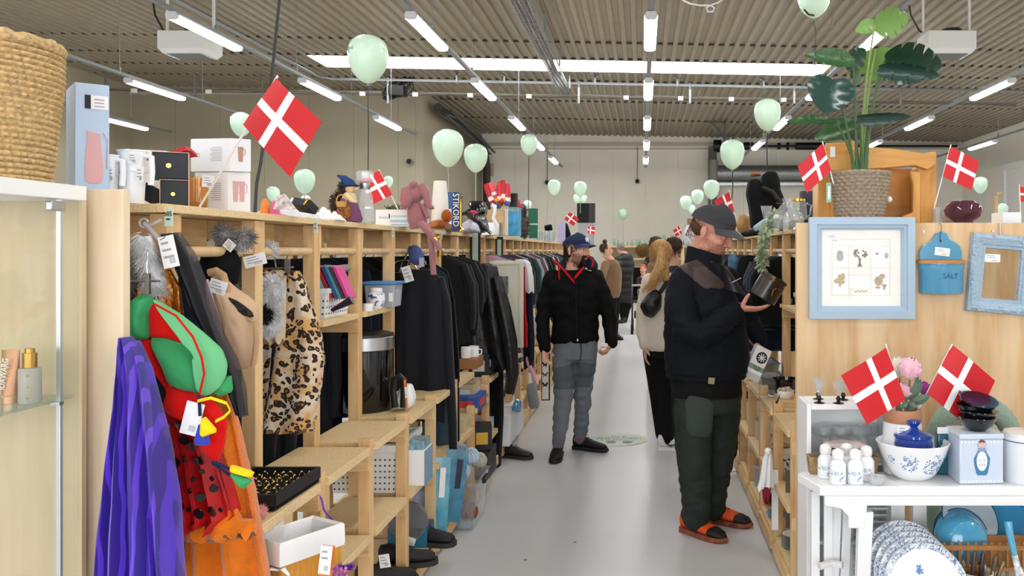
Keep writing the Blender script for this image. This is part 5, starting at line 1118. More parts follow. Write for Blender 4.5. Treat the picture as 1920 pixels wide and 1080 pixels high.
for k,(x,y,c,tilt,lab)in enumerate(((-1.12,4.6,'#58a5c0',.06,'light blue packaging bag standing on the bottom shelf, left of two'),(-1.085,4.78,'#2f7f9e',.12,'teal packaging bag with dark label on the bottom shelf, right of two'))):
 t=thing('packaging_bag',lab,'package',(x,y,S0),'blue packages on the bottom shelf');T=rotm(0,tilt,.35);h=.4
 b=MB();b.loft([[Vector((x,y,S0))+T@Vector((a,c2,z))for a,c2 in((-.06,-e),(.06,-e),(.06,e),(-.06,e))]for z,e in((0,.02),(.1,.025),(.32,.016),(h,.002))]);b.build('bag',mat('pack%d'%k,c,.2,coat=.5,var=(12,.35)),t)
 MB().box(Vector((x,y,S0))+T@Vector((.02,-.026,.27)),(.03,.004,.16),T).build('label_strip',mat('label_dark','#1c2440',.4)if k else M_tag,t)
t=thing('plastic_bin','clear plastic bin of yarn on the floor against the left shelves','bin',(-1.03,5.15,0));M_cl=mat('clear_bin','#e9eef2',.08,trans=.9,ior=1.1)
def rr(e,z):return[Vector((x,y,z))for x,y in((-1.12-e,4.98-e),(-.98+e,4.98-e),(-.98+e,5.34+e),(-1.12-e,5.34+e))]
b=MB();b.loft([rr(-.015,.003),rr(.015,.28),rr(.025,.285),rr(.025,.29),rr(.01,.287),rr(-.02,.008)]);b.build('tub',M_cl,t,bevel=.006);b=MB();b.bb(-.96,-.94,5.1,5.2,.25,.285);b.build('grip',M_black,t)
yp={}
rng=random.Random(9)
def yarn(p,c,r,label):
 t=thing('yarn_ball',label,'yarn',p,'yarn balls in the clear bin');b=MB();b.ball(p,(r,r*.9,r*.85),16,10);b.build('wound_core',mat('yarn'+c[1:],c,.95,bump=(40,.9,.008)),t)
 b=MB()
 for k in range(7):
  a=k*.9;u=Vector((cos(a),sin(a),.3*sin(k))).normalized();w=u.orthogonal().normalized();v2=u.cross(w);b.tube([Vector(p)+(w*cos(s)+v2*sin(s))*r*1.0+Vector((0,0,0))for s in[2*pi*j/16 for j in range(16)]],r*.07,5,wrap=True)
 b.build('strands',MATS['yarn'+c[1:]],t)
for p,c,r,lab in(((-1.07,5.02,.34),'#c7d5e6',.055,'pale blue yarn ball on top of the clear bin, nearest'),((-1.02,5.06,.42),'#c9d8ea',.05,'pale blue yarn ball topmost in the clear bin'),((-1.1,5.12,.42),'#9fb2c8',.06,'slate blue yarn ball at the left back of the clear bin'),((-1.0,5.2,.36),'#c4c0b2',.05,'beige grey yarn ball at the back of the clear bin'),((-1.07,5.05,.2),'#a9683a',.055,'brown yarn ball inside the clear bin, upper'),((-1.03,5.04,.1),'#8f4f2c',.055,'dark brown yarn ball inside the clear bin, lower'),((-1.05,5.2,.14),'#b9814f',.06,'tan yarn ball at the back inside the clear bin'),((-1.05,5.05,.03),'#bcd2e2',.045,'pale blue yarn ball at the bottom of the clear bin')):yarn(p,c,r,lab)
def goods(name,label,cat,box,col,group=None,m=None,bev=.003,rot=0,pr=None):
 x0,x1,y0,y1,z0,z1=box;c=((x0+x1)/2,(y0+y1)/2,(z0+z1)/2);t=thing(name,label,cat,(c[0],c[1],z0),group)
 MB().box(c,(x1-x0,y1-y0,z1-z0),rotm(0,0,rot)).build('carton',m or mat('good'+col[1:],col,.5),t,bevel=bev)
 if pr:T=rotm(0,0,rot);MB().box(Vector(c)+T@Vector((0,-(y1-y0)/2-.001,0)),((x1-x0)*.6,.002,(z1-z0)*.5),T).build('printed_label',mat('pr'+pr[1:],pr,.5),t);MB().box(Vector(c)+T@Vector(((x1-x0)/2+.001,0,0)),(.002,(y1-y0)*.6,(z1-z0)*.5),T).build('printed_label',MATS['pr'+pr[1:]],t)
 return t
goods('mug_crate','low brown wicker crate on the shelf by the black cardigan','crate',(-1.22,-1.1,5.66,5.9,S1,S1+.07),'#9a6c40')
for k,x in enumerate((-1.18,-1.14)):
 t=thing('white_mug','white mug in the wicker crate, %s one'%('left' if k==0 else 'right'),'mug',(x,5.72,S1+.07),'white mugs in the wicker crate');MB().lathe([(.03,.0),(.034,.003),(.034,.075),(.031,.075),(.028,.01)],(x,5.7+k*.06,S1+.07),20).build('cup',M_white,t);MB().tube([(x+.03,5.7+k*.06,S1+.125),(x+.055,5.7+k*.06,S1+.12),(x+.05,5.7+k*.06,S1+.09),(x+.03,5.7+k*.06,S1+.085)],.005,6).build('handle',M_white,t)
goods('craft_bag','pale green paper bag standing by the black cardigan','bag',(-1.32,-1.24,5.3,5.36,S1,S1+.2),'#c9dacb')
goods('purple_box','tall purple box on the second shelf','box',(-1.32,-1.2,5.9,6.05,.53,.78),'#6d3a86');goods('game_box','blue board game box with red emblem on the second shelf','game box',(-1.26,-1.09,5.65,5.95,S2+.07,S2+.17),'#2a56a6',pr='#d8483a');goods('card_tray','open beige cardboard tray under the blue board game box','tray',(-1.3,-1.12,5.35,5.6,S2,S2+.08),'#cdbb97');goods('pink_box','magenta box on the bottom shelf below the board game','box',(-1.3,-1.12,5.9,6.1,S0,S0+.3),'#a5437f')
goods('magazine_box','bright picture game box leaning out beside the clear bin','game box',(-1.16,-1.03,5.72,5.9,.3,.46),'#23262c',pr='#e2b43a',rot=.2);goods('black_case','flat black case carrying the bright picture game box','case',(-1.2,-1.02,5.62,5.95,.13,.3),'#1a1b1e')
shoe((-1.0,6.75),-.35,'single dark brown shoe lying on the aisle floor',L=.27,m=mat('shoe_brown','#2b211d',.5),z=.002)
goods('file_crate','white crate of papers on the bottom shelf, nearer one','crate',(-1.2,-1.03,6.6,6.95,S0,S0+.24),'#eceef2');goods('file_crate','white crate of papers on the bottom shelf, farther one','crate',(-1.18,-1.02,7.0,7.3,S0,S0+.24),'#e2e5ea')
b=MB();rng=random.Random(3)
for k in range(3):b.mi=k;puff(b,[(958+k*5,768-k*8),(966+k*4,748),(974+k*3,752),(972+k*3,775)],6.75+k*.1,.03,.03)
tag(b.build('foil_bags',[mat('foil_b','#5fa0c4',.2,.4),mat('foil_p','#8f3a86',.3),mat('foil_w','#cfdbe4',.2,.4)]),'crinkled blue and silver bags in the nearer white crate','bags',kind='stuff')
b=MB();puff(b,[(986,722),(1004,716),(1012,764),(992,768)],8.0,.03,.03);tag(b.build('tote_bag',mat('tote_grey','#8d939a',.8,bump=(30,.5))),'grey fabric tote bag hanging low by the aisle','bag')
D=8.6;p0,p1=at(1015,751,D),at(1031,655,D);t=thing('butterfly_frame','framed row of black butterflies leaning at the shelf end','picture',p0);MB().bb(p0.x,p1.x,D,D+.02,p0.z,p1.z).build('frame',M_black,t);MB().bb(p0.x+.008,p1.x-.012,D-.002,D,p0.z+.012,p1.z-.012).build('mount',M_paper,t)
for k in range(4):
 q=at(1022,664+k*19,D-.003);b=MB()
 for s in(-1,1):b.prism([(0,0),(s*.026,.03),(s*.03,.005),(s*.016,-.006),(s*.022,-.028),(0,-.012)],q,X3,Z3,(0,-.002,0))
 b.build('butterfly',M_dark if k!=2 else mat('butterfly_olive','#6f6a3c',.6),t)
rng=random.Random(21);names=[('#b9c6d6','pale blue'),('#8a5a3c','brown'),('#c9b48a','tan'),('#3a3f4a','dark grey'),('#d8d8d8','white'),('#7a2c34','wine red'),('#4f6a58','green'),('#2a2a2c','black'),('#c98f3a','ochre')]
for k,y in enumerate(LD[5:],5):
 if k>17:break
 f=.72 if k%2==0 else .60
 for lev,z in(('upper',f),('middle',.3),('bottom',.125)):
  c,nm=rng.choice(names);x1=-1.12-rng.uniform(0,.04);w=rng.uniform(.12,.2);h=rng.uniform(.08,.15)if lev!='upper' else rng.uniform(.1,.22);y0=y+.09+rng.uniform(0,.1)
  if k in(6,7)and lev=='bottom':continue
  goods('stock_box','%s box on the %s board, %s left shelving unit'%(nm,lev,NM[k]),'box',(x1-w,x1,y0,y0+rng.uniform(.15,.25),z,z+h),c,'mixed boxes on the far left shelves',pr=rng.choice(['#e8e4da','#d9d9d9']))
# things hung on the right panel
PD=3.963
def pframe(t,x0,x1,z0,z1,y,prof,m,name='frame',rot=0,rings=1):
 """mitred frame; prof = list of (inset, depth towards the viewer)"""
 c=Vector(((x0+x1)/2,y,(z0+z1)/2));R=rotm(0,rot,0);b=MB();rr_=[]
 for ins,dep in prof:
  rr_.append([c+R@Vector((sx*((x1-x0)/2-ins),-dep,sz*((z1-z0)/2-ins)))for sx,sz in((-1,-1),(1,-1),(1,1),(-1,1))])
 b.loft(rr_,caps=False);return b.build(name,m,t,smooth=20),c,R
M_bluef=mat('frame_blue','#a6bccf',.5);
p0,p1=at(1518,598,3.93),at(1716,407,3.93)
t=thing('framed_print','square pale blue framed print of a tree and leaves on the plywood panel','picture',p0)
pframe(t,p0.x,p1.x,p0.z,p1.z,PD,[(0,0),(0,.034),(.034,.036),(.037,.026),(.05,.026),(.055,.018),(.058,.018),(.058,.004)],M_bluef)
x0,x1,z0,z1=p0.x+.056,p1.x-.056,p0.z+.056,p1.z-.056
MB().bb(x0,x1,PD-.006,PD-.002,z0,z1).build('print_sheet',mat('print_cream','#eeece6',.35,var=(7,.06)),t)
W,H=x1-x0,z1-z0
def rect(b,u0,u1,v0,v1,y=PD-.0065):return b.bb(x0+u0*W,x0+u1*W,y,y+.0006,z0+v0*H,z0+v1*H)
b=MB()
for u0,u1,v0,v1 in((.14,.86,.87,.873),(.14,.143,.14,.87),(.857,.86,.14,.87),(.14,.86,.78,.782),(.35,.352,.14,.78),(.62,.622,.14,.78),(.14,.86,.5,.502),(.14,.86,.14,.143),(.35,.62,.22,.222),(.35,.62,.4,.402)):rect(b,u0,u1,v0,v1)
b.build('print_lines',mat('print_grey','#b3aea6',.6),t)
b=MB()
for u0,u1,v0,v1 in((.16,.34,.52,.77),(.63,.84,.52,.77),(.37,.61,.24,.39),(.63,.84,.16,.48),(.16,.34,.16,.48)):rect(b,u0,u1,v0,v1,PD-.0062)
b.build('print_panels',mat('print_white','#f4f4f3',.4),t)
b=MB();rng=random.Random(2);q=Vector((x0+.485*W,PD-.0072,z0+.6*H));
b.prism([(-.012,-.03),(.012,-.03),(.004,-.012),(.006,.01),(-.005,.01),(-.004,-.012)],q,X3,Z3,(0,.0005,0))
for k in range(26):a=rng.uniform(0,2*pi);r=rng.uniform(0,1)**.5;q.y-=.00006;b.tube([q+Vector((.034*r*cos(a),0,.028+.02*r*sin(a))),q+Vector((.034*r*cos(a),.0005,.028+.02*r*sin(a)))],rng.uniform(.003,.006),7)
b.build('print_tree',mat('tree_print','#8d7f74',.6),t)['kind']='stuff'
for m,col,cu,cv,bl in(('print_urn','#b3b0ae',.24,.66,[(0,-.008,.017,.018),(0,.008,.015,.016),(.006,-.012,.008,.008)]),('print_leaf','#bfae8c',.24,.34,[(-.014,-.004,.015,.011),(.002,.012,.014,.016),(.014,.016,.01,.018),(.01,-.008,.014,.01),(0,-.02,.006,.012)]),('print_fruit','#b5a58d',.74,.33,[(-.008,0,.02,.022),(.008,.022,.014,.012),(.018,-.02,.012,.006),(.018,-.03,.006,.012),(-.012,-.03,.012,.006)]),('print_stamp','#a3b1c9',.8,.66,[(.006,0,.009,.014)]),('print_note','#a39a9c',.7,.66,[(0,.008,.008,.005)]),('print_sprig','#b7aa98',.5,.19,[(-.025+.01*k,.004*(k%2),.006,.003)for k in range(6)])):
 b=MB();zz=0
 for ox,oz,rx,rz in bl:zz+=.00006;b.prism([(ox+rx*cos(2*pi*k/16),oz+rz*sin(2*pi*k/16))for k in range(16)],(x0+cu*W,PD-.0072-zz,z0+cv*H),X3,Z3,(0,.0005,0))
 b.build(m,mat(m,col,.6,var=(90,.12)),t)['kind']='stuff'
price_tag(1562,446,PD-.008,26,14,.05,parent=t,lines=2,name='price_sticker')
M_salt=mat('enamel_blue','#5298bd',.12,coat=.6);D=3.9
t=thing('salt_box','blue ceramic salt box with wooden lid hanging on the plywood panel','salt box',at(1763,550,D))
P=[(1722,488),(1722,470),(1728,460),(1740,455),(1748,447),(1752,438),(1763,434),(1774,438),(1780,449),(1790,456),(1798,462),(1801,472),(1800,488)]
c=at(1763,480,PD);pts=[(at(x,y,PD).x-c.x,at(x,y,PD).z-c.z)for x,y in P]
MB().prism(pts,c+Vector((0,-.02,0)),X3,Z3,(0,.018,0)).build('back_plate',M_salt,t,bevel=.004)
q=at(1763,550,PD);hw=42*PD/F;z0,z1=q.z,at(0,494,PD).z;b=MB();rings=[]
for z,k in((z0,.93),(z0+.006,.97),(z1-.03,.985),(z1-.024,1.02),(z1,1.02)):rings.append([Vector((q.x+hw*k*cos(a),PD-.003-.085*k*sin(a),z))for a in[pi*j/20 for j in range(21)]])
b.loft(rings);b.build('body',M_salt,t)
b=MB();b.loft([[Vector((q.x+(hw*1.07)*cos(a),PD-.003-.095*sin(a),z))for a in[pi*j/20 for j in range(21)]]for z in(z1,z1+.016)]);b.build('lid',wood('lid_wood','#c98f52','#a96f38','x',8,.4),t)
vs_,fs_=text_mesh('SALT',.034);b=MB();zt=(z0+z1)/2+.012;ux=q.x+.018
b.add([Vector((ux+p.x*.95,PD-.003-.0855*sqrt(max(0,1-((ux+p.x-q.x)/hw)**2))-.0006-.0003*(p.z>0),zt+p.y))for p in vs_],fs_);b.build('lettering',mat('salt_ink','#1a5f92',.4),t)
price_tag(1767,472,PD-.022,28,15,.12,parent=t,lines=2,name='price_sticker')
b=MB();b.tube([at(1762,452,PD-.024),at(1763,440,PD-.026),at(1765,428,PD-.022),at(1764,420,PD-.012),at(1760,419,PD-.006)],.0014,6);b.build('wire_hook',M_black,t)
MB().tube([at(1763,452,PD-.0205),at(1763,452,PD-.019)],.006,12).build('hang_hole',M_dark,t)
t=thing('ornate_mirror','pale blue mirror with carved frame hanging at the right edge','mirror',at(1870,590,3.92))
a,c=at(1815,588,PD),at(1935,440,PD);M_orn=mat('ornate_blue','#a3b9cb',.5,bump=(55,1,.012));
f,cc,R=pframe(t,a.x-.004,c.x,a.z,c.z,PD,[(0,0),(.004,.03),(.02,.042),(.038,.034),(.05,.03),(.054,.022),(.066,.024),(.07,.006)],M_orn,rot=radians(5))
b=MB();rng=random.Random(4)
for k in range(150):
 s=rng.random()*4;e=int(s);u=s-e;w_,h_=(c.x-a.x+.004)/2-.02,(c.z-a.z)/2-.02;P_={0:(-w_+2*w_*u,-h_),1:(w_,-h_+2*h_*u),2:(w_-2*w_*u,h_),3:(-w_,h_-2*h_*u)}[e]
 if abs(u-.5)<.22 and rng.random()<.7:continue
 b.ball(cc+R@Vector((P_[0]+rng.uniform(-.012,.012),-.036,P_[1]+rng.uniform(-.012,.012))),(rng.uniform(.004,.009),.006,rng.uniform(.004,.009)),8,5)
b.build('carved_ornament',M_orn,t)['kind']='stuff'
w_,h_=(c.x-a.x+.004)/2-.066,(c.z-a.z)/2-.066
MB().box(cc+Vector((0,-.008,0)),(2*w_,.004,2*h_),R).build('mirror_glass',mat('mirror','#e0dcd6',.02,1),t)
price_tag(1861,484,PD-.012,29,15,.03,parent=t,lines=2,name='price_sticker')
b=MB();q=at(1875,430,PD-.004);b.bb(q.x-.002,q.x+.002,PD-.006,PD-.002,q.z-.03,q.z+.03);b.build('hanging_wire',M_steel,t)
for px,py in((1732,434),(1862,433)):
 q=at(px,py,PD-.004);b=MB();b.tube([q,q+Vector((0,.006,0))],.005,10);tag(b.build('screw',M_steel),'small screw head in the plywood panel, %s'%('left of the salt box hook' if px<1800 else 'above the carved mirror'),'screw')
# on top of the right shelving
TOPR=1.771
t=thing('pine_wall_shelf','honey pine wall shelf with curved top standing behind the palm pot','wall shelf',at(1645,420,4.3));M_hp=wood('honey_pine','#d9a257','#b97b35','x',6,.4,3);M_hpz=wood('honey_pine_z','#d9a257','#b97b35','z',6,.4,3)
def HP(px,py,D=4.3):return at(px,py,D)
o=HP(0,0);D=4.3
def pr(name,poly,D,th,m):
 c=at(poly[0][0],poly[0][1],D);return MB().prism([(at(x,y,D).x-c.x,at(x,y,D).z-c.z)for x,y in poly],c,X3,Z3,(0,th,0)).build(name,m,t,bevel=.004)
pr('back_panel',[(1556,310),(1732,318),(1732,418),(1556,418)],4.36,.015,wood('honey_dark','#bd7f3d','#9c6127','x',5,.45,3))
pr('top_board',[(1549,290),(1580,282),(1626,275),(1680,279),(1730,287),(1755,284),(1755,308),(1740,318),(1715,310),(1660,315),(1552,322)],4.2,.05,M_hp)
pr('crest_board',[(1548,268),(1604,265),(1606,285),(1560,300),(1548,296)],4.34,.02,M_hp)
pr('side_panel',[(1722,315),(1756,285),(1756,418),(1726,418)],4.24,.14,M_hpz);pr('side_panel',[(1534,336),(1560,300),(1562,418),(1534,418)],4.24,.14,M_hpz)
pr('scroll_bracket',[(1706,320),(1726,322),(1726,418),(1694,418),(1694,405),(1712,398),(1712,345)],4.22,.03,M_hpz);pr('scroll_bracket',[(1560,320),(1580,322),(1572,345),(1570,398),(1586,405),(1586,418),(1560,418)],4.22,.03,M_hpz)
q=HP(1667,374,4.2);MB().ball(q,(.016,.016,.016),14,10).tube([q,q+Vector((0,.13,0))],.006,8).build('porcelain_knob',mat('porcelain','#eef0f4',.1,coat=.6),t)
q=HP(1561,283,4.19);MB().bb(q.x-.012,q.x+.012,4.185,4.19,q.z-.03,q.z+.02).build('price_sticker',M_tag,t)
D=4.08;s=D/F;q=at(1612,0,D);zt=at(0,326,D).z;rb,rt_=40*s,54*s;h=zt-TOPR+.0
t=thing('wicker_pot','grey willow basket pot holding the split-leaf palm, green tag on rim','plant pot',(q.x,D,TOPR))
b=MB();n=220;rings=[]
for i in range(110):
 f=i/109;z=TOPR+h*f;row=f*14;R=rb+(rt_-rb)*f
 rings.append([Vector((q.x+(R+.011*abs(sin(pi*row))**.6*(.5+.5*sin(2*pi*j/n*22+pi*(int(row)%2))))*cos(2*pi*j/n),D+(R+.011*abs(sin(pi*row))**.6*(.5+.5*sin(2*pi*j/n*22+pi*(int(row)%2))))*sin(2*pi*j/n),z))for j in range(n)])
b.loft(rings);b.build('woven_wall',mat('willow_grey','#9a8a78',.75,var=(70,.25),bump=(90,.4)),t,smooth=70)
MB().tube([(q.x+rt_*cos(a),D+rt_*sin(a),zt)for a in[2*pi*k/48 for k in range(48)]],[.008+.002*(k%2)for k in range(48)],8,wrap=True).build('rim',MATS['willow_grey'],t)
q2=at(1554,361,D-.06);MB().prism([(-.0115,-.046),(.0115,-.046),(.0115,.046),(-.0115,.046)],q2,Vector((1,-.3,.1)).normalized(),Z3,(0,.0015,0)).build('green_tag',mat('tag_green','#8fc4a4',.6),t);MB().bb(q2.x-.006,q2.x+.006,q2.y-.004,q2.y-.002,q2.z-.03,q2.z+.03).build('tag_label',M_tag,t)
MB().tube([q2+Vector((0,0,.045)),q2+Vector((.006,.02,.07)),at(1562,330,D-.04)],.0015,5).build('tag_string',MATS['twine'],t)
PB=Vector((q.x,D,zt-.03))
t=thing('split_leaf_palm','tall split-leaf palm plant growing from the grey willow pot','plant',PB)
M_lf=[mat('leaf_light','#6f9648',.35,bump=(25,.3),sss=0),mat('leaf_dark','#1e3d2a',.3,bump=(25,.3)),mat('leaf_mid','#33582f',.32,bump=(25,.3)),mat('leaf_blue','#27443c',.22,bump=(25,.3))]
for m in M_lf[:1]:m.node_tree.nodes['Principled BSDF'].inputs['Transmission Weight'].default_value=.0
M_stem=mat('leaf_stem','#7f9a55',.5);M_stemd=mat('leaf_stem_dark','#4a6a44',.5)
def leaf(base,tip,wide,m,D,dt=0.,dw=.0,curl=.12,cuts=5,stem=None,sm=None):
 """base, tip: pixels of the leaf's stalk end and point; wide: half width in pixels"""
 P,T_=at(base[0],base[1],D),at(tip[0],tip[1],D+dt);L=(T_-P);ln=L.length;u=L.normalized();w=Vector((0,1,0)).cross(u).normalized();w=(w+Vector((0,dw,0))).normalized();n=u.cross(w);hw=wide*D/F
 b=MB();nU,nV=84,7;prof=lambda s:(sin(pi*min(1,(s*.93+.07)**.72))**.75)
 for sd in(-1,1):
  grid=[]
  for i in range(nU+1):
   s=i/nU;sn=abs(sin(pi*cuts*s+.3));notch=1-(.74 if(cuts and .14<s<.9)else 0)*exp(-(sn/.36)**4)
   row=[]
   for j in range(nV+1):
    v=j/nV;x=v*prof(s)*notch;back=-.16*v*(1-s)**2+.10*v*v*(cuts>0)*(1-s)
    row.append(P+u*(ln*(s+back+.10*v*v*(s<.95)*(1-s)))+w*(sd*hw*x)+n*(-curl*ln*((x**2)*.9+(s-.35)**2*.9)+.012*sin(s*26)*v*ln*.6))
   grid.append(row)
  k=len(b.v);W2=nV+1
  for row in grid:b.v+=row
  for row in grid:b.v+=[p-n*.0018 for p in row]
  o_=W2*(nU+1)
  for i in range(nU):
   for j in range(nV):
    a=k+i*W2+j;b.f.append([a,a+1,a+W2+1,a+W2]);b.m.append(0);a+=o_;b.f.append([a,a+W2,a+W2+1,a+1]);b.m.append(0)
   a=k+i*W2+nV;b.f.append([a,a+o_,a+o_+W2,a+W2]);b.m.append(0)
 o=b.build('leaf',m,t)
 MB().tube([P,P.lerp(T_,.5)+n*.002,T_],[.004,.003,.001],6).build('midrib',sm or M_stem,o)
 if stem:
  pts=[PB+Vector((stem[0]*.001,0,0))];c1=PB+Vector((stem[0]*.0012,0,(P.z-PB.z)*.5));N=10
  MB().tube([(1-f)**2*pts[0]+2*f*(1-f)*c1+f*f*P for f in[k/N for k in range(N+1)]],[.0085-.004*k/N for k in range(N+1)],8).build('stem',sm or M_stem,t)
leaf((1640,48),(1702,33),30,M_lf[0],4.1,.05,.5,.12,4,(5,));leaf((1640,46),(1604,60),16,M_lf[0],4.12,.02,.4,.1,0)
leaf((1642,92),(1648,152),46,M_lf[0],4.2,.05,.2,.1,3,(12,))
leaf((1660,112),(1766,122),40,M_lf[1],4.0,-.03,.5,.16,5,(22,),M_stemd)
leaf((1650,128),(1764,140),22,M_lf[3],3.96,-.1,.8,.16,4,(30,),M_stemd)
leaf((1600,118),(1508,105),22,M_lf[2],4.02,-.06,.5,.1,5,(-14,),M_stemd);leaf((1586,126),(1622,92),22,M_lf[1],4.05,.02,.4,.1,3)
leaf((1562,150),(1548,216),44,M_lf[3],3.98,-.05,.25,.2,0,(-30,),M_stemd)
leaf((1598,148),(1612,138),14,M_lf[2],4.05,.0,.2,.1,0)
leaf((1612,222),(1708,216),15,M_lf[3],3.95,-.1,1,.1,0,(8,),M_stemd)
leaf((1566,228),(1472,230),15,M_lf[2],4.0,-.08,1,.06,4,(-20,),M_stemd)
leaf((1602,236),(1527,262),22,M_lf[2],4.12,.05,.5,.12,0,(-6,),M_stemd)
D=4.12;s=D/F;q=Vector((at(1806,0,D).x,D,TOPR));t=thing('glass_vase','squat ribbed plum glass vase on top of the plywood panel','vase',q);M_plum=mat('plum_glass','#9a6478',.08,trans=.75,ior=1.25)
n=80;b=MB();rings=[]
for z,r,k in((0,17,0),(4,18,0),(6,22,.3),(14,32,1),(24,35,1),(34,31,1),(40,22,.5),(42,20,0),(40,18,0),(20,30,0),(8,15,0)):rings.append([q+Vector(((r*s)*(1+.025*k*sin(40*2*pi*j/n))*cos(2*pi*j/n),(r*s)*(1+.025*k*sin(40*2*pi*j/n))*sin(2*pi*j/n),z*s))for j in range(n)])
b.loft(rings);b.build('ribbed_bowl',M_plum,t)
q=Vector((at(1757,0,4.15).x,4.15,TOPR));b=MB();b.lathe([(.018,0),(.02,.004),(.022,.04),(.026,.08),(.024,.08),(.018,.008)],q,18);tag(b.build('glass_tumbler',MATS['thin_glass']),'small clear glass with a ribbon, left of the plum vase','glass')
b=MB();puff(b,[(1768,404),(1776,395),(1790,402),(1795,420),(1770,420)],4.3,.03,.02);tag(b.build('lilac_cloth',mat('lilac_cloth','#c4bccb',.8)),'pale lilac cloth lying behind the plum vase','cloth')
p0,p1=at(1880,420,4.6),at(1915,398,4.6);b=MB();b.bb(p0.x,p1.x,4.6,4.75,TOPR,p1.z);tag(b.build('white_carton',M_paper,bevel=.002),'small white carton at the right edge on the shelf top','box')
b=MB();b.bb(at(1872,0,4.55).x,at(1930,0,4.55).x,4.5,4.59,TOPR,TOPR+.012);tag(b.build('blue_tray',mat('tray_blue','#1f74b4',.4)),'thin blue tray in front of the small white carton','tray')
b=MB();b.tube([at(1866,429.5,5.2),at(1868,366,5.2)],.012,8);b.tube([at(1868,366,5.2),at(1878,360,5.2)],[.012,.005],8);tag(b.build('easel_rod',mat('easel','#b99b74',.6)),'thin wooden rod standing right of the paper flag','rod')
D=5.2;s=D/F;q=at(1481,0,D);q.z=TOPR;t=thing('glass_carafe','round clear glass carafe with a neck on the right shelf end','carafe',q)
MB().lathe([(18*s,0),(28*s,8*s),(30*s,20*s),(24*s,32*s),(12*s,42*s),(9*s,52*s),(12*s,58*s),(11*s,58*s),(8*s,52*s),(22*s,32*s),(27*s,20*s),(16*s,3*s)],q+Vector((-.01,0,0)),28).build('bowl',MATS['thin_glass'],t)
q=at(1497,0,5.4);q.z=TOPR;t=thing('glass_teapot','glass coffee pot with brass lid on a black stand, right shelf','coffee pot',q);s=5.4/F
MB().bb(q.x-.05,q.x+.08,5.35,5.47,TOPR,TOPR+.06).build('stand',M_black,t);MB().lathe([(15*s,19*s),(16*s,22*s),(15*s,48*s),(12*s,54*s)],q,22).build('pot',MATS['thin_glass'],t);MB().lathe([(13*s,54*s),(13*s,58*s),(3*s,59*s)],q,20).build('lid',M_gold,t);MB().tube([q+Vector((15*s,0,50*s)),q+Vector((24*s,0,46*s)),q+Vector((22*s,0,28*s)),q+Vector((15*s,0,25*s))],.006,8).build('handle',MATS['thin_glass'],t)
q=at(1512,0,5.6);b=MB();b.bb(q.x-.03,q.x+.06,5.6,5.68,TOPR+.0,at(0,358,5.6).z);tag(b.build('navy_flask',mat('navy_flask','#1c2740',.3)),'dark navy flask standing behind the glass coffee pot','flask')
q=at(1437,0,6.2);q.z=TOPR;s=6.2/F;b=MB();b.lathe([(8*s,0),(7*s,3*s),(2*s,10*s),(2*s,18*s),(5*s,26*s),(10*s,46*s),(11*s,50*s),(10*s,50*s),(2*s,24*s)],q,18);tag(b.build('flared_glass',MATS['thin_glass']),'flared clear goblet with dark stem before the black backpack','goblet')
b=MB();q=at(1465,0,6.0);b.lathe([(.03,0),(.03,.006),(.012,.01),(.011,.17),(.02,.18),(.02,.19)],(q.x,6.0,TOPR),14);b.bb(q.x-.035,q.x+.02,5.98,6.02,TOPR+.2,TOPR+.207);tag(b.build('black_stand',M_black),'slim black stand between goblet and glass carafe','stand')
b=MB();rng=random.Random(14);pts=[];path_=[at(1458,398,5.7),at(1447,412,5.6),at(1436,432,5.55),at(1430,455,5.5),at(1428,480,5.5),at(1430,506,5.5)]
b.tube(path_,.014,8)
for k in range(420):
 f=rng.random()*5;i=min(int(f),4);c=path_[i].lerp(path_[i+1],f-i);d=Vector((rng.gauss(0,1),rng.gauss(0,1),rng.gauss(0,1))).normalized();a=c+d*.012;e=c+d*.055+Vector((0,0,-.01));u=d.orthogonal().normalized()*.012;kk=len(b.v);b.v+=[a,a.lerp(e,.5)+u,e,a.lerp(e,.5)-u];b.f.append([kk,kk+1,kk+2,kk+3]);b.m.append(0)
tag(b.build('leaf_garland',mat('garland_green','#a3b394',.7,var=(40,.3))),'pale green artificial leaf garland trailing off the right shelf','garland')
D=6.9;t=thing('backpack','black backpack standing tall on the right shelf near the shutter','backpack',at(1438,432,D));
b=MB();puff(b,[(1432,326),(1440,321),(1456,322),(1463,340),(1464,380),(1436,382),(1428,350)],D,.05,.1);b.build('front_pocket',M_blackcloth,t);b=MB();puff(b,[(1406,338),(1418,335),(1432,345),(1462,352),(1474,380),(1473,400),(1452,428),(1412,432),(1408,390),(1402,362)],D+.05,.08,.15);b.build('body',M_blackcloth,t)
b=MB();b.tube([at(1430,352,D-.06),at(1448,360,D-.1),at(1462,378,D-.1),at(1474,395,D-.06)],(.02),8);b.build('strap',mat('strap_black','#0b0b0c',.6),t);b=MB();puff(b,[(1406,322),(1424,322),(1428,330),(1406,331)],D+.1,.04,.05);b.build('brown_top',mat('brown_leather','#8f5e36',.5),t)
b=MB();puff(b,[(1386,403),(1394,400),(1406,406),(1408,428),(1404,440),(1386,436),(1381,420)],7.2,.05,.06);tag(b.build('tan_bag',mat('tan_leather','#b0864f',.5)),'tan leather bag tucked left of the black backpack','bag')
b=MB();puff(b,[(1388,436),(1420,425),(1440,418),(1444,428),(1430,440),(1396,445)],6.4,.03,.05);tag(b.build('black_shoe',M_shoe),'black shoe lying in front of the tan leather bag','shoe')
b=MB();puff(b,[(1412,425),(1436,408),(1444,415),(1430,430),(1416,434)],6.25,.02,.03);tag(b.build('blue_cloth',mat('pale_blue','#a9bccf',.7)),'pale blue cloth lying across the black shoe','cloth')
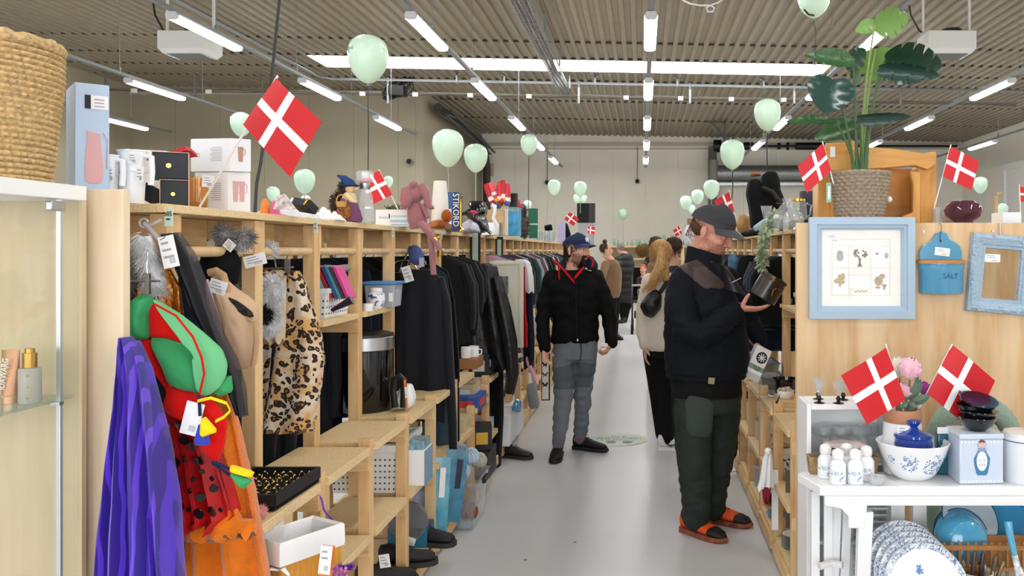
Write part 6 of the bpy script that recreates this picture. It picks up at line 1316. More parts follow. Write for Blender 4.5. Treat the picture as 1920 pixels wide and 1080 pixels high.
q=at(1405,0,7.4);b=MB();b.lathe([(.02,0),(.03,.03),(.02,.06),(.012,.1),(.026,.13),(.03,.16),(.02,.185),(.004,.19)],(q.x,7.6,TOPR),14);tag(b.build('white_statuette',M_white),'small white statuette on the right shelf behind the tan bag','statuette')
b=MB();puff(b,[(1282,436),(1290,420),(1300,430),(1302,448),(1298,465),(1284,462)],11.4,.08,.08);tag(b.build('lace_cloth',mat('lace_white','#dfdee6',.8,var=(40,.25))),'white lace cloth hanging behind the capped man','cloth');b=MB();b.bb(at(1289,0,12).x,at(1298,0,12).x,12,12.1,TOPR,at(0,410,12).z);tag(b.build('picture_board',mat('frame_brown','#8a6a4a',.5)),'brown upright frame on the right shelf behind the capped man','frame')
# goods on the right shelves
rackrow(.955,5.75,13.2,.13,[0,1,2,11,3,9,8],'garments on the right rail',lambda D:'on the right rail, %s shelving unit behind the picture panel'%NM[max(0,min(18,int((D-4.56)/.54)))],zb=(.9,1.15))
t=thing('jeans','blue jeans hanging high on the right rail behind the man','jeans',at(1375,500,7.6));b=MB();puff(b,[(1366,480),(1378,476),(1388,490),(1384,512),(1366,512)],6.6,.05,.05);b.build('cloth',mat('jeans','#4f6e88',.85,var=(30,.3)),t)
b=MB();puff(b,[(1388,482),(1412,478),(1436,500),(1440,540),(1425,560),(1440,600),(1420,640),(1385,640),(1375,560)],6.5,.12,.12);tag(b.build('black_fur_coat',mat('fur_coat','#0c0c0d',.95,bump=(90,1,.01))),'bulky black coat hanging right behind the man','coat')
t=thing('plastic_cover','clear plastic garment cover below the bulky black coat','cover',at(1420,640,6.3));b=MB();puff(b,[(1410,600),(1436,590),(1440,625),(1415,645),(1395,625)],6.3,.04,.03);b.build('film',mat('film','#b9bec2',.15,trans=.6,ior=1.1,bump=(25,1,.02)),t)
R1,R2,R0,RM=.782,.42,.125,1.285
t=thing('baking_pan','grey rectangular baking pan, front one on the right shelf','pan',(.8,5.3,R1),'baking pans on the right shelf');M_tin=mat('tin_grey','#9ea1a3',.35,.8,var=(20,.15))
def pan(t,x0,x1,y0,y1,z,h):
 b=MB();r=lambda e,zz:[Vector((x,y,zz))for x,y in((x0-e,y0-e),(x1+e,y0-e),(x1+e,y1+e),(x0-e,y1+e))];b.loft([r(-.012,z),r(.0,z+h),r(.012,z+h),r(.012,z+h+.003),r(-.004,z+h),r(-.014,z+.004)]);b.build('pan_body',M_tin,t,bevel=.002)
pan(t,.73,.86,5.24,5.5,R1,.075);t=thing('baking_pan','grey rectangular baking pan behind the front one, right shelf','pan',(.8,5.7,R1),'baking pans on the right shelf');pan(t,.74,.9,5.62,5.95,R1,.11)
b=MB();b.bb(.74,.94,4.98,5.2,R1+.0005,R1+.012);tag(b.build('foil_tray',mat('foil_tray','#c5c8ca',.25,.9,bump=(40,.6)),bevel=.004),'flat foil tray under the black pot on the right shelf','tray')
t=thing('black_pot','round black enamel pot on the foil tray, right shelf','pot',(.84,5.08,R1+.0125));MB().lathe([(.055,0),(.062,.006),(.074,.085),(.077,.087),(.072,.087),(.058,.01)],(.85,5.08,R1+.0125),28).build('body',mat('enamel_black','#15171c',.12,coat=.5),t);MB().tube([(.85-.01,5.08-.075,R1+.085),(.845,5.08-.1,R1+.08),(.875,5.08-.1,R1+.08),(.88,5.08-.072,R1+.085)],.005,8).build('handle',mat('enamel_black','#15171c'),t)
q=Vector((.93,5.6,R1));b=MB();b.lathe([(.03,0),(.035,.005),(.035,.1),(.025,.12),(.026,.135),(.022,.135),(.03,.01)],(.97,5.75,R1),18);tag(b.build('glass_jar',MATS['thin_glass']),'clear glass jar at the shelf post by the baking pans','jar')
b=MB();b.bb(.76,.93,4.66,4.95,R1+.0005,R1+.03);tag(b.build('wooden_tray',M_pineX),'low wooden tray on the right shelf below the black pot','tray')
bp=None
for k in range(4):
 z=R2+.026*k
 if bp is None:
  bp=thing('stoneware_bowl','brown stoneware bowl, lowest of the stack on the right shelf','bowl',(.79,4.86,z),'brown stoneware bowls stacked on the right shelf',local=True);MB().lathe([(.03,0),(.034,.004),(.055,.034),(.054,.036),(.03,.008)],(0,0,0),24).build('bowl_wall',mat('stoneware','#b49a74',.35,var=(20,.2)),bp);MB().tube([(.0545*cos(a),.0545*sin(a),.035)for a in[2*pi*j/24 for j in range(24)]],.002,6,wrap=True).build('rim',mat('stone_rim','#7c5a3a',.3),bp)
 else:dup(bp,(.79,4.86,z),label='brown stoneware bowl, %s in the stack on the right shelf'%['','second from the bottom','third from the bottom','topmost'][k])
t=thing('trinket_bowl','white bowl of small shells beside the first shelf post, right','bowl',(.8,4.75,R1+.031));MB().lathe([(.03,0),(.045,.02),(.048,.045),(.044,.045),(.028,.006)],(.8,4.78,R1+.031),22).build('bowl_wall',M_white,t)
b=MB();rng=random.Random(3)
for k in range(24):b.ball((.8+rng.uniform(-.03,.03),4.78+rng.uniform(-.03,.03),R1+.075+rng.uniform(0,.012)),rng.uniform(.006,.01),7,5)
b.build('shells',mat('shells','#c4b49a',.6,var=(60,.4)),t)['kind']='stuff'
b=MB();b.tube([at(1456,755,4.5),at(1463,738,4.55)],[.008,.001],6);tag(b.build('knife_tip',M_black),'black pointed blade tip sticking up behind the shelf post','knife')
t=thing('patterned_tin','blue and white patterned square tin on the second right shelf','tin',(.8,4.7,R2));MB().bb(.765,.83,4.68,4.78,R2,R2+.1).build('body',bluewhite('tin_pattern',26,(.5,.56),'#23386e'),t,bevel=.003);MB().bb(.763,.832,4.678,4.782,R2+.101,R2+.112).build('lid',M_white,t,bevel=.002)
t=thing('apron','white apron with printed edge hanging from a shelf post, right','apron',at(1432,925,4.3));b=MB();garment(b,4.42,[(842,1437,1447),(862,1430,1449),(900,1424,1450),(918,1419,1450)],.02,5,.2);b.build('cloth',mat('apron','#eceef2',.85,bump=(30,.5)),t);b=MB();garment(b,4.4,[(914,1428,1446),(942,1432,1442)],.012,3,.2);b.build('wine_pocket',mat('wine_cloth','#7c2338',.8),t)
b=MB();b.ball(at(1440,846,4.4),.018,12,8);b.build('knob',M_white,t)
b=MB();p0,p1=at(1446,990,4.5),at(1454,880,4.5);b.bb(p0.x,p1.x+.01,4.47,4.49,p0.z,p1.z);tag(b.build('white_board',M_white),'narrow white board standing behind the hanging apron','board')
b=MB();p0,p1=at(1473,990,4.3),at(1482,882,4.3);b.bb(p0.x,p1.x,4.3,4.306,p0.z,p1.z);tag(b.build('steel_strip',mat('strip_steel','#77756f',.4,.8)),'dull steel strip hanging at the plywood panel edge','strip')
pp_=None
for k in range(6):
 z=R0+.012*k
 if pp_ is None:
  pp_=thing('small_plate','small striped plate, lowest in the stack on the bottom right shelf','plate',(.78,4.35,z),'striped plates on the bottom right shelf',local=True);MB().lathe([(.04,0),(.05,.003),(.07,.011),(.069,.012),(.04,.004)],(0,0,0),26).build('dish',M_white,pp_);MB().tube([(.07*cos(a),.07*sin(a),.0115)for a in[2*pi*j/26 for j in range(26)]],.0015,5,wrap=True).build('dark_rim',M_dark,pp_)
 else:dup(pp_,(.78,4.35,z),label='small striped plate, number %d up in the stack on the bottom right shelf'%(k+1))
b=MB();b.lathe([(.02,0),(.04,.03),(.045,.06),(.03,.09),(.02,.1),(.022,.11)],(.78,5.0,R0),20);tag(b.build('maroon_vase',mat('maroon','#4a1426',.2,coat=.5)),'dark maroon vase on the bottom right shelf','vase')
b=MB();b.lathe([(.03,0),(.05,.012),(.058,.025),(.055,.025),(.03,.006)],(.76,4.86,R0),22);tag(b.build('blue_dish',mat('dish_blue','#6f93b4',.25)),'blue grey dish on the bottom right shelf before the maroon vase','dish')
for k,(x,y,z,c,h,nm)in enumerate(((.78,5.55,R2,'#c9c9c6',.12,'pale'),(.78,6.0,R2,'#d6d2c6',.16,'cream'),(.77,5.5,R0,'#9fa3a8',.12,'grey'),(.79,6.1,R0,'#c9b08a',.1,'tan'),(.8,6.6,R0,'#e0e2e6',.14,'white'),(.8,6.6,R2,'#3a3c44',.14,'dark'),(.8,7.2,R0,'#8e6a44',.12,'brown'),(.8,7.2,R1,'#d8d4cc',.12,'ivory'),(.8,7.8,R1,'#44546a',.14,'slate'))):
 t=thing('kitchen_canister','%s canister on the right shelving, %s board'%(nm,{R2:'second',R0:'bottom',R1:'top step'}[z]),'canister',(x,y,z),'canisters on the right shelving');MB().lathe([(.045,0),(.05,.004),(.05,h-.01),(.048,h)],(x,y,z),20).build('can',mat('can'+c[1:],c,.35),t);MB().lathe([(.052,h),(.052,h+.015),(.01,h+.02)],(x,y,z),20).build('lid',mat('can_lid','#b9bbbd',.3,.6),t)
for px,py,z,c,h,r,lab in((1490,559,RM,'#15181a',.11,.014,'dark bottle with a label on the upper right shelf by the panel'),(1480,559,RM,'#dfe4e4',.05,.022,'small clear jar on the upper right shelf by the panel')):
 q=at(px,0,5.7);t=thing('bottle' if c=='#15181a' else 'glass_jar',lab,'bottle' if c=='#15181a' else 'jar',(q.x,5.7,z));MB().lathe([(r*.9,0),(r,.004),(r,h*.7),(r*.45,h*.8),(r*.45,h)],(q.x,5.7,z),16).build('body',mat('b'+c[1:],c,.15,trans=0 if c=='#15181a' else .6),t)
 if c=='#15181a':MB().bb(q.x-r*.8,q.x+r*.8,5.7-r-.001,5.7-r+.002,z+h*.45,z+h*.7).build('label_sticker',M_tag,t)
b=MB();puff(b,[(1484,505),(1494,500),(1496,530),(1486,535)],5.95,.03,.03);tag(b.build('red_cloth',mat('red_cloth','#b8182c',.7)),'red cloth on the upper right shelf beside the panel','cloth')
b=MB();puff(b,[(1355,795),(1372,785),(1384,800),(1383,850),(1372,868),(1356,860)],6.2,.06,.06);tag(b.build('black_handbag',M_blackcloth),'black bag hanging low at the right shelf, behind the man','bag');b=MB();puff(b,[(1366,735),(1384,728),(1386,780),(1368,790)],6.3,.04,.04);tag(b.build('brown_bag',mat('brown_bag','#7a4a24',.5)),'brown leather bag hanging above the low black bag','bag')
b=MB();q=at(1360,870,6.5);b.add([(q.x-.04,6.3,.003),(q.x+.09,6.35,.003),(q.x+.06,6.7,.003),(q.x-.05,6.62,.003),(q.x-.04,6.3,.006),(q.x+.09,6.35,.006),(q.x+.06,6.7,.006),(q.x-.05,6.62,.006)],[(0,3,2,1),(4,5,6,7),(0,1,5,4),(1,2,6,5),(2,3,7,6),(3,0,4,7)]);tag(b.build('paper_sheet',M_paper),'white sheet of card lying on the floor below the black bag','paper')
# far back shelf with glassware
t=thing('back_shelf','pine shelf along the back wall carrying green glassware','shelving unit',(1.2,27,0));MB().bb(-1.2,2.9,26.7,27.3,1.74,1.80).build('top_board',M_pineX,t)
for x in(-1.1,.1,1.25,2.4,2.8):MB().bb(x-.05,x+.05,26.7,26.8,0,1.74).build('post',M_pine,t)
for z in(1.35,.1):MB().bb(-1.2,2.9,26.72,27.3,z,z+.05).build('rail',M_pineX,t)
MB().bb(-1.2,2.9,27.25,27.29,0,1.74).build('back_panel',mat('back_panel_beige','#b9ae94',.7),t)
gp=None;rng=random.Random(17)
for i in range(26):
 q=Vector((-.9+i*.14+rng.uniform(-.03,.03),26.9+rng.uniform(-.1,.2),1.801))
 if gp is None:
  gp=thing('green_glass','pale green glass vessel on the back wall shelf','glass vessel',q,'glassware on the back wall shelf',local=True);o=gp
  MB().lathe([(.05,0),(.075,.05),(.06,.14),(.03,.2),(.035,.26),(.03,.26)],(0,0,0),14).build('vessel',mat('sea_glass','#b9d8c6',.1,trans=.5,ior=1.2),gp)
 else:o=dup(gp,q)
 s_=rng.uniform(.5,1.5)if i>8 else rng.uniform(.4,.8);o.scale=(s_*.9,s_*.9,s_)
# white cabinet and table in front of the right panel
CX0,CX1,CY0,CY1,CZ=.662,1.02,3.44,3.64,1.02
M_wc=mat('cabinet_white','#eeeff2',.45)
t=thing('display_cabinet','white display cabinet with a glazed front standing beside the table','cabinet',((CX0+CX1)/2,3.54,0))
for nm,bx in(('side_panel',(CX0,CX0+.018,CY0,CY1,0,CZ)),('side_panel',(CX1-.018,CX1,CY0,CY1,0,CZ)),('top',(CX0+.019,CX1-.019,CY0,CY1,CZ-.022,CZ)),('back_panel',(CX0+.019,CX1-.019,CY1-.01,CY1,0,CZ-.023)),('shelf_board',(CX0+.019,CX1-.019,CY0+.01,CY1-.012,.77,.785)),('shelf_board',(CX0+.019,CX1-.019,CY0+.01,CY1-.012,.45,.465)),('plinth',(CX0+.019,CX1-.019,CY0+.005,CY1-.012,0,.06))):MB().bb(*bx).build(nm,M_wc,t,bevel=.002)
MB().bb(CX0+.02,CX1-.02,CY0+.004,CY0+.008,.06,CZ-.024).build('glass_pane',M_pane,t)
gp=None
for k in range(6):
 q=Vector((CX0+.08+.04*k,3.53+.03*(k%2),.786))
 if gp is None:
  gp=thing('coupe_glass','clear coupe glass inside the white cabinet','glass',q,'coupe glasses inside the white cabinet',local=True);o=gp
  MB().lathe([(.03,0),(.028,.003),(.004,.006),(.004,.07),(.02,.08),(.042,.1),(.046,.13),(.044,.13),(.036,.1),(.003,.082)],(0,0,0),18).build('bowl',MATS['thin_glass'],gp)
 else:dup(gp,q)
gp=None
for px,D,lab in((1534,3.56,'fluted cordial glass with black stem, far left one on the cabinet'),(1536,3.47,'fluted cordial glass with black stem, front left one on the cabinet'),(1572,3.46,'fluted cordial glass with black stem, front one near the paper flag'),(1581,3.54,'fluted cordial glass with black stem, back one near the paper flag')):
 q=Vector((at(px,0,D).x,D,CZ+.001))
 if gp is None:
  gp=thing('cordial_glass',lab,'glass',q,'cordial glasses on the white cabinet',local=True)
  MB().lathe([(.022,0),(.022,.002),(.008,.006),(.0065,.012),(.011,.018),(.007,.026),(.006,.03)],(0,0,0),18).build('black_stem',mat('stem_black','#191512',.2),gp)
  MB().lathe([(.006,.03),(.011,.045),(.023,.088),(.0225,.088),(.01,.048),(.004,.04)],(0,0,0),12).build('fluted_bowl',MATS['thin_glass'],gp,smooth=10);o=gp
 else:o=dup(gp,q,label=lab)
TZ=.755;TX0,TX1,TY0,TY1=.645,1.75,3.2,3.42
t=thing('white_table','white painted bench table in front of the plywood panel','table',(1.2,3.3,0));M_wt=mat('table_white','#f2f3f5',.4)
b=MB();b.prism([(TX0+.02,TY0),(TX1,TY0),(TX1,TY1),(TX0,TY1),(TX0-.03,TY1-.03)],(0,0,TZ-.035),X3,Y3,(0,0,.035));b.build('tabletop',M_wt,t,bevel=.004)
MB().prism([(TX0+.04,TZ-.036),(TX1,TZ-.036),(TX1,TZ-.075),(TX0+.2,TZ-.075),(TX0+.19,TZ-.16),(TX0+.13,TZ-.16),(TX0+.13,TZ-.115),(TX0+.10,TZ-.085),(TX0+.04,TZ-.075)],(0,TY0+.01,0),X3,Z3,(0,.025,0)).build('apron',M_wt,t,bevel=.003)
b=MB();b.loft([[Vector((x,y,z))for x,y in((xa,TY0+.012),(xb,TY0+.012),(xb,TY0+.05),(xa,TY0+.05))]for xa,xb,z in((TX0+.17,TX0+.225,TZ-.1),(TX0+.15,TX0+.195,0))]);b.build('leg',M_wt,t,bevel=.003)
b=MB();b.loft([[Vector((x,y,z))for x,y in((xa,TY1-.05),(xb,TY1-.05),(xb,TY1-.02),(xa,TY1-.02))]for xa,xb,z in((TX0+.1,TX0+.145,TZ-.036),(TX0+.08,TX0+.12,0))]);b.build('leg',M_wt,t,bevel=.003)
for x in(1.62,):MB().bb(x,x+.05,TY0+.01,TY0+.05,0,TZ-.036).build('leg',M_wt,t)
TS=.40;MB().bb(TX0+.24,TX1,TY0+.02,TY1-.03,TS-.02,TS).build('lower_shelf',M_wt,t)
t=thing('louvred_shutter','white louvred shutter standing on the floor under the table','shutter',(.9,3.52,0));y=3.50
b=MB()
for k in range(26):b.box((.945,y,.04+k*.027),(.17,.02,.006),rotm(-.6,0,0))
b.build('louvres',M_wt,t)
for x in(.83,1.04):MB().bb(x-.02,x+.03,y-.015,y+.015,0,.73).build('stile',M_wt,t)
MB().bb(1.105,1.16,y-.015,y+.015,0,.73).build('stile',M_wt,t)
t=thing('slatted_crate','white slatted wooden crate side standing left of the table leg','crate',(.72,3.36,0))
for x,l in((.665,0),(.715,0),(.765,.03)):MB().prism([(x,0),(x+.032,0),(x+.032+l,.69),(x+l,.69)],(0,3.36,0),X3,Z3,(0,.014,0)).build('slat',M_wt,t)
def tb(px,D):return Vector((at(px,0,D).x,D,TZ+.0005))
jp=None
for px,D,lab in((1548,3.33,'white lidded spice bottle with blue print, left back one'),(1571,3.245,'white lidded spice bottle with blue print, front left one'),(1587,3.34,'white lidded spice bottle with blue print, middle back one'),(1604,3.245,'white lidded spice bottle with blue print, front middle one'),(1624,3.30,'white lidded spice bottle with blue print, right one by the bowl')):
 q=tb(px,D)
 if jp is None:
  jp=thing('spice_bottle',lab,'bottle',q,'white spice bottles on the table',local=True);o=jp
  MB().lathe([(.028,0),(.031,.003),(.031,.072),(.024,.084),(.02,.088),(.02,.094)],(0,0,0),28).build('body',mat('milk_glass','#f3f5fa',.15,coat=.4),jp)
  MB().lathe([(.0315,.012),(.0315,.05)],(0,0,0),28,caps=False).build('blue_print',bluewhite('print_porcelain',40,(.5,.66),'#7fa6d6'),jp)
  MB().lathe([(.0215,.095),(.0225,.098),(.0225,.118),(.018,.126),(.008,.131),(.002,.132)],(0,0,0),24).build('stopper',M_white,jp)
 else:o=dup(jp,q,label=lab)
t=thing('wicker_tray','brown wicker tray behind the white spice bottles','tray',tb(1600,3.36));b=MB();M_wk=mat('wicker_brown','#a08663',.75,bump=(90,.9,.006),var=(60,.3));r=lambda e,z:[Vector((x,y,z))for x,y in((.63-e,3.285-e),(.925+e,3.285-e),(.925+e,3.42+e),(.63-e,3.42+e))]
b=MB();b.bb(.80,.95,3.335,3.345,TZ,TZ+.06).bb(.632,.642,3.3,3.42,TZ+.03,TZ+.13);b=MB();b.loft([r(-.02,TZ+.001),r(0,TZ+.075),r(-.012,TZ+.075),r(-.03,TZ+.006)])
b=MB();r2=lambda e,z:[Vector((x,y,z))for x,y in((.66-e,3.37-e),(.93+e,3.37-e),(.93+e,3.425+e),(.66-e,3.425+e))];b.loft([r2(-.004,TZ+.001),r2(.004,TZ+.07),r2(-.004,TZ+.07),r2(-.012,TZ+.008)]);b.build('woven_wall',M_wk,t)
pl=None
for k in range(4):
 z=TZ+.075+.009*k;q=Vector((at(1584,0,3.4).x,3.4,z))
 if pl is None:
  pl=thing('pink_plate','pink patterned plate, lowest of the stack in the wicker tray','plate',q,'pink plates in the wicker tray',local=True);MB().lathe([(.05,0),(.055,.003),(.085,.012),(.084,.014),(.05,.005)],(0,0,0),32).build('dish',mat('plate_pink','#e8d5d2',.2,var=(40,.08)),pl);MB().lathe([(.066,.0085),(.0835,.0145)],(0,0,0),32,caps=False).build('pattern_band',mat('plate_rose','#cf9a98',.25,var=(60,.4)),pl)
 else:dup(pl,q,label='pink patterned plate, %s of the stack in the wicker tray'%['','second','third','topmost'][k])
t=thing('glass_dish','small scalloped clear glass dish at the table front','dish',tb(1642,3.22));b=MB();n=40;q=tb(1643,3.235)
b.loft([[q+Vector((r_*(1+.06*k_*sin(10*2*pi*j/n))*cos(2*pi*j/n),r_*(1+.06*k_*sin(10*2*pi*j/n))*sin(2*pi*j/n),z))for j in range(n)]for r_,k_,z in((.024,0,0),(.03,.5,.012),(.037,1,.03),(.034,1,.03),(.026,.5,.012),(.02,0,.005))]);b.build('dish',MATS['cut_glass'],t)
D=3.33;s=D/F;q=tb(1711,D);t=thing('flower_bowl','large white bowl with blue flowers holding the blue lidded jar','bowl',q);M_por=mat('porcelain_white','#f5f6f8',.12,coat=.5)
def prof_bowl(z):return(30+37*min(1,(z/68))**.62)*s
b=MB();b.lathe([(28*s,0),(30*s,2*s)]+[(prof_bowl(z),z*s)for z in(6,14,24,36,48,58,68)]+[(prof_bowl(68)-.004,69*s)]+[(prof_bowl(z)-.005,z*s)for z in(56,36,20,10)],q,48);b.build('bowl_wall',M_por,t)
b=MB();rng=random.Random(5);
for ca,cz,n_,R_ in((-1.95,38,150,17),(-1.12,34,170,20),(-.55,44,40,9),(-2.55,42,40,8)):
 for k in range(n_):
  rr_=R_*rng.random()**.6;aa=rng.uniform(0,2*pi);z=max(8,min(64,cz+rr_*sin(aa)*1.0));an=ca+rr_*cos(aa)*s/prof_bowl(z)*1.0;r0=prof_bowl(z)+.0006
  if rng.random()<.45+.4*nz((an*6,z*.2,3)):b.ball(q+Vector((r0*cos(an),r0*sin(an),z*s)),(rng.uniform(.0018,.0042),.0016,rng.uniform(.0012,.003)),6,4)
o=b.build('blue_flower_print',mat('print_cobalt','#5d86bd',.3),t);o['kind']='stuff'
D2=3.33;q2=q+Vector((0,0,38*s));q2.x=at(1712,0,D2).x;t=thing('lidded_jar','cobalt blue lidded ceramic jar sitting inside the flowered bowl','jar',q2);M_cob=mat('cobalt_glaze','#1d3f96',.12,coat=.6)
b=MB();b.lathe([(26*s,0),(30*s,8*s),(33*s,20*s),(34*s,24*s),(33*s,37*s),(30*s,38*s)],q2,36);b.build('body',M_cob,t);b=MB();b.lathe([(35*s,38*s),(36*s,40*s),(34*s,44*s),(20*s,49*s),(11*s,52*s),(8*s,57*s),(11*s,61*s),(14*s,65*s),(12*s,69*s),(4*s,71*s)],q2,36);b.build('lid',M_cob,t)
b=MB()
for k in range(30):a=2*pi*k/30;b.tube([q2+Vector((34.2*s*cos(a),34.2*s*sin(a),8*s+.2*14*s)),q2+Vector((34.6*s*cos(a),34.6*s*sin(a),30*s))],.0011,4)
o=b.build('ribbing',M_cob,t);o['kind']='stuff'
t=thing('square_tin','pale blue square tin with a nesting doll picture carrying black bowls','tin',tb(1830,3.3));M_tinb=mat('tin_blue','#cfdcef',.3,coat=.3)
x0,x1=at(1797,0,3.24).x,at(1881,0,3.24).x;zt=TZ+.19;P4=[Vector((x0,3.225,0)),Vector((x1,3.235,0)),Vector((x1+.01,3.40,0)),Vector((x0+.0,3.40,0))]
P4=[Vector((x0,3.225,0)),Vector((x1,3.235,0)),Vector((x1+.0,3.39,0)),Vector((x0+.005,3.39,0))]
def up(P,z,e=0):c=sum(P,Vector())/4;return[c+(p-c)*(1+e)+Vector((0,0,z))for p in P]
b=MB();b.loft([up(P4,TZ+.001),up(P4,zt-.02)]);b.build('tin_body',M_tinb,t,bevel=.006);b=MB();b.loft([up(P4,zt-.019,.02),up(P4,zt-.002,.02),up(P4,zt,-.02)]);b.build('lid',M_tinb,t,bevel=.003)
def doll(o,u,sc,name):
 n=u.cross(Z3)*-1;n=n if n.y<0 else-n;o=o+n*.0006
 def pz(poly,m,k):MB().prism([(x*sc,z*sc)for x,z in poly],o+n*.0003*k,u,Z3,n*.0004).build(name,m,t)
 el=lambda cx,cz,rx,rz,N=20:[(cx+rx*cos(2*pi*j/N),cz+rz*sin(2*pi*j/N))for j in range(N)]
 pz(el(0,.062,.019,.02),mat('doll_scarf','#b9c0dc',.4),0);pz([(-.02,.03),(-.031,.012),(-.03,-.01),(-.022,-.045),(-.017,-.053),(.017,-.053),(.022,-.045),(.03,-.01),(.031,.012),(.02,.03),(.01,.05),(-.01,.05)],mat('doll_teal','#3f7fae',.4),1)
 pz(el(0,.001,.021,.038),mat('doll_apron','#eef0f5',.4),2);pz(el(0,.066,.012,.013),mat('doll_face','#ecc7b4',.4),3);pz([(-.013,.068),(-.009,.079),(0,.082),(.009,.079),(.013,.068),(.004,.072),(-.004,.072)],mat('doll_brown','#6a4550',.4),4);pz(el(0,.044,.017,.008),mat('doll_collar','#8fa0d0',.4),4)
 for sx in(-.005,.005):pz(el(sx,.067,.0013,.0018,8),M_dark,5)
 pz(el(0,.059,.0022,.0012,8),mat('doll_lips','#b8444c',.4),5)
 for dx,dz in((-.008,.004),(.008,.004),(-.009,-.014),(0,-.012),(.009,-.014)):pz(el(dx,dz,.0022,.003,8),MATS['doll_collar'],5)
doll(Vector(((x0+x1)/2,3.23,TZ+.088)),(P4[1]-P4[0]).normalized(),1.0,'doll_print')
b=MB()
for k in range(12):
 for z in(TZ+.012,zt-.03):u=(P4[1]-P4[0]).normalized();p=P4[0].lerp(P4[1],(k+.5)/12)+Vector((0,-.0008,z));b.ball(p,(.004,.0005,.004),8,4)
o=b.build('dotted_border',M_paper,t);o['kind']='stuff'
t['label']='pale blue square tin with a nesting doll picture under the black bowls'
bw=None
for k,(dx,tl)in enumerate(((0,0),(.004,.02),(-.003,-.03),(-.004,.1))):
 q=Vector((at(1832,0,3.3).x+dx,3.3,zt+.001+.024*k));lab=['lowest black glazed bowl of the stack on the blue tin','second black glazed bowl of the stack on the blue tin','third black glazed bowl of the stack on the blue tin','topmost bowl on the blue tin, dark blue inside'][k]
 if k in(0,3):
  o=thing('glazed_bowl',lab,'bowl',q,'black bowls on the blue tin',local=True)
  MB().lathe([(.032,0),(.034,.004),(.055,.02),(.074,.052),(.073,.054)],(0,0,0),36).build('outer_glaze',mat('glaze_black','#0c0d12',.08,coat=.6),o);MB().lathe([(.073,.054),(.07,.052),(.05,.022),(.03,.01),(.002,.009)],(0,0,0),36).build('inner_glaze',mat('glaze_blue','#1c4a7c',.1,coat=.6)if k==3 else MATS['glaze_black'],o)
  if k==0:bw=o
 else:o=dup(bw,q,label=lab)
 o.rotation_euler=(.26 if k==3 else tl*.6,tl,0)
t=thing('enamel_canister','white enamel canister with faint lettering at the right edge of the table','canister',tb(1925,3.3));q=tb(1928,3.3);r_=48*3.3/F
MB().lathe([(r_*.98,0),(r_,.004),(r_,.155),(r_*.98,.157)],q,40).build('body',mat('enamel_white','#eef2f7',.15,coat=.5),t);MB().lathe([(r_*1.03,.157),(r_*1.03,.16)],q,40).build('blue_rim',mat('rim_blue','#2b3f78',.3),t);MB().lathe([(r_*1.03,.16),(r_*1.03,.172),(r_*.9,.184),(.012,.19),(.01,.2),(.014,.208),(.004,.212)],q,40).build('lid',mat('enamel_white','#eef2f7'),t)
vs_,fs_=text_mesh('SUKKER',.03);b=MB();b.add([Vector((q.x+r_*1.004*sin(p.x/r_-.0),q.y-r_*1.004*cos(p.x/r_-.0)-.0004*(p.z>0),q.z+.085+p.y))for p in vs_],fs_);b.build('lettering',mat('enamel_print','#c9d3e2',.3),t)
t=thing('teal_bottle','flat teal ceramic bottle between the flowered bowl and blue tin','bottle',tb(1768,3.38));x0,x1=at(1754,0,3.38).x,at(1785,0,3.38).x
MB().bb(x0,x1,3.36,3.40,TZ+.001,TZ+.17).build('body',mat('teal_glaze','#1b6275',.12,coat=.5),t,bevel=.008);c=Vector(((x0+x1)/2,3.359,TZ+.135));MB().tube([c+Vector((.018*cos(a),0,.018*sin(a)))for a in[2*pi*k/20 for k in range(20)]],.004,6,wrap=True).build('ring_relief',MATS['teal_glaze'],t);MB().bb(x0,x1,3.358,3.36,TZ+.165,TZ+.19).build('price_sticker',M_tag,t)
D=3.4;s=D/F;q=tb(1692,D);t=thing('stoneware_vase','white stoneware vase with terracotta rim holding artificial peonies','vase',q);zt=at(0,766,D).z-TZ
MB().lathe([(32*s,0),(36*s,.006),(37*s,zt*.4),(35*s,zt*.74),(33*s,zt*.8)],q,36).build('body',mat('stone_white','#e9ecf0',.3),t);MB().lathe([(33.5*s,zt*.8),(35*s,zt*.82),(35*s,zt*.97),(34*s,zt),(30*s,zt),(29*s,zt*.6)],q,36).build('terracotta_rim',mat('terracotta','#b98363',.55),t)
price_tag(1694,810,D-37*s-.001,24,24,.03,parent=t,lines=3,name='price_sticker')
M_pe=mat('peony_pink','#f0bccb',.6,sss=0);M_pe2=mat('peony_white','#efe8dc',.6);M_mag=mat('flower_magenta','#a83f9b',.6);M_gl2=mat('foliage_grey','#5d7464',.6);M_sg=mat('flower_stem','#6e7f5a',.6)
def peony(c,r,m,label,petals=34,seed=1,stem=None):
 t=thing('peony',label,'flower',c,'artificial peonies in the stoneware vase');rng=random.Random(seed);b=MB()
 for k in range(petals):
  f=(k+.5)/petals;ph=k*2.4;th=.12+1.95*f;rr_=r*(.3+.55*f)
  d=rotm(radians(48),0,.3)@Vector((sin(th)*cos(ph),sin(th)*sin(ph),cos(th)));u=d.orthogonal().normalized();w=d.cross(u);cen=Vector(c)+d*rr_*.8;pw=r*(.34+.22*f)
  tq=(Z3-d*d.z);tq=tq.normalized()if tq.length>.05 else u;w2=d.cross(tq).normalized()
  b.sheet(lambda a,e:cen+w2*((a-.5)*2*pw*sin(pi*(.12+.8*e))**.6)+tq*((e-.35)*pw*1.7)+d*(r*.24*(1-((a-.5)*2)**2)-r*.1*(e-.3)+.03*r*sin(a*17+k)),6,6,.0012)
 b.build('petals',m,t)
 if stem:MB().tube([Vector(c)-Vector((0,0,r*.3)),(Vector(c)+stem)/2+Vector((.005,0,0)),stem],.004,6).build('stem',M_sg,t)
 return t
base=q+Vector((0,0,zt*.9))
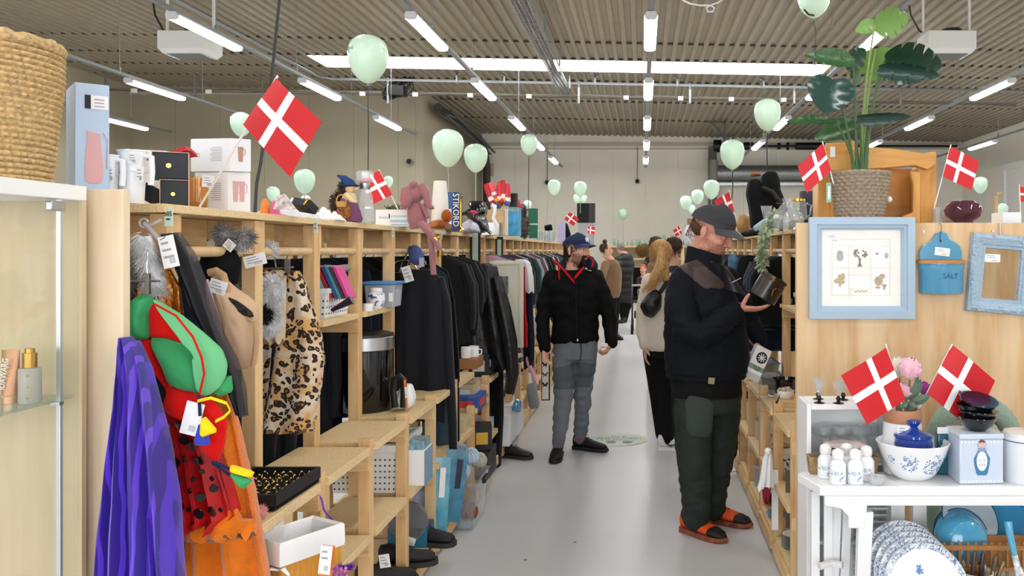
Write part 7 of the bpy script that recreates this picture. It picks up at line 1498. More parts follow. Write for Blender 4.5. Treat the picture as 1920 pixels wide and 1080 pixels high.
peony(at(1708,690,3.38),.05,M_pe,'large pale pink peony above the paper flags',40,1,base+Vector((.005,0,0)));peony(at(1698,731,3.40),.034,M_pe,'small pink peony below the large one, behind the flag',28,2,base);peony(at(1686,688,3.46),.045,M_pe2,'cream white peony half hidden behind the pink one',30,3,base+Vector((-.01,.02,0)));peony(at(1734,728,3.46),.03,M_mag,'magenta flower behind the right paper flag',24,4,base+Vector((.02,.02,0)))
t=thing('flower_foliage','grey green leaves between the peonies and the vase rim','foliage',base)
for k,(bx,by,tx,ty,w)in enumerate(((1706,750,1728,712,9),(1706,756,1745,742,9),(1700,758,1720,765,8),(1712,745,1722,705,6),(1690,755,1700,765,8))):
 a,c=at(bx,by,3.39),at(tx,ty,3.36);L_=c-a;w_=Vector((0,1,0)).cross(L_).normalized()*w*3.38/F;b=MB();b.sheet(lambda u,v:a+L_*v+w_*((u-.5)*2*sin(pi*min(1,v*.95+.05))**.8)+Vector((0,.008*abs(u-.5)*2-.01*sin(pi*v),0)),6,10,.0012);b.build('leaf',M_gl2,t)
t=thing('wicker_mirror','oval mirror in a thick sage green wicker frame behind the table','mirror',(1.4,3.66,.4));M_sage=mat('sage_wicker','#93a898',.75,bump=(110,.9,.006));c=Vector((at(1826,0,3.66).x,3.66,at(0,895,3.66).z));RX_,RZ_=80*3.66/F,132*3.66/F
b=MB();n=90;rings=[]
for k in range(n):
 a=2*pi*k/n;sg=lambda x:math.copysign(abs(x)**.72,x);cx=Vector((sg(cos(a))*RX_,0,sg(sin(a))*RZ_));nrm=Vector((cos(a)/RX_,0,sin(a)/RZ_)).normalized();rr_=.042+.004*(k%2)
 rings.append([c+cx+nrm*(rr_*cos(2*pi*j/16)*(1+.06*sin(j*4)))+Vector((0,rr_*.75*sin(2*pi*j/16),0))for j in range(16)])
b.loft(rings,caps=False,wrap=True);b.build('wicker_frame',M_sage,t,smooth=60);b=MB();b.loft([[c+Vector((RX_*.9*cos(2*pi*j/40),y,RZ_*.9*sin(2*pi*j/40)))for j in range(40)]for y in(.0,.008)]);b.build('mirror_glass',MATS['mirror'],t);MB().bb(c.x-.1,c.x+.1,3.72,3.73,0.0,c.z-RZ_*.9).build('stand',MATS['sage_wicker'],t)
pl=None;M_bl=bluewhite('rim_pattern',70,(.42,.6),'#5f7fa8','#e9ecef')
for k in range(5):
 q=Vector((.9+.012*k+.02*(k==4),3.10+.028*(4-k)*1.0-.0,TS-.16+.0));q=Vector((at(1722+5*(k),0,3.1).x,3.28-.035*k,at(0,1085+5*k,3.1).z));lab='blue rimmed plate standing on edge, %s of five under the table'%['rearmost','second from the back','middle one','second from the front','front one'][k]
 if pl is None:
  pl=thing('dinner_plate',lab,'plate',q,'blue rimmed plates under the table',local=True);o=pl;MB().lathe([(.09,0),(.1,.004),(.118,.01),(.165,.02),(.164,.023),(.115,.0135),(.1,.008),(.01,.008)],(0,0,0),48).build('dish',M_por,pl);MB().lathe([(.14,.0195),(.163,.0245)],(0,0,0),48,caps=False).build('rim_band',M_bl,pl)
 else:o=dup(pl,q,label=lab)
 o.rotation_euler=(radians(72),0,radians(-12));o.scale=(.9,.9,.9)
 if k==4:
  R_=Euler((radians(72),0,radians(-12))).to_matrix();rng=random.Random(3)
  for cx,cy in((-.02,.06),(.05,-.02),(-.06,-.03)):
   b=MB()
   for j in range(16):a=rng.uniform(0,6.3);rr_=.014*rng.random()**.5;b.ball((cx+rr_*cos(a),cy+rr_*1.3*sin(a),.0088),(rng.uniform(.003,.006),rng.uniform(.003,.006),.0008),7,4)
   b.build('flower_print',mat('print_cobalt','#5d86bd'),o)
M_en=mat('enamel_sky','#4fa3cb',.12,coat=.6);M_enw=mat('enamel_grey','#aab7c4',.15,coat=.5)
def basin(px,py,D,r,h,label,rx,rz,m=M_en,mi=M_enw,name='enamel_bowl'):
 t=thing(name,label,'bowl',at(px,py,D),'blue enamel ware under the table',local=True)
 MB().lathe([(r*.6,0),(r*.66,.003),(r*.93,h*.7),(r,h),(r*1.04,h+.002)],(0,0,0),40).build('outer_enamel',m,t);MB().lathe([(r*1.03,h+.003),(r*.985,h),(r*.9,h*.7),(r*.62,.008),(.003,.007)],(0,0,0),40).build('inner_enamel',mi,t);MB().tube([(r*1.04*cos(a),r*1.04*sin(a),h+.002)for a in[2*pi*k/40 for k in range(40)]],.0025,6,wrap=True).build('rim',mat('rim_dark','#25405c',.3),t)
 t.rotation_euler=(rx,0,rz);return t
basin(1806,978,3.42,.115,.05,'blue striped enamel plate at the back under the table',radians(60),.25);basin(1815,1000,3.34,.1,.075,'blue enamel bowl with a grey inside, propped above the wicker crate',radians(250),.15);basin(1818,1012,3.28,.108,.07,'blue chipped enamel pan, lowest in the pile under the table',radians(255),.1);basin(1892,985,3.46,.085,.03,'small dark blue enamel plate at the right edge under the table',radians(60),-.2,mat('enamel_deep','#1f6fa8',.15,coat=.5),mat('enamel_deep2','#2b7fae',.15,coat=.5))
b=MB()
for k,r_ in enumerate((.072,.08,.088)):b.tube([at(1806,978,3.42)+Euler((radians(60),0,.25)).to_matrix()@Vector((r_*cos(a),r_*sin(a),.02+.011*k+.006))for a in[2*pi*j/40 for j in range(40)]],.0018,5,wrap=True)
t=thing('ladle','blue enamel ladle with a chipped white handle end','ladle',at(1898,1020,3.15));b=MB();b.tube([at(1890,978,3.14),at(1893,1000,3.13),at(1902,1040,3.12)],[.014,.013,.011],12);b.build('handle',M_en,t);MB().tube([at(1902,1040,3.12),at(1908,1064,3.12),at(1912,1080,3.12)],[.011,.013,.02],12).build('chipped_end',mat('chipped','#c9ccd0',.4,var=(60,.5)),t);MB().lathe([(.02,0),(.06,.02),(.075,.045),(.072,.045),(.05,.018)],at(1900,1125,3.14),24).build('scoop',M_enw,t)
t=thing('wicker_crate','brown slatted crate with cutlery jars at the bottom right','crate',at(1840,1080,3.2));M_cr=mat('crate_brown','#a3713d',.6,var=(20,.2));zc1=at(0,1026,3.2).z;x0=at(1765,0,3.2).x
for nm,bx in(('top_rail',(x0,1.6,3.2,3.212,zc1-.012,zc1+.004)),('mid_rail',(x0,1.6,3.2,3.212,zc1-.09,zc1-.078)),('end_rail',(x0-.012,x0,3.2,3.3,zc1-.012,zc1+.004)),('back_board',(x0,1.6,3.33,3.34,zc1-.2,zc1)),('floor_board',(x0,1.6,3.213,3.329,zc1-.15,zc1-.14))):MB().bb(*bx).build(nm,M_cr,t)
for k in range(16):MB().bb(x0+.01+k*.03,x0+.02+k*.03,3.213,3.22,zc1-.15,zc1+.012).build('slat',M_cr,t)
cp=[('#c9cbcd',.9,'silver spoon handle standing in the jar, leftmost'),('#4b3a34',.0,'dark wooden knife handle in the cutlery jar, left of two'),('#3a302c',.0,'black knife handle in the cutlery jar, right of two'),('#d4d4d6',.9,'crinkled silver handle in the cutlery jar, centre'),('#7d6a4c',.3,'brass coloured handle leaning right in the cutlery jar'),('#5a4a38',.0,'brown handle leaning in the cutlery jar, rightmost')]
for(c,me,lab),(px,py,tx)in zip(cp,((1806,1050,0),(1822,1034,6),(1836,1036,8),(1845,1058,2),(1868,1052,14),(1858,1042,10))):
 a,e=at(px,1090,3.17),at(px+tx,py,3.17);t=thing('cutlery',lab,'cutlery',a,'cutlery in the jar under the table');MB().tube([a,a.lerp(e,.5),a.lerp(e,.9),e],[(.004,.003),(.006,.004),(.012,.006),(.005,.003)]if me>.5 else[.008,.008,.009,.006],10).build('handle',mat('cut'+c[1:],c,.25,me),t)
b=MB();q=at(1830,1100,3.17);b.lathe([(.05,0),(.06,.005),(.062,.06),(.058,.06),(.05,.01)],q,26);tag(b.build('cutlery_jar',mat('jar_beige','#d9cbb0',.4)),'beige jar holding the cutlery at the bottom edge','jar')
b=MB();b.tube([at(1536,1062,3.3),at(1560,1056,3.32),at(1580,1060,3.3)],.014,8);tag(b.build('red_cord_roll',mat('roll_white','#e6e2e0',.7)),'white rolled textile with red cord on the floor, table left','textile')
# Danish paper flags
def flag(label,TL,TR,BR,BL,D,stick=None,sd=None,bend=.03,dD=(0,0,0,0),wave=.4,group='red paper flags with a white cross',r=.003):
 """TL/BL: hoist top and bottom, TR/BR: fly; pixels at depth D"""
 C=[at(p[0],p[1],D+d)for p,d in zip((TL,TR,BR,BL),dD)];t=thing('paper_flag',label,'flag',C[3],group)
 n=(C[1]-C[0]).cross(C[3]-C[0]).normalized();n=n if n.y<0 else-n;L_=(C[1]-C[0]).length
 us=[0,.09,.18,.27,.353,.471,.6,.7,.8,.9,1];vs=[0,.15,.3,.43,.57,.7,.85,1]
 def P(u,v):
  i=u*10;k=min(int(i+1e-6),9);uu=us[k]+(us[k+1]-us[k])*(i-k);j=v*7;k2=min(int(j+1e-6),6);vv=vs[k2]+(vs[k2+1]-vs[k2])*(j-k2)
  p=C[0].lerp(C[1],uu).lerp(C[3].lerp(C[2],uu),vv);return p+n*(L_*(bend*4*uu*(1-uu)+.03*wave*sin(uu*6+vv*2)))
 def mf(u,v):
  k,k2=min(int(u*10),9),min(int(v*7),6);return 1 if(k==4 or k2==3)else 0
 b=MB();b.sheet(P,10,7,.0008,mf);b.build('banner',[M_red,M_flagw],t,smooth=60)
 if stick:a,e=at(stick[0][0],stick[0][1],D+(sd or(0,0))[0]),at(stick[1][0],stick[1][1],D+(sd or(0,0))[1]);MB().tube([a,e],r,8).build('stick',mat('stick_white','#eeeeec',.5),t)
 return t
flag('large paper flag flying above the white mug boxes, left',(518,146),(603,228),(545,332),(457,234),2.72,((372,392),(521,142)),(.13,0),.04,(0,-.1,-.1,0),r=.0035)
flag('paper flag leaning behind the glass decanter',(711,320),(672,338),(700,383),(736,365),4.55,((746,392),(710,318)),(.02,.02))
flag('paper flag left of the grey willow pot',(1543,268),(1496,312),(1513,362),(1558,320),3.98,((1563,345),(1542,265)),(.02,0),.03)
flag('paper flag above the plum glass vase',(1782,274),(1836,303),(1821,357),(1768,331),4.12,((1751,392),(1783,271)),(.03,0),.02)
flag('paper flag in the vase tilting left over the cabinet',(1661,652),(1577,704),(1625,796),(1697,749),3.32,((1694,770),(1661,645)),(.07,.02),.03,(0,-.06,-.06,0))
flag('paper flag in the vase tilting right over the black bowls',(1785,646),(1866,714),(1822,806),(1738,738),3.38,((1718,775),(1786,645)),(.02,0),.07,(0,-.02,.02,0))
flag('small paper flag below the black loudspeaker, far left shelf',(1068,397),(1086,411),(1075,424),(1058,411),15,((1040,456),(1069,396)),None)
flag('small paper flag beside the capped man\'s peak, far left',(1102,424),(1116,426),(1115,440),(1101,437),20,((1100,459),(1102,423)),None)
flag('paper flag behind the grey cap of the near man',(1368,359),(1338,377),(1356,404),(1378,397),7.0,((1381,412),(1367,356)),None)
flag('tiny paper flag by the white lace cloth, far right shelf',(1274,423),(1262,432),(1267,444),(1280,437),12,((1286,452),(1273,422)),None)
flag('paper flag cut off by the right edge of the view',(1912,350),(1948,352),(1948,380),(1914,378),5.2,((1914,412),(1911,346)),None)
# balloons
M_bal=mat('balloon_mint','#cdebd5',.25,spec=.5,coat=.25)
bprof=[(.05,-1.27),(.17,-1.235),(.36,-1.13),(.56,-.96),(.74,-.72),(.88,-.43),(.96,-.12),(1,.18),(.985,.45),(.92,.69),(.8,.88),(.62,1.03),(.4,1.13),(.2,1.175),(.02,1.19)]
bpr=None
def balloon(px,py,rx,D,label,string=None,m=None,col=M_black):
 """px,py: centre of the outline; rx: half width in pixels; string: list of pixels below the knot"""
 global bpr
 c=at(px,py,D);r=rx*D/F
 t=thing('balloon',label,'balloon',c,'pale mint balloons');b=MB();b.lathe([(a*r,z*r)for a,z in bprof],c,36);b.build('skin',m or M_bal,t)
 kz=c+Vector((0,0,-1.28*r));b=MB();b.lathe([(.03*r,0),(.1*r,-.09*r),(.11*r,-.1*r),(.02*r,-.04*r)],kz,12);b.build('knot',mat('balloon_knot','#7fae92',.4),t)
 if string:b=MB();b.tube([kz]+[at(x,y,D)for x,y in string],.0035 if D<8 else .006,6);b.build('string',col,t)
 return t
t=balloon(690,110,37,5.9,'large mint balloon with faint print, in front of the rooflight',[(690,175),(691,240),(690,332)])
c=at(690,110,5.9);r=37*5.9/F
def wrap(vs,ox,oz):
 out=[]
 for p in vs:
  z=oz+p.y;f=z/r;R_=1
  for(a0,z0),(a1,z1)in zip(bprof,bprof[1:]):
   if z0<=f<=z1:R_=a0+(a1-a0)*(f-z0)/(z1-z0)
  an=(ox+p.x)/(R_*r);out.append(c+Vector(((R_*r+.0008)*sin(an),-(R_*r+.0008)*cos(an),z)))
 return out
vs_,fs_=text_mesh('loppe',.05);b=MB();b.add(wrap(vs_,-.122,.055),fs_);b.build('print',mat('print_green','#5f8f78',.5),t)
b=MB();vs_=[Vector((x*.01-.03,y*.003,0))for y in(0,1)for x in range(7)];b.add(wrap(vs_,-.125,.022),[(i,i+1,i+8,i+7)for i in range(6)]);b.build('print_line',mat('print_green','#5f8f78',.5),t)
for px,py,rx,D,lab,st in((452,233,19,11.5,'mint balloon peeking out behind the large paper flag',[(452,300)]),(571,340,19,11.4,'mint balloon above the bow gift box on the left shelf',[(573,400)]),(512,364,12,17,'small mint balloon just right of the large flag tip',[(512,400)]),(573,376,9,20,'smallest mint balloon behind the bow gift box',None),(728,341,9,18,'mint balloon behind the flag at the decanter',[(727,400)]),(794,356,8,21,'mint balloon behind the plush elephant trunk',None),(840,277,29,7.7,'larger mint balloon above the blue book, left of a pair',[(841,330),(840,420)]),(892,296,22,9.8,'smaller mint balloon right of the larger one above the leather bag',[(892,400)]),(992,271,16,13.2,'mint balloon overlapping a lamp of the left row',[(991,350),(991,420)]),(989,385,8,19,'mint balloon low behind the green roll',None),(1039,351,12,17.5,'mint balloon hovering over the cluster of glasses',[(1040,430)]),(1088,354,12,17.6,'printed mint balloon right above the loudspeaker',[(1088,400)]),(1082,373,7.5,22,'mint balloon behind the loudspeaker, left of two',[(1082,410)]),(1094,373,7,23,'mint balloon behind the loudspeaker, right of two',[(1094,410)]),(1168,401,9,28,'mint balloon standing before the bare back wall over the aisle',[(1169,458)]),(1526,-6,32,6.8,'mint balloon cut off by the upper edge of the view',[(1529,60),(1527,130)]),(1439,215,25,8.6,'mint balloon left of the palm leaves, highest over the shutter',[(1438,270),(1439,345)]),(1373,289,23,9.4,'mint balloon in front of the roller shutter',[(1374,345),(1372,380)]),(1334,355,15,14.5,'mint balloon left of the shutter channel above the flag',[(1334,400)]),(1308,369,11.5,18.5,'printed mint balloon, middle of the group above the grey cap',[(1308,410)]),(1286,380,11,19,'greyish mint balloon, leftmost of the group above the grey cap',[(1285,425)]),(1297,392,7,22,'small mint balloon low in the group above the grey cap',[(1296,430)]),(1307,405,8,21,'mint balloon hidden lowest in the group above the grey cap',None),(1838,347,13,15.5,'mint balloon right of the flag above the plum vase',[(1838,400)]),(1880,393,10,19.5,'mint balloon low near the right edge behind the rod',[(1880,420)]),(1798,385,8,20,'mint balloon behind the stick of the flag above the plum vase',None),(522,-62,42,4.6,'mint balloon above the view whose black ribbon hangs down left',None)):
 t=balloon(px,py,rx,D,lab,st,col=M_black if px in(992,1439,1526,1373)else mat('string_white','#a9aaa6',.5))
 if px==522:b=MB();pts=[at(x,y,D)for x,y in((523,-10),(524,0),(518,60),(511,130),(505,200),(494,270),(488,310),(481,345),(478,398))];b.tube(pts,[(.004,.004)if k==0 else(.0045,.009)for k in range(9)],6);b.build('string',M_black,t)
 if px==1526:b=MB();b.tube([at(1508,18,D-.15),at(1516,27,D-.17),at(1526,29,D-.15)],.008,6);b.build('string_end',M_black,t)
b=MB();D=11;b.tube([at(x,y,D)for x,y in((1280,0),(1295,7),(1312,10),(1332,10),(1340,15),(1336,22),(1327,22),(1325,14),(1332,10),(1345,5),(1360,-4))],.012,6);b.tube([at(1280,0,D),at(1278,-60,D)],.006,5)
tag(b.build('curled_wire',mat('wire_white','#e2e2e2',.4)),'curled white cable loop hanging from the ceiling, upper middle','cable')
t=thing('floor_sticker','round pale green floor sticker with dark print in the aisle','floor sticker',(-.21,7.4,.001));c=Vector((-.21,7.4,0));MB().lathe([(.25,.001),(.25,.0022),(.01,.0022)],c,48).build('sticker',mat('sticker_green','#c3d3c0',.5),t)
rng=random.Random(4)
for k,(w,y)in enumerate(((.14,.13),(.36,.08),(.4,.03),(.3,-.02))):
 b=MB();x=-w/2
 while x<w/2:l=rng.uniform(.012,.03);b.bb(c.x+x,c.x+min(x+l,w/2),c.y+y-.011,c.y+y+.011,.0022,.0026);x+=l+rng.choice((.006,.006,.014))
 o=b.build('printed_line',mat('sticker_ink','#5d665e',.5),t);o['kind']='stuff'
for x in(-.06,.08):MB().lathe([(.045,.0022),(.045,.0026),(.005,.0026)],c+Vector((x,-.1,0)),20).build('printed_emblem',MATS['sticker_ink'],t)
for px,py,cc,lab in((985,1050,'#b0444c','tiny red scrap of paper on the floor, nearest one'),(1078,1017,'#b8626a','tiny reddish scrap of paper on the floor in mid aisle'),(1142,850,'#f2f2f2','tiny white scrap of paper on the floor by the sticker'),(1046,1000,'#d8d8d8','tiny pale scrap of paper on the floor near the left shelf')):
 D=EYE*F/(py-PY);q=at(px,py,D);b=MB();b.box((q.x,q.y,.0015),(.016,.014,.002),rotm(0,0,px));tag(b.build('paper_scrap',mat('scrap'+cc[1:],cc,.7)),lab,'paper scrap','scraps on the aisle floor')
b=MB().bb(2.75,4.6,-.83,-.8,0,2.1);tag(b.build('end_panel',M_ply,bevel=.002),'plywood panel reflected in the carved blue mirror','panel')
# people
def fuse(mb,name,voxel,mats,parent=None,it=4,matf=None,disp=None,fac=.5):
 """union of overlapping closed shapes as one continuous surface"""
 o=mb.build(name,mats,parent);r=o.modifiers.new('r','REMESH');r.mode='VOXEL';r.voxel_size=voxel
 s=o.modifiers.new('s','SMOOTH');s.factor=fac;s.iterations=it
 evaluated(o);me=o.data;off=OFF[o.name]
 if disp:
  co=[v.co+v.normal*disp(v.co+off,v.normal)for v in me.vertices]
  for v,c in zip(me.vertices,co):v.co=c
 if not me.materials:
  for m in(mats if isinstance(mats,(list,tuple))else[mats]):me.materials.append(m)
 me.polygons.foreach_set('material_index',[matf(p.center+off)if matf else 0 for p in me.polygons])
 me.polygons.foreach_set('use_smooth',[True]*len(me.polygons));me.update();return o
def rows_loft(b,rows,D,n=28,sq=.85):
 """rows: (py, xl, xr, half depth m, centre shift m)"""
 R=[]
 for py,xl,xr,hd,dy in rows:
  p0,p1=at(xl,py,D),at(xr,py,D);c=(p0+p1)/2;hw=(p1.x-p0.x)/2
  R.append([Vector((c.x+hw*math.copysign(abs(cos(a))**sq,cos(a)),D+dy+hd*math.copysign(abs(sin(a))**sq,sin(a)),c.z))for a in[2*pi*j/n for j in range(n)]])
 return b.loft(R)
def limb(b,pts,n=16):
 for x,y,D,r in(pts[0],pts[-1]):b.ball(at(x,y,D),r,12,8)
 return b.tube([at(x,y,D)for x,y,D,r in pts],[r for*_,r in pts],n)
def hand(b,W,f,n,sd,curl=(.25,.3,.25),th=(.55,.6,.35),k=1.0,cl=1.0):
 f,n=Vector(f).normalized(),Vector(n);n=(n-f*n.dot(f)).normalized();s=f.cross(n)*sd;W=Vector(W)
 b.loft([[W+f*(d*k)+s*(w*k*cos(a)+o*k)+n*(h*k*sin(a))for a in[2*pi*j/14 for j in range(14)]]for d,w,h,o in((-.02,.024,.019,0),(.02,.031,.017,.002),(.055,.04,.015,.002),(.09,.04,.012,0),(.098,.034,.009,0))])
 for i,(o,L)in enumerate(((.029,.073),(.0095,.081),(-.0105,.075),(-.029,.06))):
  p=W+f*(.085*k)+s*(o*k);d=f+s*(.09*(o/.03));pts=[p-f*.012,p];a=0
  for c,l in zip(curl,(.44,.32,.24)):
   a+=c*(1+.12*i)*cl;q=(d*cos(a)+n*sin(a)).normalized();pts.append(pts[-1]+q*(L*l*k))
  b.tube(pts,[.0088*k,.0092*k,.0086*k,.0078*k,.006*k],10)
 p=W+f*(.02*k)+s*(.024*k);d=(f*th[0]+s*th[1]+n*th[2]).normalized();d2=(d+f*.5+n*.25).normalized()
 b.tube([p-d*.01,p+d*(.032*k),p+d*(.05*k)+d2*(.012*k),p+d*(.05*k)+d2*(.036*k)],[.0145*k,.012*k,.0105*k,.0075*k],10);return b
def head_T(c,yaw,pitch=0,roll=0):return Matrix.Translation(c)@Matrix.Rotation(yaw,4,'Z')@Matrix.Rotation(pitch,4,'X')@Matrix.Rotation(roll,4,'Y')
def head(b,T,k=1.0,neck=None,nr=.056):
 P=lambda x,y,z:T@Vector((x*k,y*k,z*k));R3=T.to_3x3()
 B=lambda c,r:b.ball(P(*c),tuple(x*k for x in r),18,12,R3)
 B((0,.015,.05),(.077,.098,.086));B((0,-.018,-.02),(.066,.08,.085));B((0,-.03,-.065),(.05,.06,.05));B((0,-.078,-.098),(.024,.02,.02))
 b.tube([P(0,-.09,.036),P(0,-.105,.01),P(0,-.118,-.012)],[(.011*k,.011*k),(.0115*k,.012*k),(.013*k,.0135*k)],12);B((0,-.114,-.016),(.0135,.014,.011))
 for s in(-1,1):
  B((s*.013,-.1,-.02),(.009,.012,.008));b.tube([P(s*.008,-.092,.04),P(s*.03,-.09,.044),P(s*.052,-.072,.036)],[.009*k,.01*k,.007*k],10)
  B((s*.038,-.066,-.012),(.026,.024,.024));B((s*.03,-.079,.018),(.0145,.0135,.011));B((s*.055,-.012,-.07),(.018,.03,.02))
  b.ball(P(s*.079,.018,.006),(.011*k,.019*k,.032*k),14,10,R3@rotm(-.25,0,s*.35));B((s*.081,.012,-.022),(.008,.01,.011))
 b.tube([P(-.026,-.084,-.052),P(-.012,-.096,-.049),P(0,-.098,-.051),P(.012,-.096,-.049),P(.026,-.084,-.052)],[.004*k,.0075*k,.008*k,.0075*k,.004*k],10)
 b.tube([P(-.022,-.084,-.061),P(0,-.096,-.064),P(.022,-.084,-.061)],[.005*k,.009*k,.005*k],10)
 if neck is not None:b.tube([P(0,.02,-.03),P(0,.028,-.09),neck],[nr*.95,nr,nr*1.25],16)
 return b
M_skin=mat('skin_fair','#d9a48c',.5,var=(40,.07),spec=.35);M_skin2=mat('skin_ruddy','#cc917c',.5,var=(30,.1),spec=.35);M_lip=mat('lip','#a9605a',.45);M_eyew=mat('eye_white','#e3dcd6',.2);M_iris=mat('iris','#2b2a28',.15)
M_stub=mat('stubble','#8d6a58',.7,var=(160,.35));M_brow=mat('brow_hair','#3f2d24',.9);M_stub2=mat('stubble_grey','#b9846f',.7,var=(160,.25));M_bdark=mat('beard_dark','#2f221d',.9,var=(90,.4))
def facemat(T,k,beard=0):
 I=T.inverted();ez=.0028 if beard==1 else .0052
 def f(p):
  q=I@p;x,y,z=q.x/k,q.y/k,q.z/k;ax=abs(x)
  if abs(z)>.16 or abs(x)>.1:return 0
  if y<-.06:
   e=((ax-.03)/.0125)**2+((z-.017)/ez)**2
   if e<1:return 3 if beard==1 or((ax-.031)/.005)**2+((z-.017)/.005)**2<1 else 2
   if((ax-.032)/.021)**2+((z-.039-.004*sin(ax*60))/.0042)**2<1:return 5
   if((x)/.024)**2+((z+.056)/.0085)**2<1 and y<-.083:return 1
  if beard and z<-.018 and y<.0 and z>-.125:
   d=-.034+.55*max(0,y+.05)+.014*nz((x*120,y*120,z*120))
   if z<d-.25*max(0,.02-ax)*(z>-.04)or(ax>.045 and z<.0-.0 and y>-.05):
    if beard==2 and ax<.036 and y<-.05 and z<-.03:return 6
    return 4
  return 0
 return f
def skinset(sk,st):return[sk,M_lip,M_eyew,M_iris,st,M_brow,M_bdark]
def person(label,b,voxel,mats,matf=None,group=None):
 o=fuse(b,'person',voxel,mats,None,3,matf);return tag(o,label,'person',group)
def wrinkle(amp,sc=9,st=(1,1,.55),seed=0):
 return lambda p,n:amp*(nz((p.x*sc*st[0]+seed,p.y*sc*st[1],p.z*sc*st[2]))+.5*nz((p.x*sc*2.3+seed,p.y*sc*2.3,p.z*sc*1.6)))
def cap_on(root,T,k,m,mb,up=0,brimlen=.078,low=.0,name='cap',tilt=0):
 P=lambda x,y,z:T@Vector((x*k,y*k,z*k));b=MB();R=[]
 for f in(0,.12,.3,.5,.7,.86,.96,1):
  a=f*pi/2;R.append([P((.091*cos(a)+.001)*cos(t)*(1+.015*nz((cos(t)*3,sin(t)*3,f*3))),.012+(.112*cos(a)+.001)*sin(t),.058-.02*(sin(t)+1)*.5+low+(.09+up)*sin(a)**1.15)for t in[2*pi*j/36 for j in range(36)]])
 inner=[[P(.088*cos(t),.012+.109*sin(t),.058-.02*(sin(t)+1)*.5+low+z)for t in[2*pi*j/36 for j in range(36)]]for z in(.0,.03)]
 b.loft(inner[::-1]+R);c=b.build(name,m,root,smooth=60)
 b=MB();b.sheet(lambda u,v:P(.08*sin((u-.5)*2.6)*(1-.15*v*(abs(u-.5)*2)),.012-.11*cos((u-.5)*2.7)*(1+.0*v)-brimlen*v*cos((u-.5)*2.4),.06+low-.012*v-.03*((u-.5)*2)**2*(.2+.8*v)-tilt*v),18,6,.005);b.build('brim',mb,c)
 b=MB();b.ball(P(0,.012,.14+up),(.006*k,)*3,8,6);b.build('button',m,c);return c,P
def strands(root,name,m,pts,L,seed,r=.0025,droop=.5,base=None):b=MB();base and b.ball(*base);fur(b,pts,L,r,seed,droop);return b.build(name,m,root)
def shoe_on(root,A,toe,m,ms,L=.29,lace=None,toecap=None,W=1.0):
 """shoe lying from heel A towards direction toe on the floor"""
 d=Vector((toe[0],toe[1],0)).normalized();w=Vector((-d.y,d.x,0));A=Vector(A);b=MB();R=[]
 for x,hw,zb,h in((0,.022,.03,.075),(.03,.034,.026,.1),(.25,.038,.024,.098),(.4,.041,.024,.082),(.6,.047,.024,.06),(.8,.046,.024,.046),(.93,.036,.024,.036),(1,.018,.026,.018)):
  R.append([A+d*(x*L)+w*(W*hw*math.copysign(abs(sin(a))**.9,sin(a)))+Vector((0,0,zb+h*(.5+.5*cos(a))))for a in[2*pi*k/20 for k in range(20)]])
 b.loft(R);o=b.build('shoe',m,root);P=[(x,W*y)for x,y in((-.03,.018),(.02,.036),(.3,.039),(.6,.05),(.82,.05),(.96,.038),(1.03,.016))];P+=[(x,-y)for x,y in P[::-1]]
 b=MB();b.loft([[A+d*(x*L*e)+w*(y*e)+Vector((0,0,z))for x,y in P]for z,e in((.0015,.97),(.012,1.02),(.03,1.0))]);b.build('sole',ms,o)
 b=MB()
 for k in range(5):x=(.34+.085*k)*L;z=.122-.0135*k*1.15;b.tube([A+d*x-w*.024+Vector((0,0,z-.012)),A+d*(x+.012)+Vector((0,0,z+.002)),A+d*x+w*.024+Vector((0,0,z-.012))],.0032,6)
 b.tube([A+d*(.34*L)+Vector((0,0,.123)),A+d*(.3*L)+w*.03+Vector((0,0,.135)),A+d*(.36*L)+w*.045+Vector((0,0,.115))],.0028,6);b.build('laces',lace or M_black,o)
 if toecap:b=MB();b.loft([[A+d*(x*L)+w*(W*hw*1.04*math.copysign(abs(sin(a))**.9,sin(a)))+Vector((0,0,.022+h*1.06*(.5+.5*cos(a))))for a in[2*pi*k/20 for k in range(20)]]for x,hw,h in((.72,.0475,.05),(.8,.0465,.047),(.93,.037,.037),(1.01,.018,.02))]);b.build('toecap',toecap,o)
 return o
# bearded man with navy cap walking towards the viewer
D=6.85;hc=at(1082,471,D);T1=head_T(hc,radians(56),radians(2));b=MB();head(b,T1,1.0,at(1072,520,D+.02),.055)
rows_loft(b,[(640,1044,1116,.1,0),(580,1042,1112,.1,0),(540,1040,1112,.09,0),(522,1054,1098,.06,.01),(512,1064,1086,.05,.03)],D)
for pts in([(1040,528,D,.05),(1020,585,D,.036),(1021,650,6.72,.026)],[(1112,528,D,.05),(1138,585,D,.042),(1146,640,6.76,.03)],[(1058,640,D,.08),(1056,735,6.8,.05),(1048,815,6.72,.03)],[(1100,640,D,.08),(1092,735,6.9,.05),(1088,800,7.0,.03)]):limb(b,pts)
hand(b,at(1021,650,6.72),(.1,-.2,-1),(.85,-.4,0),-1,(.25,.35,.25));hand(b,at(1147,642,6.76),(-.45,-.25,-.75),(-.75,.3,.45),1,(.6,.7,.4),(.5,.3,.9))
m1=person('bearded man in navy cap, black jacket and grey joggers walking up the aisle',b,.0042,skinset(M_skin,M_stub),facemat(T1,1.0,2))
M_jb=mat('jacket_black','#09090a',.8,bump=(160,.4,.002))
b=MB();rows_loft(b,[(643,1035,1121,.125,0),(636,1033,1123,.135,0),(600,1036,1122,.13,0),(560,1030,1124,.135,0),(530,1024,1130,.125,.01),(516,1036,1116,.11,.02),(506,1052,1100,.085,.03)],D)
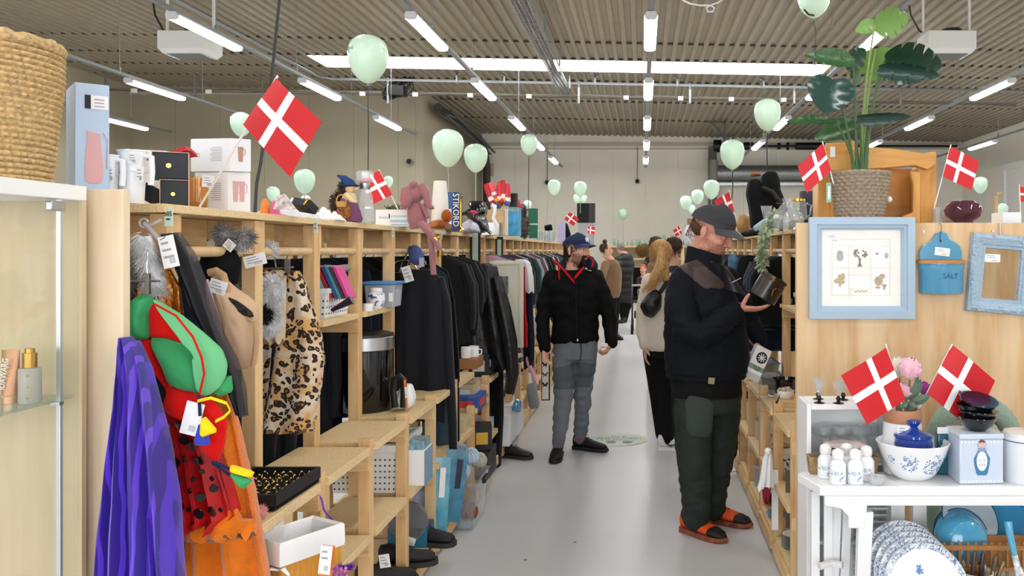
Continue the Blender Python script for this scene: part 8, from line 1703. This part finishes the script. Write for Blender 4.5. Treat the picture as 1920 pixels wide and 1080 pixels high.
limb(b,[(1036,522,D+.01,.07),(1022,560,D,.064),(1017,600,6.8,.058),(1019,635,6.75,.054),(1021,650,6.73,.05)]);limb(b,[(1118,522,D+.01,.07),(1134,560,D,.064),(1142,600,6.84,.058),(1145,632,6.78,.05),(1146,643,6.76,.047)])
j=fuse(b,'jacket',.009,M_jb,m1,3,None,wrinkle(.012,10,(1,1,1.6),3))
b=MB();b.tube([at(1080,y,D-.145)for y in(640,600,560,530)],.004,6);b.build('zip',mat('zip_dark','#2a2a2c',.3,.5),j);b=MB();q=at(1083,637,D-.15);b.bb(q.x-.004,q.x+.004,q.y-.002,q.y+.002,q.z-.012,q.z+.006);b.build('zip_pull',M_steel,j)
M_hr=mat('hoodie_red','#c8141f',.85,bump=(80,.4));b=MB()
b.sheet(lambda u,v:at(1042+34*u-5*(1-v)+2*v,487+24*u+14*u*u+(9-2*u)*v,D-.0-.15*sin(u*1.5)),12,3,.014);b.sheet(lambda u,v:at(1077+17*u,525-21*u-(6-2*u)*v,D-.15+.05*u*u),8,3,.012);b.build('hoodie_collar',M_hr,j);b=MB()
b.tube([at(1048,500,D-.1),at(1048,515,D-.14),at(1049,524,D-.15)],.005,6);b.build('drawstring',M_hr,j)
b=MB();puff(b,[(1046,494),(1056,486),(1064,500),(1062,516),(1052,506)],D+.02,.03,.04);puff(b,[(1098,482),(1110,480),(1121,496),(1120,508),(1100,506)],D+.03,.04,.04);b.build('hood',mat('hood_dark','#26303e',.85),j);b=MB();b.tube([at(1104,478,D-.02),at(1112,490,D-.03),at(1110,502,D-.05)],.006,6);b.build('hood_edge',M_hr,j)
M_jog=mat('joggers_grey','#6f757c',.85,bump=(120,.35),var=(14,.08));M_jogd=mat('joggers_panel','#565c63',.85,bump=(120,.35))
b=MB();rows_loft(b,[(628,1038,1120,.12,0),(655,1037,1121,.125,0),(672,1038,1120,.12,0)],D)
limb(b,[(1059,655,D,.1),(1057,690,6.83,.094),(1057,735,6.78,.078),(1054,770,6.76,.068),(1050,808,6.73,.06),(1047,832,6.74,.052)]);limb(b,[(1098,655,D,.1),(1096,690,6.86,.09),(1093,735,6.9,.072),(1091,770,6.95,.064),(1089,800,7.0,.06),(1087,822,7.02,.052)])
fuse(b,'trousers',.008,[M_jog,M_jogd],m1,3,lambda p:1 if 1.0-.45<p.z<.72+.12*nz((p.x*3,0,0))and p.y<6.83 else 0,lambda p,n:.011*nz((p.x*10,p.y*10,p.z*20))*(1.2 if p.z<.75 else .7)+.004*sin(p.z*90)*max(0,.4-p.z))
b=MB();b.tube([at(1089,642,D-.13),at(1090,660,D-.135),at(1088,676,D-.13)],.004,6);b.build('drawcord',M_black,m1)
M_sh1=mat('sneaker_black','#0e0e0f',.6,bump=(90,.4));A=at(1046,0,6.72);shoe_on(m1,(A.x,6.86,0),(-.04,-1),M_sh1,mat('sole_black','#1a1a1b',.7),.3);A=at(1082,0,7.03);shoe_on(m1,(A.x-.03,7.06,0),(1,-.42),M_sh1,MATS['sole_black'],.3)
b=MB();q=at(1087,821,6.9);b.ball(q+Vector((0,-.03,0)),(.012,.006,.012),8,6);b.build('red_emblem',M_red,m1)
c,P=cap_on(m1,T1,1.05,mat('cap_navy','#222f4e',.85,bump=(90,.3)),mat('brim_navy','#3a4568',.85),-.004,.075)
I3=T1.to_3x3();b=MB()
for seg in(((-.012,0),(-.012,.034)),((-.012,.034),(.006,.0)),((.006,0),(.006,.034)),((.0,.034),(.012,.018)),((.024,.034),(.012,.018)),((.012,.018),(.012,-.004))):
 pt=[]
 for x,z in seg:
  x=x-.004;f=(z+.018)/.11;a=math.asin(min(1,max(0,f)));pt.append(P(x+.0,.012-(.113*cos(a)+.003)*cos(min(1,x/.09)),.056+z+.018))
 b.tube(pt,.0032,6)
b.build('white_monogram',M_paper,c)
rng=random.Random(3);pts=[]
for k in range(900):
 a=rng.uniform(-2.3,2.3);z=rng.uniform(-.075,.045);x,y=.078*sin(a),.022+.095*cos(a)
 if abs(a)>1.55 and z<.0:continue
 pts.append((T1@Vector((x*.98,y*.98,z)),I3@Vector((sin(a),cos(a),-.6))))
strands(m1,'hair',mat('hair_dark','#15110f',.7),pts,.02,4,.0026,1.1,(T1@Vector((0,.045,-.005)),(.074,.07,.066),18,12,I3))
pts=[]
for k in range(700):
 x=rng.uniform(-.035,.035);z=rng.uniform(-.125,-.068);y=-.094+abs(x)*.6+max(0,-.1-z)*1.2;pts.append((T1@Vector((x,y+.012,z)),I3@Vector((x*6,-1,-.9))))
for k in range(160):x=rng.uniform(-.03,.03);pts.append((T1@Vector((x,-.088+abs(x)*.4,-.038)),I3@Vector((x*9,-1,-1.2))))
strands(m1,'beard',mat('beard_hair','#1d1613',.8),pts,.03,5,.0026,.8)
b=MB();q=at(1136,647,6.72);b.box(q,(.075,.008,.03),rotm(0,.1,.2));o=b.build('phone',M_paper,None,bevel=.002);tag(o,'white card held low in the bearded man\'s hand','card')
# man with grey cap looking at a leather case
D=4.95;K2=1.16;hc=at(1333,438,D);T2=head_T(hc,radians(70),radians(26),radians(-3));b=MB();head(b,T2,K2,at(1314,500,D),.058)
rows_loft(b,[(700,1262,1380,.13,0),(620,1260,1385,.14,0),(560,1256,1372,.14,0),(520,1268,1352,.12,0),(500,1290,1335,.08,0)],D)
WR=at(1384,578,4.74);limb(b,[(1290,530,4.86,.06),(1296,615,4.76,.052),(1345,605,4.7,.045),(1384,578,4.74,.034)]);limb(b,[(1360,535,5.12,.06),(1395,610,5.15,.05),(1418,640,5.08,.034)])
limb(b,[(1300,700,4.93,.1),(1305,830,4.9,.07),(1306,945,4.92,.05)]);limb(b,[(1352,700,5.05,.1),(1345,830,5.06,.07),(1340,930,5.1,.05)])
hand(b,WR,(.95,-.12,-.03),(-.05,.25,1),1,(.12,.2,.15),(.35,.55,.9),1.08);hand(b,at(1419,642,5.07),(.45,-.35,-.75),(-.5,.1,-.6),-1,(.35,.45,.3),(.6,.5,.3),1.08)
m2=person('man in grey cap and dark quilted jacket studying a black leather case',b,.004,skinset(M_skin2,M_stub2),facemat(T2,K2,1))
M_j2=mat('jacket_navy','#0b1018',.78,bump=(40,.4,.004));b=MB()
rows_loft(b,[(708,1250,1398,.19,0),(695,1247,1402,.2,0),(650,1246,1405,.2,0),(590,1244,1396,.2,0),(545,1246,1376,.185,0),(520,1256,1362,.17,0),(500,1276,1352,.14,0),(488,1292,1344,.1,0)],D)
limb(b,[(1284,522,4.86,.085),(1276,565,4.8,.09),(1290,615,4.74,.09),(1318,628,4.7,.082),(1350,606,4.69,.07),(1378,583,4.73,.056)]);limb(b,[(1358,525,5.1,.085),(1385,575,5.15,.08),(1412,618,5.12,.065),(1422,634,5.08,.055)])
j=fuse(b,'jacket',.0065,[M_j2,mat('yoke_brown','#3a2c27',.55,bump=(30,.4)),mat('panel_navy','#161b24',.7)],m2,3,lambda p:1 if abs((p.x-.2)*.66+(p.z-1.62)*.75)<.05 and p.y<4.97 and p.x>.15 and p.z>1.43 else 0,lambda p,n:.009*nz((p.x*8,p.y*8,p.z*11))+.005*nz((p.x*20,p.y*20,p.z*24))-.008*max(0,1-abs((p.z-.93)/.012))-.006*max(0,1-abs((p.z-1.22)/.012)))
b=MB();R=[]
for f,rx,ry,dz in((0,.112,.108,0),(.5,.106,.102,.02),(1,.1,.098,.035),(1,.088,.086,.035),(.4,.09,.088,.0)):R.append([at(1317,497,D)+Vector((rx*cos(a)+.012*f,ry*sin(a),-.03+f*.1-.03*cos(a)*f))for a in[2*pi*k/32 for k in range(32)]])
b.loft(R,caps=False);b.v=[p+Vector((0,0,.012))for p in b.v];b.build('collar',M_j2,j,smooth=60);
b=MB();b.sheet(lambda u,v:at(1352+10*u+30*u*v+8*v,496+6*u+45*v+8*u*v,D-.13-.03*sin(u*pi)),8,8,.012);b.build('lapel',mat('lapel_leather','#1e1b1d',.4,bump=(30,.5)),j)
for px,py,dd in((1334,466+26,-.1),(1335,482+20,-.12),(1339,590,-.27),(1324,629,-.29)):b=MB();b.ball(at(px,py,D+dd+.0),(.006,.006,.006),8,6);b.build('snap_button',M_steel,j)
b=MB();b.tube([at(1372,530,D-.18),at(1390,521,D-.18)],.003,5);b.build('zip',M_steel,j)
M_tr=mat('trousers_green','#2a312d',.75,bump=(60,.4),var=(9,.12));M_trb=mat('trousers_black','#0f1011',.8);b=MB()
rows_loft(b,[(690,1258,1388,.17,0),(730,1258,1390,.175,0),(770,1262,1386,.16,.02)],D)
limb(b,[(1298,735,4.92,.125),(1300,800,4.9,.115),(1302,860,4.88,.1),(1304,910,4.9,.092),(1306,948,4.9,.086),(1304,966,4.9,.084)]);limb(b,[(1352,735,5.02,.125),(1350,800,5.04,.11),(1345,860,5.06,.098),(1338,910,5.1,.09),(1337,940,5.12,.086),(1337,952,5.12,.08)])
def tm(p):
 if p.z>.8:return 1
 return 1 if(p.x<.245+.1*(.8-p.z)*0 and p.y>4.86 and .35<p.z<.8)or(.345<p.x<.375 and p.z>.6)else 0
tr=fuse(b,'trousers',.009,[M_tr,M_trb],m2,3,tm,lambda p,n:.009*nz((p.x*9,p.y*9,p.z*13))+.006*nz((p.x*16,p.y*16,p.z*30))*(1.6 if p.z<.35 else .7))
b=MB();puff(b,[(1284,742),(1340,744),(1334,820),(1288,818)],4.79,.018,.02);b.build('thigh_pocket',mat('pocket_green','#39423c',.75,bump=(60,.4)),tr);b=MB();q=at(1334,714,4.755);b.box(q,(.035,.006,.035),rotm(0,.1,0));b.build('belt_patch',mat('patch_olive','#8f8d70',.7),tr)
M_or=mat('shoe_orange','#e2521b',.6,bump=(70,.4));M_os=mat('sole_worn','#8a4a33',.7,var=(30,.5));A=at(1281,0,4.93);shoe_on(m2,(A.x,5.0,0),(.72,-.7),M_or,M_os,.31,M_black,M_shoe,1.12);A=at(1322,0,5.14);shoe_on(m2,(A.x,5.2,0),(.85,-.5),M_or,M_os,.3,M_black,M_shoe,1.12)
cap_on(m2,T2,1.2,mat('cap_grey','#3d3e42',.8,bump=(70,.4),var=(20,.12)),mat('brim_grey','#47484b',.7,bump=(70,.4)),.008,.075,.003,tilt=.004)
I3=T2.to_3x3();pts=[]
for k in range(700):
 a=rng.uniform(-1.75,1.75);z=rng.uniform(-.06,.045)
 if abs(a)>1.25 and z<.01:continue
 pts.append((T2@(Vector((.078*sin(a),.02+.094*cos(a),z))*K2),I3@Vector((sin(a),cos(a),-.8))))
strands(m2,'hair',mat('hair_mid','#5a4030',.8),pts,.012,6,.0018,.8,(T2@(Vector((0,.05,.012))*K2),(.08,.077,.062),18,12,I3))
cc=at(1441,540,4.72);R_=rotm(0,radians(31),0);t=thing('leather_case','black leather case with gold ornament held up by the man','case',cc,local=True);b=MB()
def hcyl(w,z0,z1,e=1):return[[Vector((w*cos(a)*e*(1.0),-.055*e+.11*e*(1 if sin(a)>0 else 0)*0+.062*sin(a)*e,z))for a in[2*pi*k/32 for k in range(32)]]for z in(z0,z1)]
b.loft(hcyl(.078,-.07,.045));b.build('body',mat('case_leather','#231c19',.3,coat=.3,bump=(60,.3)),t,bevel=.004);b=MB();b.loft(hcyl(.079,.05,.072,1.01));b.build('lid',MATS['case_leather'],t,bevel=.004);b=MB();b.loft(hcyl(.075,.045,.05,.99));b.build('seam',mat('case_red','#5a2a26',.4),t)
b=MB();yf=-.055-.064
for pl in([(.03,.02),(.02,.0),(.03,-.03)],[(.036,.022),(.05,.018),(.06,.03)]):b.tube([(x,-.055-.0632*sqrt(max(.02,1-(x/.078)**2)),z)for x,z in pl],.0018,6)
b.tube([(-.03+.008*cos(a),-.055-.0595,.02+.008*sin(a))for a in[k*.6 for k in range(10)]],.0016,5);b.build('gold_ornament',mat('gold_dull','#8a7440',.35,.8),t);b=MB();b.box((-.01,-.12,.055),(.012,.006,.03));b.build('clasp',mat('gold_dull','#8a7440'),t);t.location=cc+Vector((0,.06,.0));t.rotation_euler=(0,radians(31),0)
q=at(1418,681,4.95);R_=rotm(0,radians(26),radians(15));t=thing('picture_box','white box with a wheel picture held down in the man\'s other hand','box',q,local=True);MB().box((0,0,0),(.1,.045,.2)).build('carton',M_paper,t,bevel=.002);b=MB();b.lathe([(.034,0),(.034,.001)],(.01,0,0),24,rotm(pi/2,0,0));b=MB();b.tube([(.008,-.0235,.04),(.008,-.0225,.04)],.034,24);b.build('wheel_picture',mat('wheel_navy','#1d2236',.4),t);b=MB()
for k in range(9):a=2*pi*k/9;b.tube([(.008,-.0243,.04),(.008+.026*cos(a),-.0243,.04+.026*sin(a))],.003,5)
b.build('wheel_spokes',M_paper,t);MB().bb(-.05,.05,-.0236,-.0226,-.04,-.012).build('picture_strip',mat('strip_teal','#7f9f8f',.5,var=(30,.6)),t);MB().bb(-.05,.05,-.0236,-.0226,-.1,-.06).build('grey_base',mat('strip_grey','#c9cbcd',.5),t);t.rotation_euler=(0,radians(26),radians(15))
# woman in cream sweater seen from behind
D=7.1;hc=at(1238,480,D);T3=head_T(hc,radians(185),0);b=MB();head(b,T3,.96,at(1236,520,D),.05);rows_loft(b,[(655,1212,1262,.1,0),(560,1212,1262,.09,0),(520,1220,1258,.08,0)],D)
limb(b,[(1214,530,D,.045),(1208,590,D,.04),(1210,650,D-.1,.03)]);limb(b,[(1264,530,D,.045),(1272,590,D,.04),(1268,650,D-.1,.03)])
for x in(1230,1250):limb(b,[(x,650,D,.06),(x+3,740,D,.04),(x+5,800,D,.025)])
hand(b,at(1210,650,D-.1),(0,-.2,-1),(1,0,0),1);m3=person('woman with blonde ponytail in a cream sweater, seen from behind',b,.007,skinset(M_skin,M_stub))
b=MB();rows_loft(b,[(656,1206,1268,.15,0),(645,1203,1270,.16,0),(600,1203,1270,.15,0),(555,1205,1268,.14,0),(528,1212,1264,.12,0),(512,1224,1254,.08,.0)],D);limb(b,[(1218,526,D,.065),(1206,575,D,.06),(1205,620,D-.05,.055),(1209,648,D-.1,.045)]);limb(b,[(1260,526,D,.065),(1272,575,D,.06),(1270,648,D-.1,.045)])
fuse(b,'sweater',.011,mat('sweater_cream','#d6cabb',.9,bump=(90,.5),sheen=.3),m3,3,None,wrinkle(.008,8,seed=2));b=MB();rows_loft(b,[(640,1208,1264,.13,0),(670,1209,1264,.13,0)],D);limb(b,[(1226,660,D,.095),(1233,745,D,.065),(1240,815,D,.05)]);limb(b,[(1250,660,D,.095),(1250,745,D-.05,.065),(1252,825,D-.08,.052)]);fuse(b,'leggings',.01,M_blackcloth,m3,3)
M_ws=mat('shoe_white','#e9e9ea',.5);A=at(1240,0,D+.08);shoe_on(m3,(A.x,D+.12,0),(.25,1),M_ws,M_paper,.26,M_paper);A=at(1238,0,D-.08);o=shoe_on(m3,(A.x-.02,D-.08,0),(1,-.05),M_ws,M_paper,.26,M_paper);b=MB();e=Vector((A.x,D-.08,0));b.tube([e+Vector((.05,-.045,.06)),e+Vector((.08,-.05,.045)),e+Vector((.16,-.052,.07))],[.004,.008,.002],6);b.build('black_swoosh',M_black,o)
I3=T3.to_3x3();pts=[];b=MB();M_bl2=mat('hair_blonde','#b58a58',.6,var=(60,.35));b.ball(T3@Vector((0,.03,.05)),(.086,.1,.092),18,12,I3);b.tube([T3@Vector((0,.12,.07)),at(1240,500,D-.14),at(1228,520,D-.15),at(1212,542,D-.14)],[.03,.05,.045,.012],12);b.tube([T3@Vector((0,.11,.02)),at(1246,510,D-.13),at(1252,535,D-.13)],[.04,.04,.015],12)
for k in range(700):a=rng.uniform(0,2*pi);z=rng.uniform(-.04,.12);s_=sqrt(max(.05,1-((z-.05)/.1)**2));pts.append((T3@Vector((.086*s_*cos(a),.03+.1*s_*sin(a),z)),I3@Vector((cos(a),sin(a),-2.2))))
for k in range(400):f=rng.random();p=at(1240-28*f*f,488+54*f,D-.15);pts.append((p+Vector((rng.uniform(-.04,.04),rng.uniform(-.03,.03),0)),Vector((-.5*f,-.4,-1))))
fur(b,pts,.06,.003,8,.4);b.build('hair',M_bl2,m3)
t=thing('belt_bag','black belt bag slung across the back of the blonde woman','bag',at(1222,598,D-.2));b=MB();puff(b,[(1199,574),(1212,552),(1230,542),(1241,552),(1240,578),(1224,597),(1208,592)],D-.16,.07,.03);b.build('pouch',mat('bag_leather','#131213',.35,bump=(40,.4)),t);b=MB();b.tube([at(1238,548,D-.17),at(1250,530,D-.15),at(1262,518,D-.08)],(.018),8);b.build('strap',MATS['strap_black'],t)
# people further back
def simple(label,hx,hy,D,yaw,k,rows,legs,top,legm,arms=(),hair='#3b2a20',bun=None,skin=M_skin,shoe=M_black,pitch=0,hood=None,hl=.02,feet=None):
 hc=at(hx,hy,D);T=head_T(hc,radians(yaw),radians(pitch));b=MB();y0,xl,xr=rows[-1][0],rows[-1][1],rows[-1][2];head(b,T,k,at((xl+xr)/2,y0+2,D),.05)
 rows_loft(b,[(r[0],r[1]+1.5,r[2]-1.5,r[3]*.8,r[4])for r in rows],D)
 for l in legs:limb(b,[(x,y,d,r*.8)for x,y,d,r in l])
 for a in arms:limb(b,[(x,y,d,r*.7)for x,y,d,r in a]);e,w=a[-1],a[-2];W=at(*e[:3]);f=(W-at(*w[:3]));hand(b,W,f,(0,-1,.3),1,(.4,.5,.3))
 m=person(label,b,.011,skinset(skin,M_stub),facemat(T,k));b=MB();rows_loft(b,rows,D)
 for a in arms:limb(b,[(x,y,d,r)for x,y,d,r in a[:-1]]+[tuple(a[-1][:3])+(a[-1][3]*.9,)])
 fuse(b,'coat' if 'coat' in label else 'sweater',.018,top,m,3,None,(lambda p,n:.02*abs(sin(p.z*20))+.006*nz(p,8))if 'padded' in label else wrinkle(.01,7))
 if legs:
  b=MB()
  for l in legs:limb(b,l)
  fuse(b,'trousers',.016,legm,m,2)
 for(A,to)in feet or[]:shoe_on(m,A,to,shoe,M_black,.27)
 I3=T.to_3x3();b=MB();b.ball(T@(Vector((0,.03,.05))*k),(.084*k,.097*k,.092*k),16,10,I3);pts=[]
 for q in range(350):a=rng.uniform(-1.9,1.9);z=rng.uniform(-.07,.13);s_=sqrt(max(.1,1-((z-.05)/.11)**2));pts.append((T@(Vector((.084*s_*sin(a),.03+.097*s_*cos(a),z))*k),I3@Vector((sin(a),cos(a),-1.5))))
 if bun:b.ball(T@(Vector(bun)*k),(.045,.045,.04),12,8)
 fur(b,pts,hl,.004,3,.4);b.build('hair',mat('hair'+hair[1:],hair,.7),m)
 if hood:b=MB();furball(b,at(*hood[:3]),(hood[3],hood[3]*.8,hood[3]*.75),500,.05,4,.006);b.build('hood',mat('fur_hood','#6b5334',.9),m)
 return m
M_bsw=mat('sweater_brown','#84694d',.9,bump=(60,.4),sheen=.2);M_pad=mat('padded_black','#14161c',.5,bump=(20,.4));
simple('woman with brown hair bun in a brown sweater, browsing the left rail',1137,470,15.8,95,1.0,[(558,1124,1161,.17,0),(545,1122,1165,.18,0),(510,1125,1166,.17,0),(494,1131,1162,.14,0),(486,1140,1155,.09,0)],[[(1146,555,15.8,.11),(1148,595,15.8,.08),(1149,634,15.8,.05)],[(1152,555,15.9,.11),(1153,595,15.9,.08),(1153,632,15.9,.05)]],M_bsw,M_blackcloth,[[(1135,496,15.6,.08),(1128,525,15.4,.07),(1126,545,15.3,.05)]],'#3b281c',(0,.03,.17),feet=[((at(1148,0,15.8).x,15.75,0),(.3,-1)),((at(1153,0,15.9).x,15.85,0),(.6,-1))])
simple('person in a long black padded coat, seen from behind by the back shelf',1163,465,19.6,200,1.0,[(567,1160,1190,.2,0),(540,1158,1192,.22,0),(510,1158,1190,.22,0),(486,1160,1187,.19,0),(475,1166,1182,.13,0)],[[(1168,560,19.6,.13),(1169,585,19.6,.1),(1169,600,19.6,.06)],[(1180,560,19.6,.13),(1174,580,19.6,.09),(1172,600,19.5,.06)]],M_pad,M_blackcloth,[[(1160,490,19.5,.11),(1157,515,19.4,.1),(1158,540,19.4,.07)]],'#8b8680',hood=None,feet=[((at(1169,0,19.6).x,19.5,0),(-.3,-1)),((at(1173,0,19.5).x,19.45,0),(-.6,-1))])
simple('person in a black padded coat with fur hood beside the stroller',1217,470,18,190,1.0,[(560,1205,1236,.2,0),(520,1203,1238,.21,0),(494,1206,1234,.18,0),(482,1212,1228,.12,0)],[[(1214,555,18,.12),(1214,612,18,.06)],[(1226,555,18,.12),(1226,612,18,.06)]],M_pad,M_blackcloth,[],'#2a211c',hood=(1208,470,17.75,.17),feet=[((at(1214,0,18).x,17.95,0),(-.2,-1)),((at(1226,0,18).x,17.95,0),(.2,-1))])
simple('dark haired person with sunglasses on the head behind the capped man',1264,467,9.5,170,1.0,[(620,1242,1290,.14,0),(540,1240,1292,.15,0),(508,1246,1286,.13,0),(498,1256,1276,.08,0)],[[(1256,615,9.5,.1),(1256,735,9.5,.05)],[(1276,615,9.5,.1),(1276,735,9.5,.05)]],M_pad,M_blackcloth,[],'#3a261a',hl=.05,feet=[((at(1256,0,9.5).x,9.5,0),(-.1,1)),((at(1276,0,9.5).x,9.5,0),(.1,1))])
simple('dark haired person in a brown sweater seen over the blonde woman',1230,462,11.5,175,1.0,[(590,1212,1250,.14,0),(520,1210,1252,.15,0),(496,1214,1246,.13,0),(486,1224,1240,.08,0)],[[(1224,585,11.5,.1),(1224,692,11.5,.05)],[(1238,585,11.5,.1),(1238,692,11.5,.05)]],M_bsw,M_blackcloth,[],'#4a3a2c',hl=.04,feet=[((at(1224,0,11.5).x,11.5,0),(-.1,1)),((at(1238,0,11.5).x,11.5,0),(.1,1))])
D=17.2;s=D/F;hc=at(1206,506,D);Tt=head_T(hc,radians(-8),0);b=MB();head(b,Tt,.78,at(1206,518,D),.04);rows_loft(b,[(548,1196,1216,.1,0),(530,1197,1216,.1,0),(519,1201,1212,.07,0)],D)
for sx in(-1,1):limb(b,[(1206+sx*7,523,D,.04),(1206+sx*8,534,D-.06,.035),(1206+sx*2,538,D-.15,.025)]);limb(b,[(1206+sx*5,545,D,.06),(1206+sx*6,548,D-.25,.05),(1206+sx*6,562,D-.28,.035)]);hand(b,at(1206+sx*2,538,D-.15),(-sx,-.3,0),(0,-1,.2),1,k=.6)
mt=person('toddler with reddish hair sitting in the black stroller',b,.008,skinset(M_skin,M_stub),facemat(Tt,.78));b=MB();rows_loft(b,[(547,1195,1217,.11,0),(530,1196,1217,.11,0),(520,1200,1213,.08,0)],D)
for sx in(-1,1):limb(b,[(1206+sx*7,523,D,.055),(1206+sx*9,533,D-.06,.05),(1206+sx*3,538,D-.13,.04)])
fuse(b,'jacket',.012,mat('toddler_top','#3c2f2a',.85),mt,2);b=MB();limb(b,[(1201,546,D,.07),(1200,549,D-.25,.06),(1200,560,D-.27,.045)]);limb(b,[(1211,546,D,.07),(1212,549,D-.25,.06),(1212,560,D-.27,.045)]);fuse(b,'trousers',.012,mat('toddler_grey','#5d6768',.85),mt,2);b=MB();b.ball(Tt@Vector((0,.02,.045)),(.068,.08,.072),14,10,Tt.to_3x3());b.build('hair',mat('hair_red','#c4623a',.8),mt)
t=thing('stroller','black stroller carrying the toddler near the back shelf','stroller',at(1206,600,D));x=hc.x;fl=lambda d=0:Vector((x,D+d,0))
b=MB();b.bb(x-.2,x+.2,D-.2,D+.18,.66,.72);b.box((x,D+.22,1.0),(.4,.05,.6),rotm(-.2,0,0));b.build('seat',M_blackcloth,t,bevel=.02);b=MB();b.bb(x-.18,x+.18,D-.3,D+.2,.3,.42);b.build('basket',M_blackcloth,t,bevel=.02);MB().tube([(x-.22,D-.24,.95),(x,D-.32,.96),(x+.22,D-.24,.95)],.018,8).build('bumper_bar',mat('bar_grey','#b9bbbd',.4),t)
for sx in(-.22,.22):
 b=MB();b.tube([(x+sx,D-.4,.12),(x+sx,D,.75),(x+sx,D+.5,1.1)],.016,8);b.tube([(x+sx,D+.3,.12),(x+sx,D,.75)],.016,8);b.build('frame_tube',M_black,t)
 for y,r in((-.42,.1),(.32,.13)):b=MB();b.tube([(x+sx-.025,D+y,r),(x+sx+.025,D+y,r)],r,20);b.build('wheel',mat('tyre','#1c1c1d',.8),t)
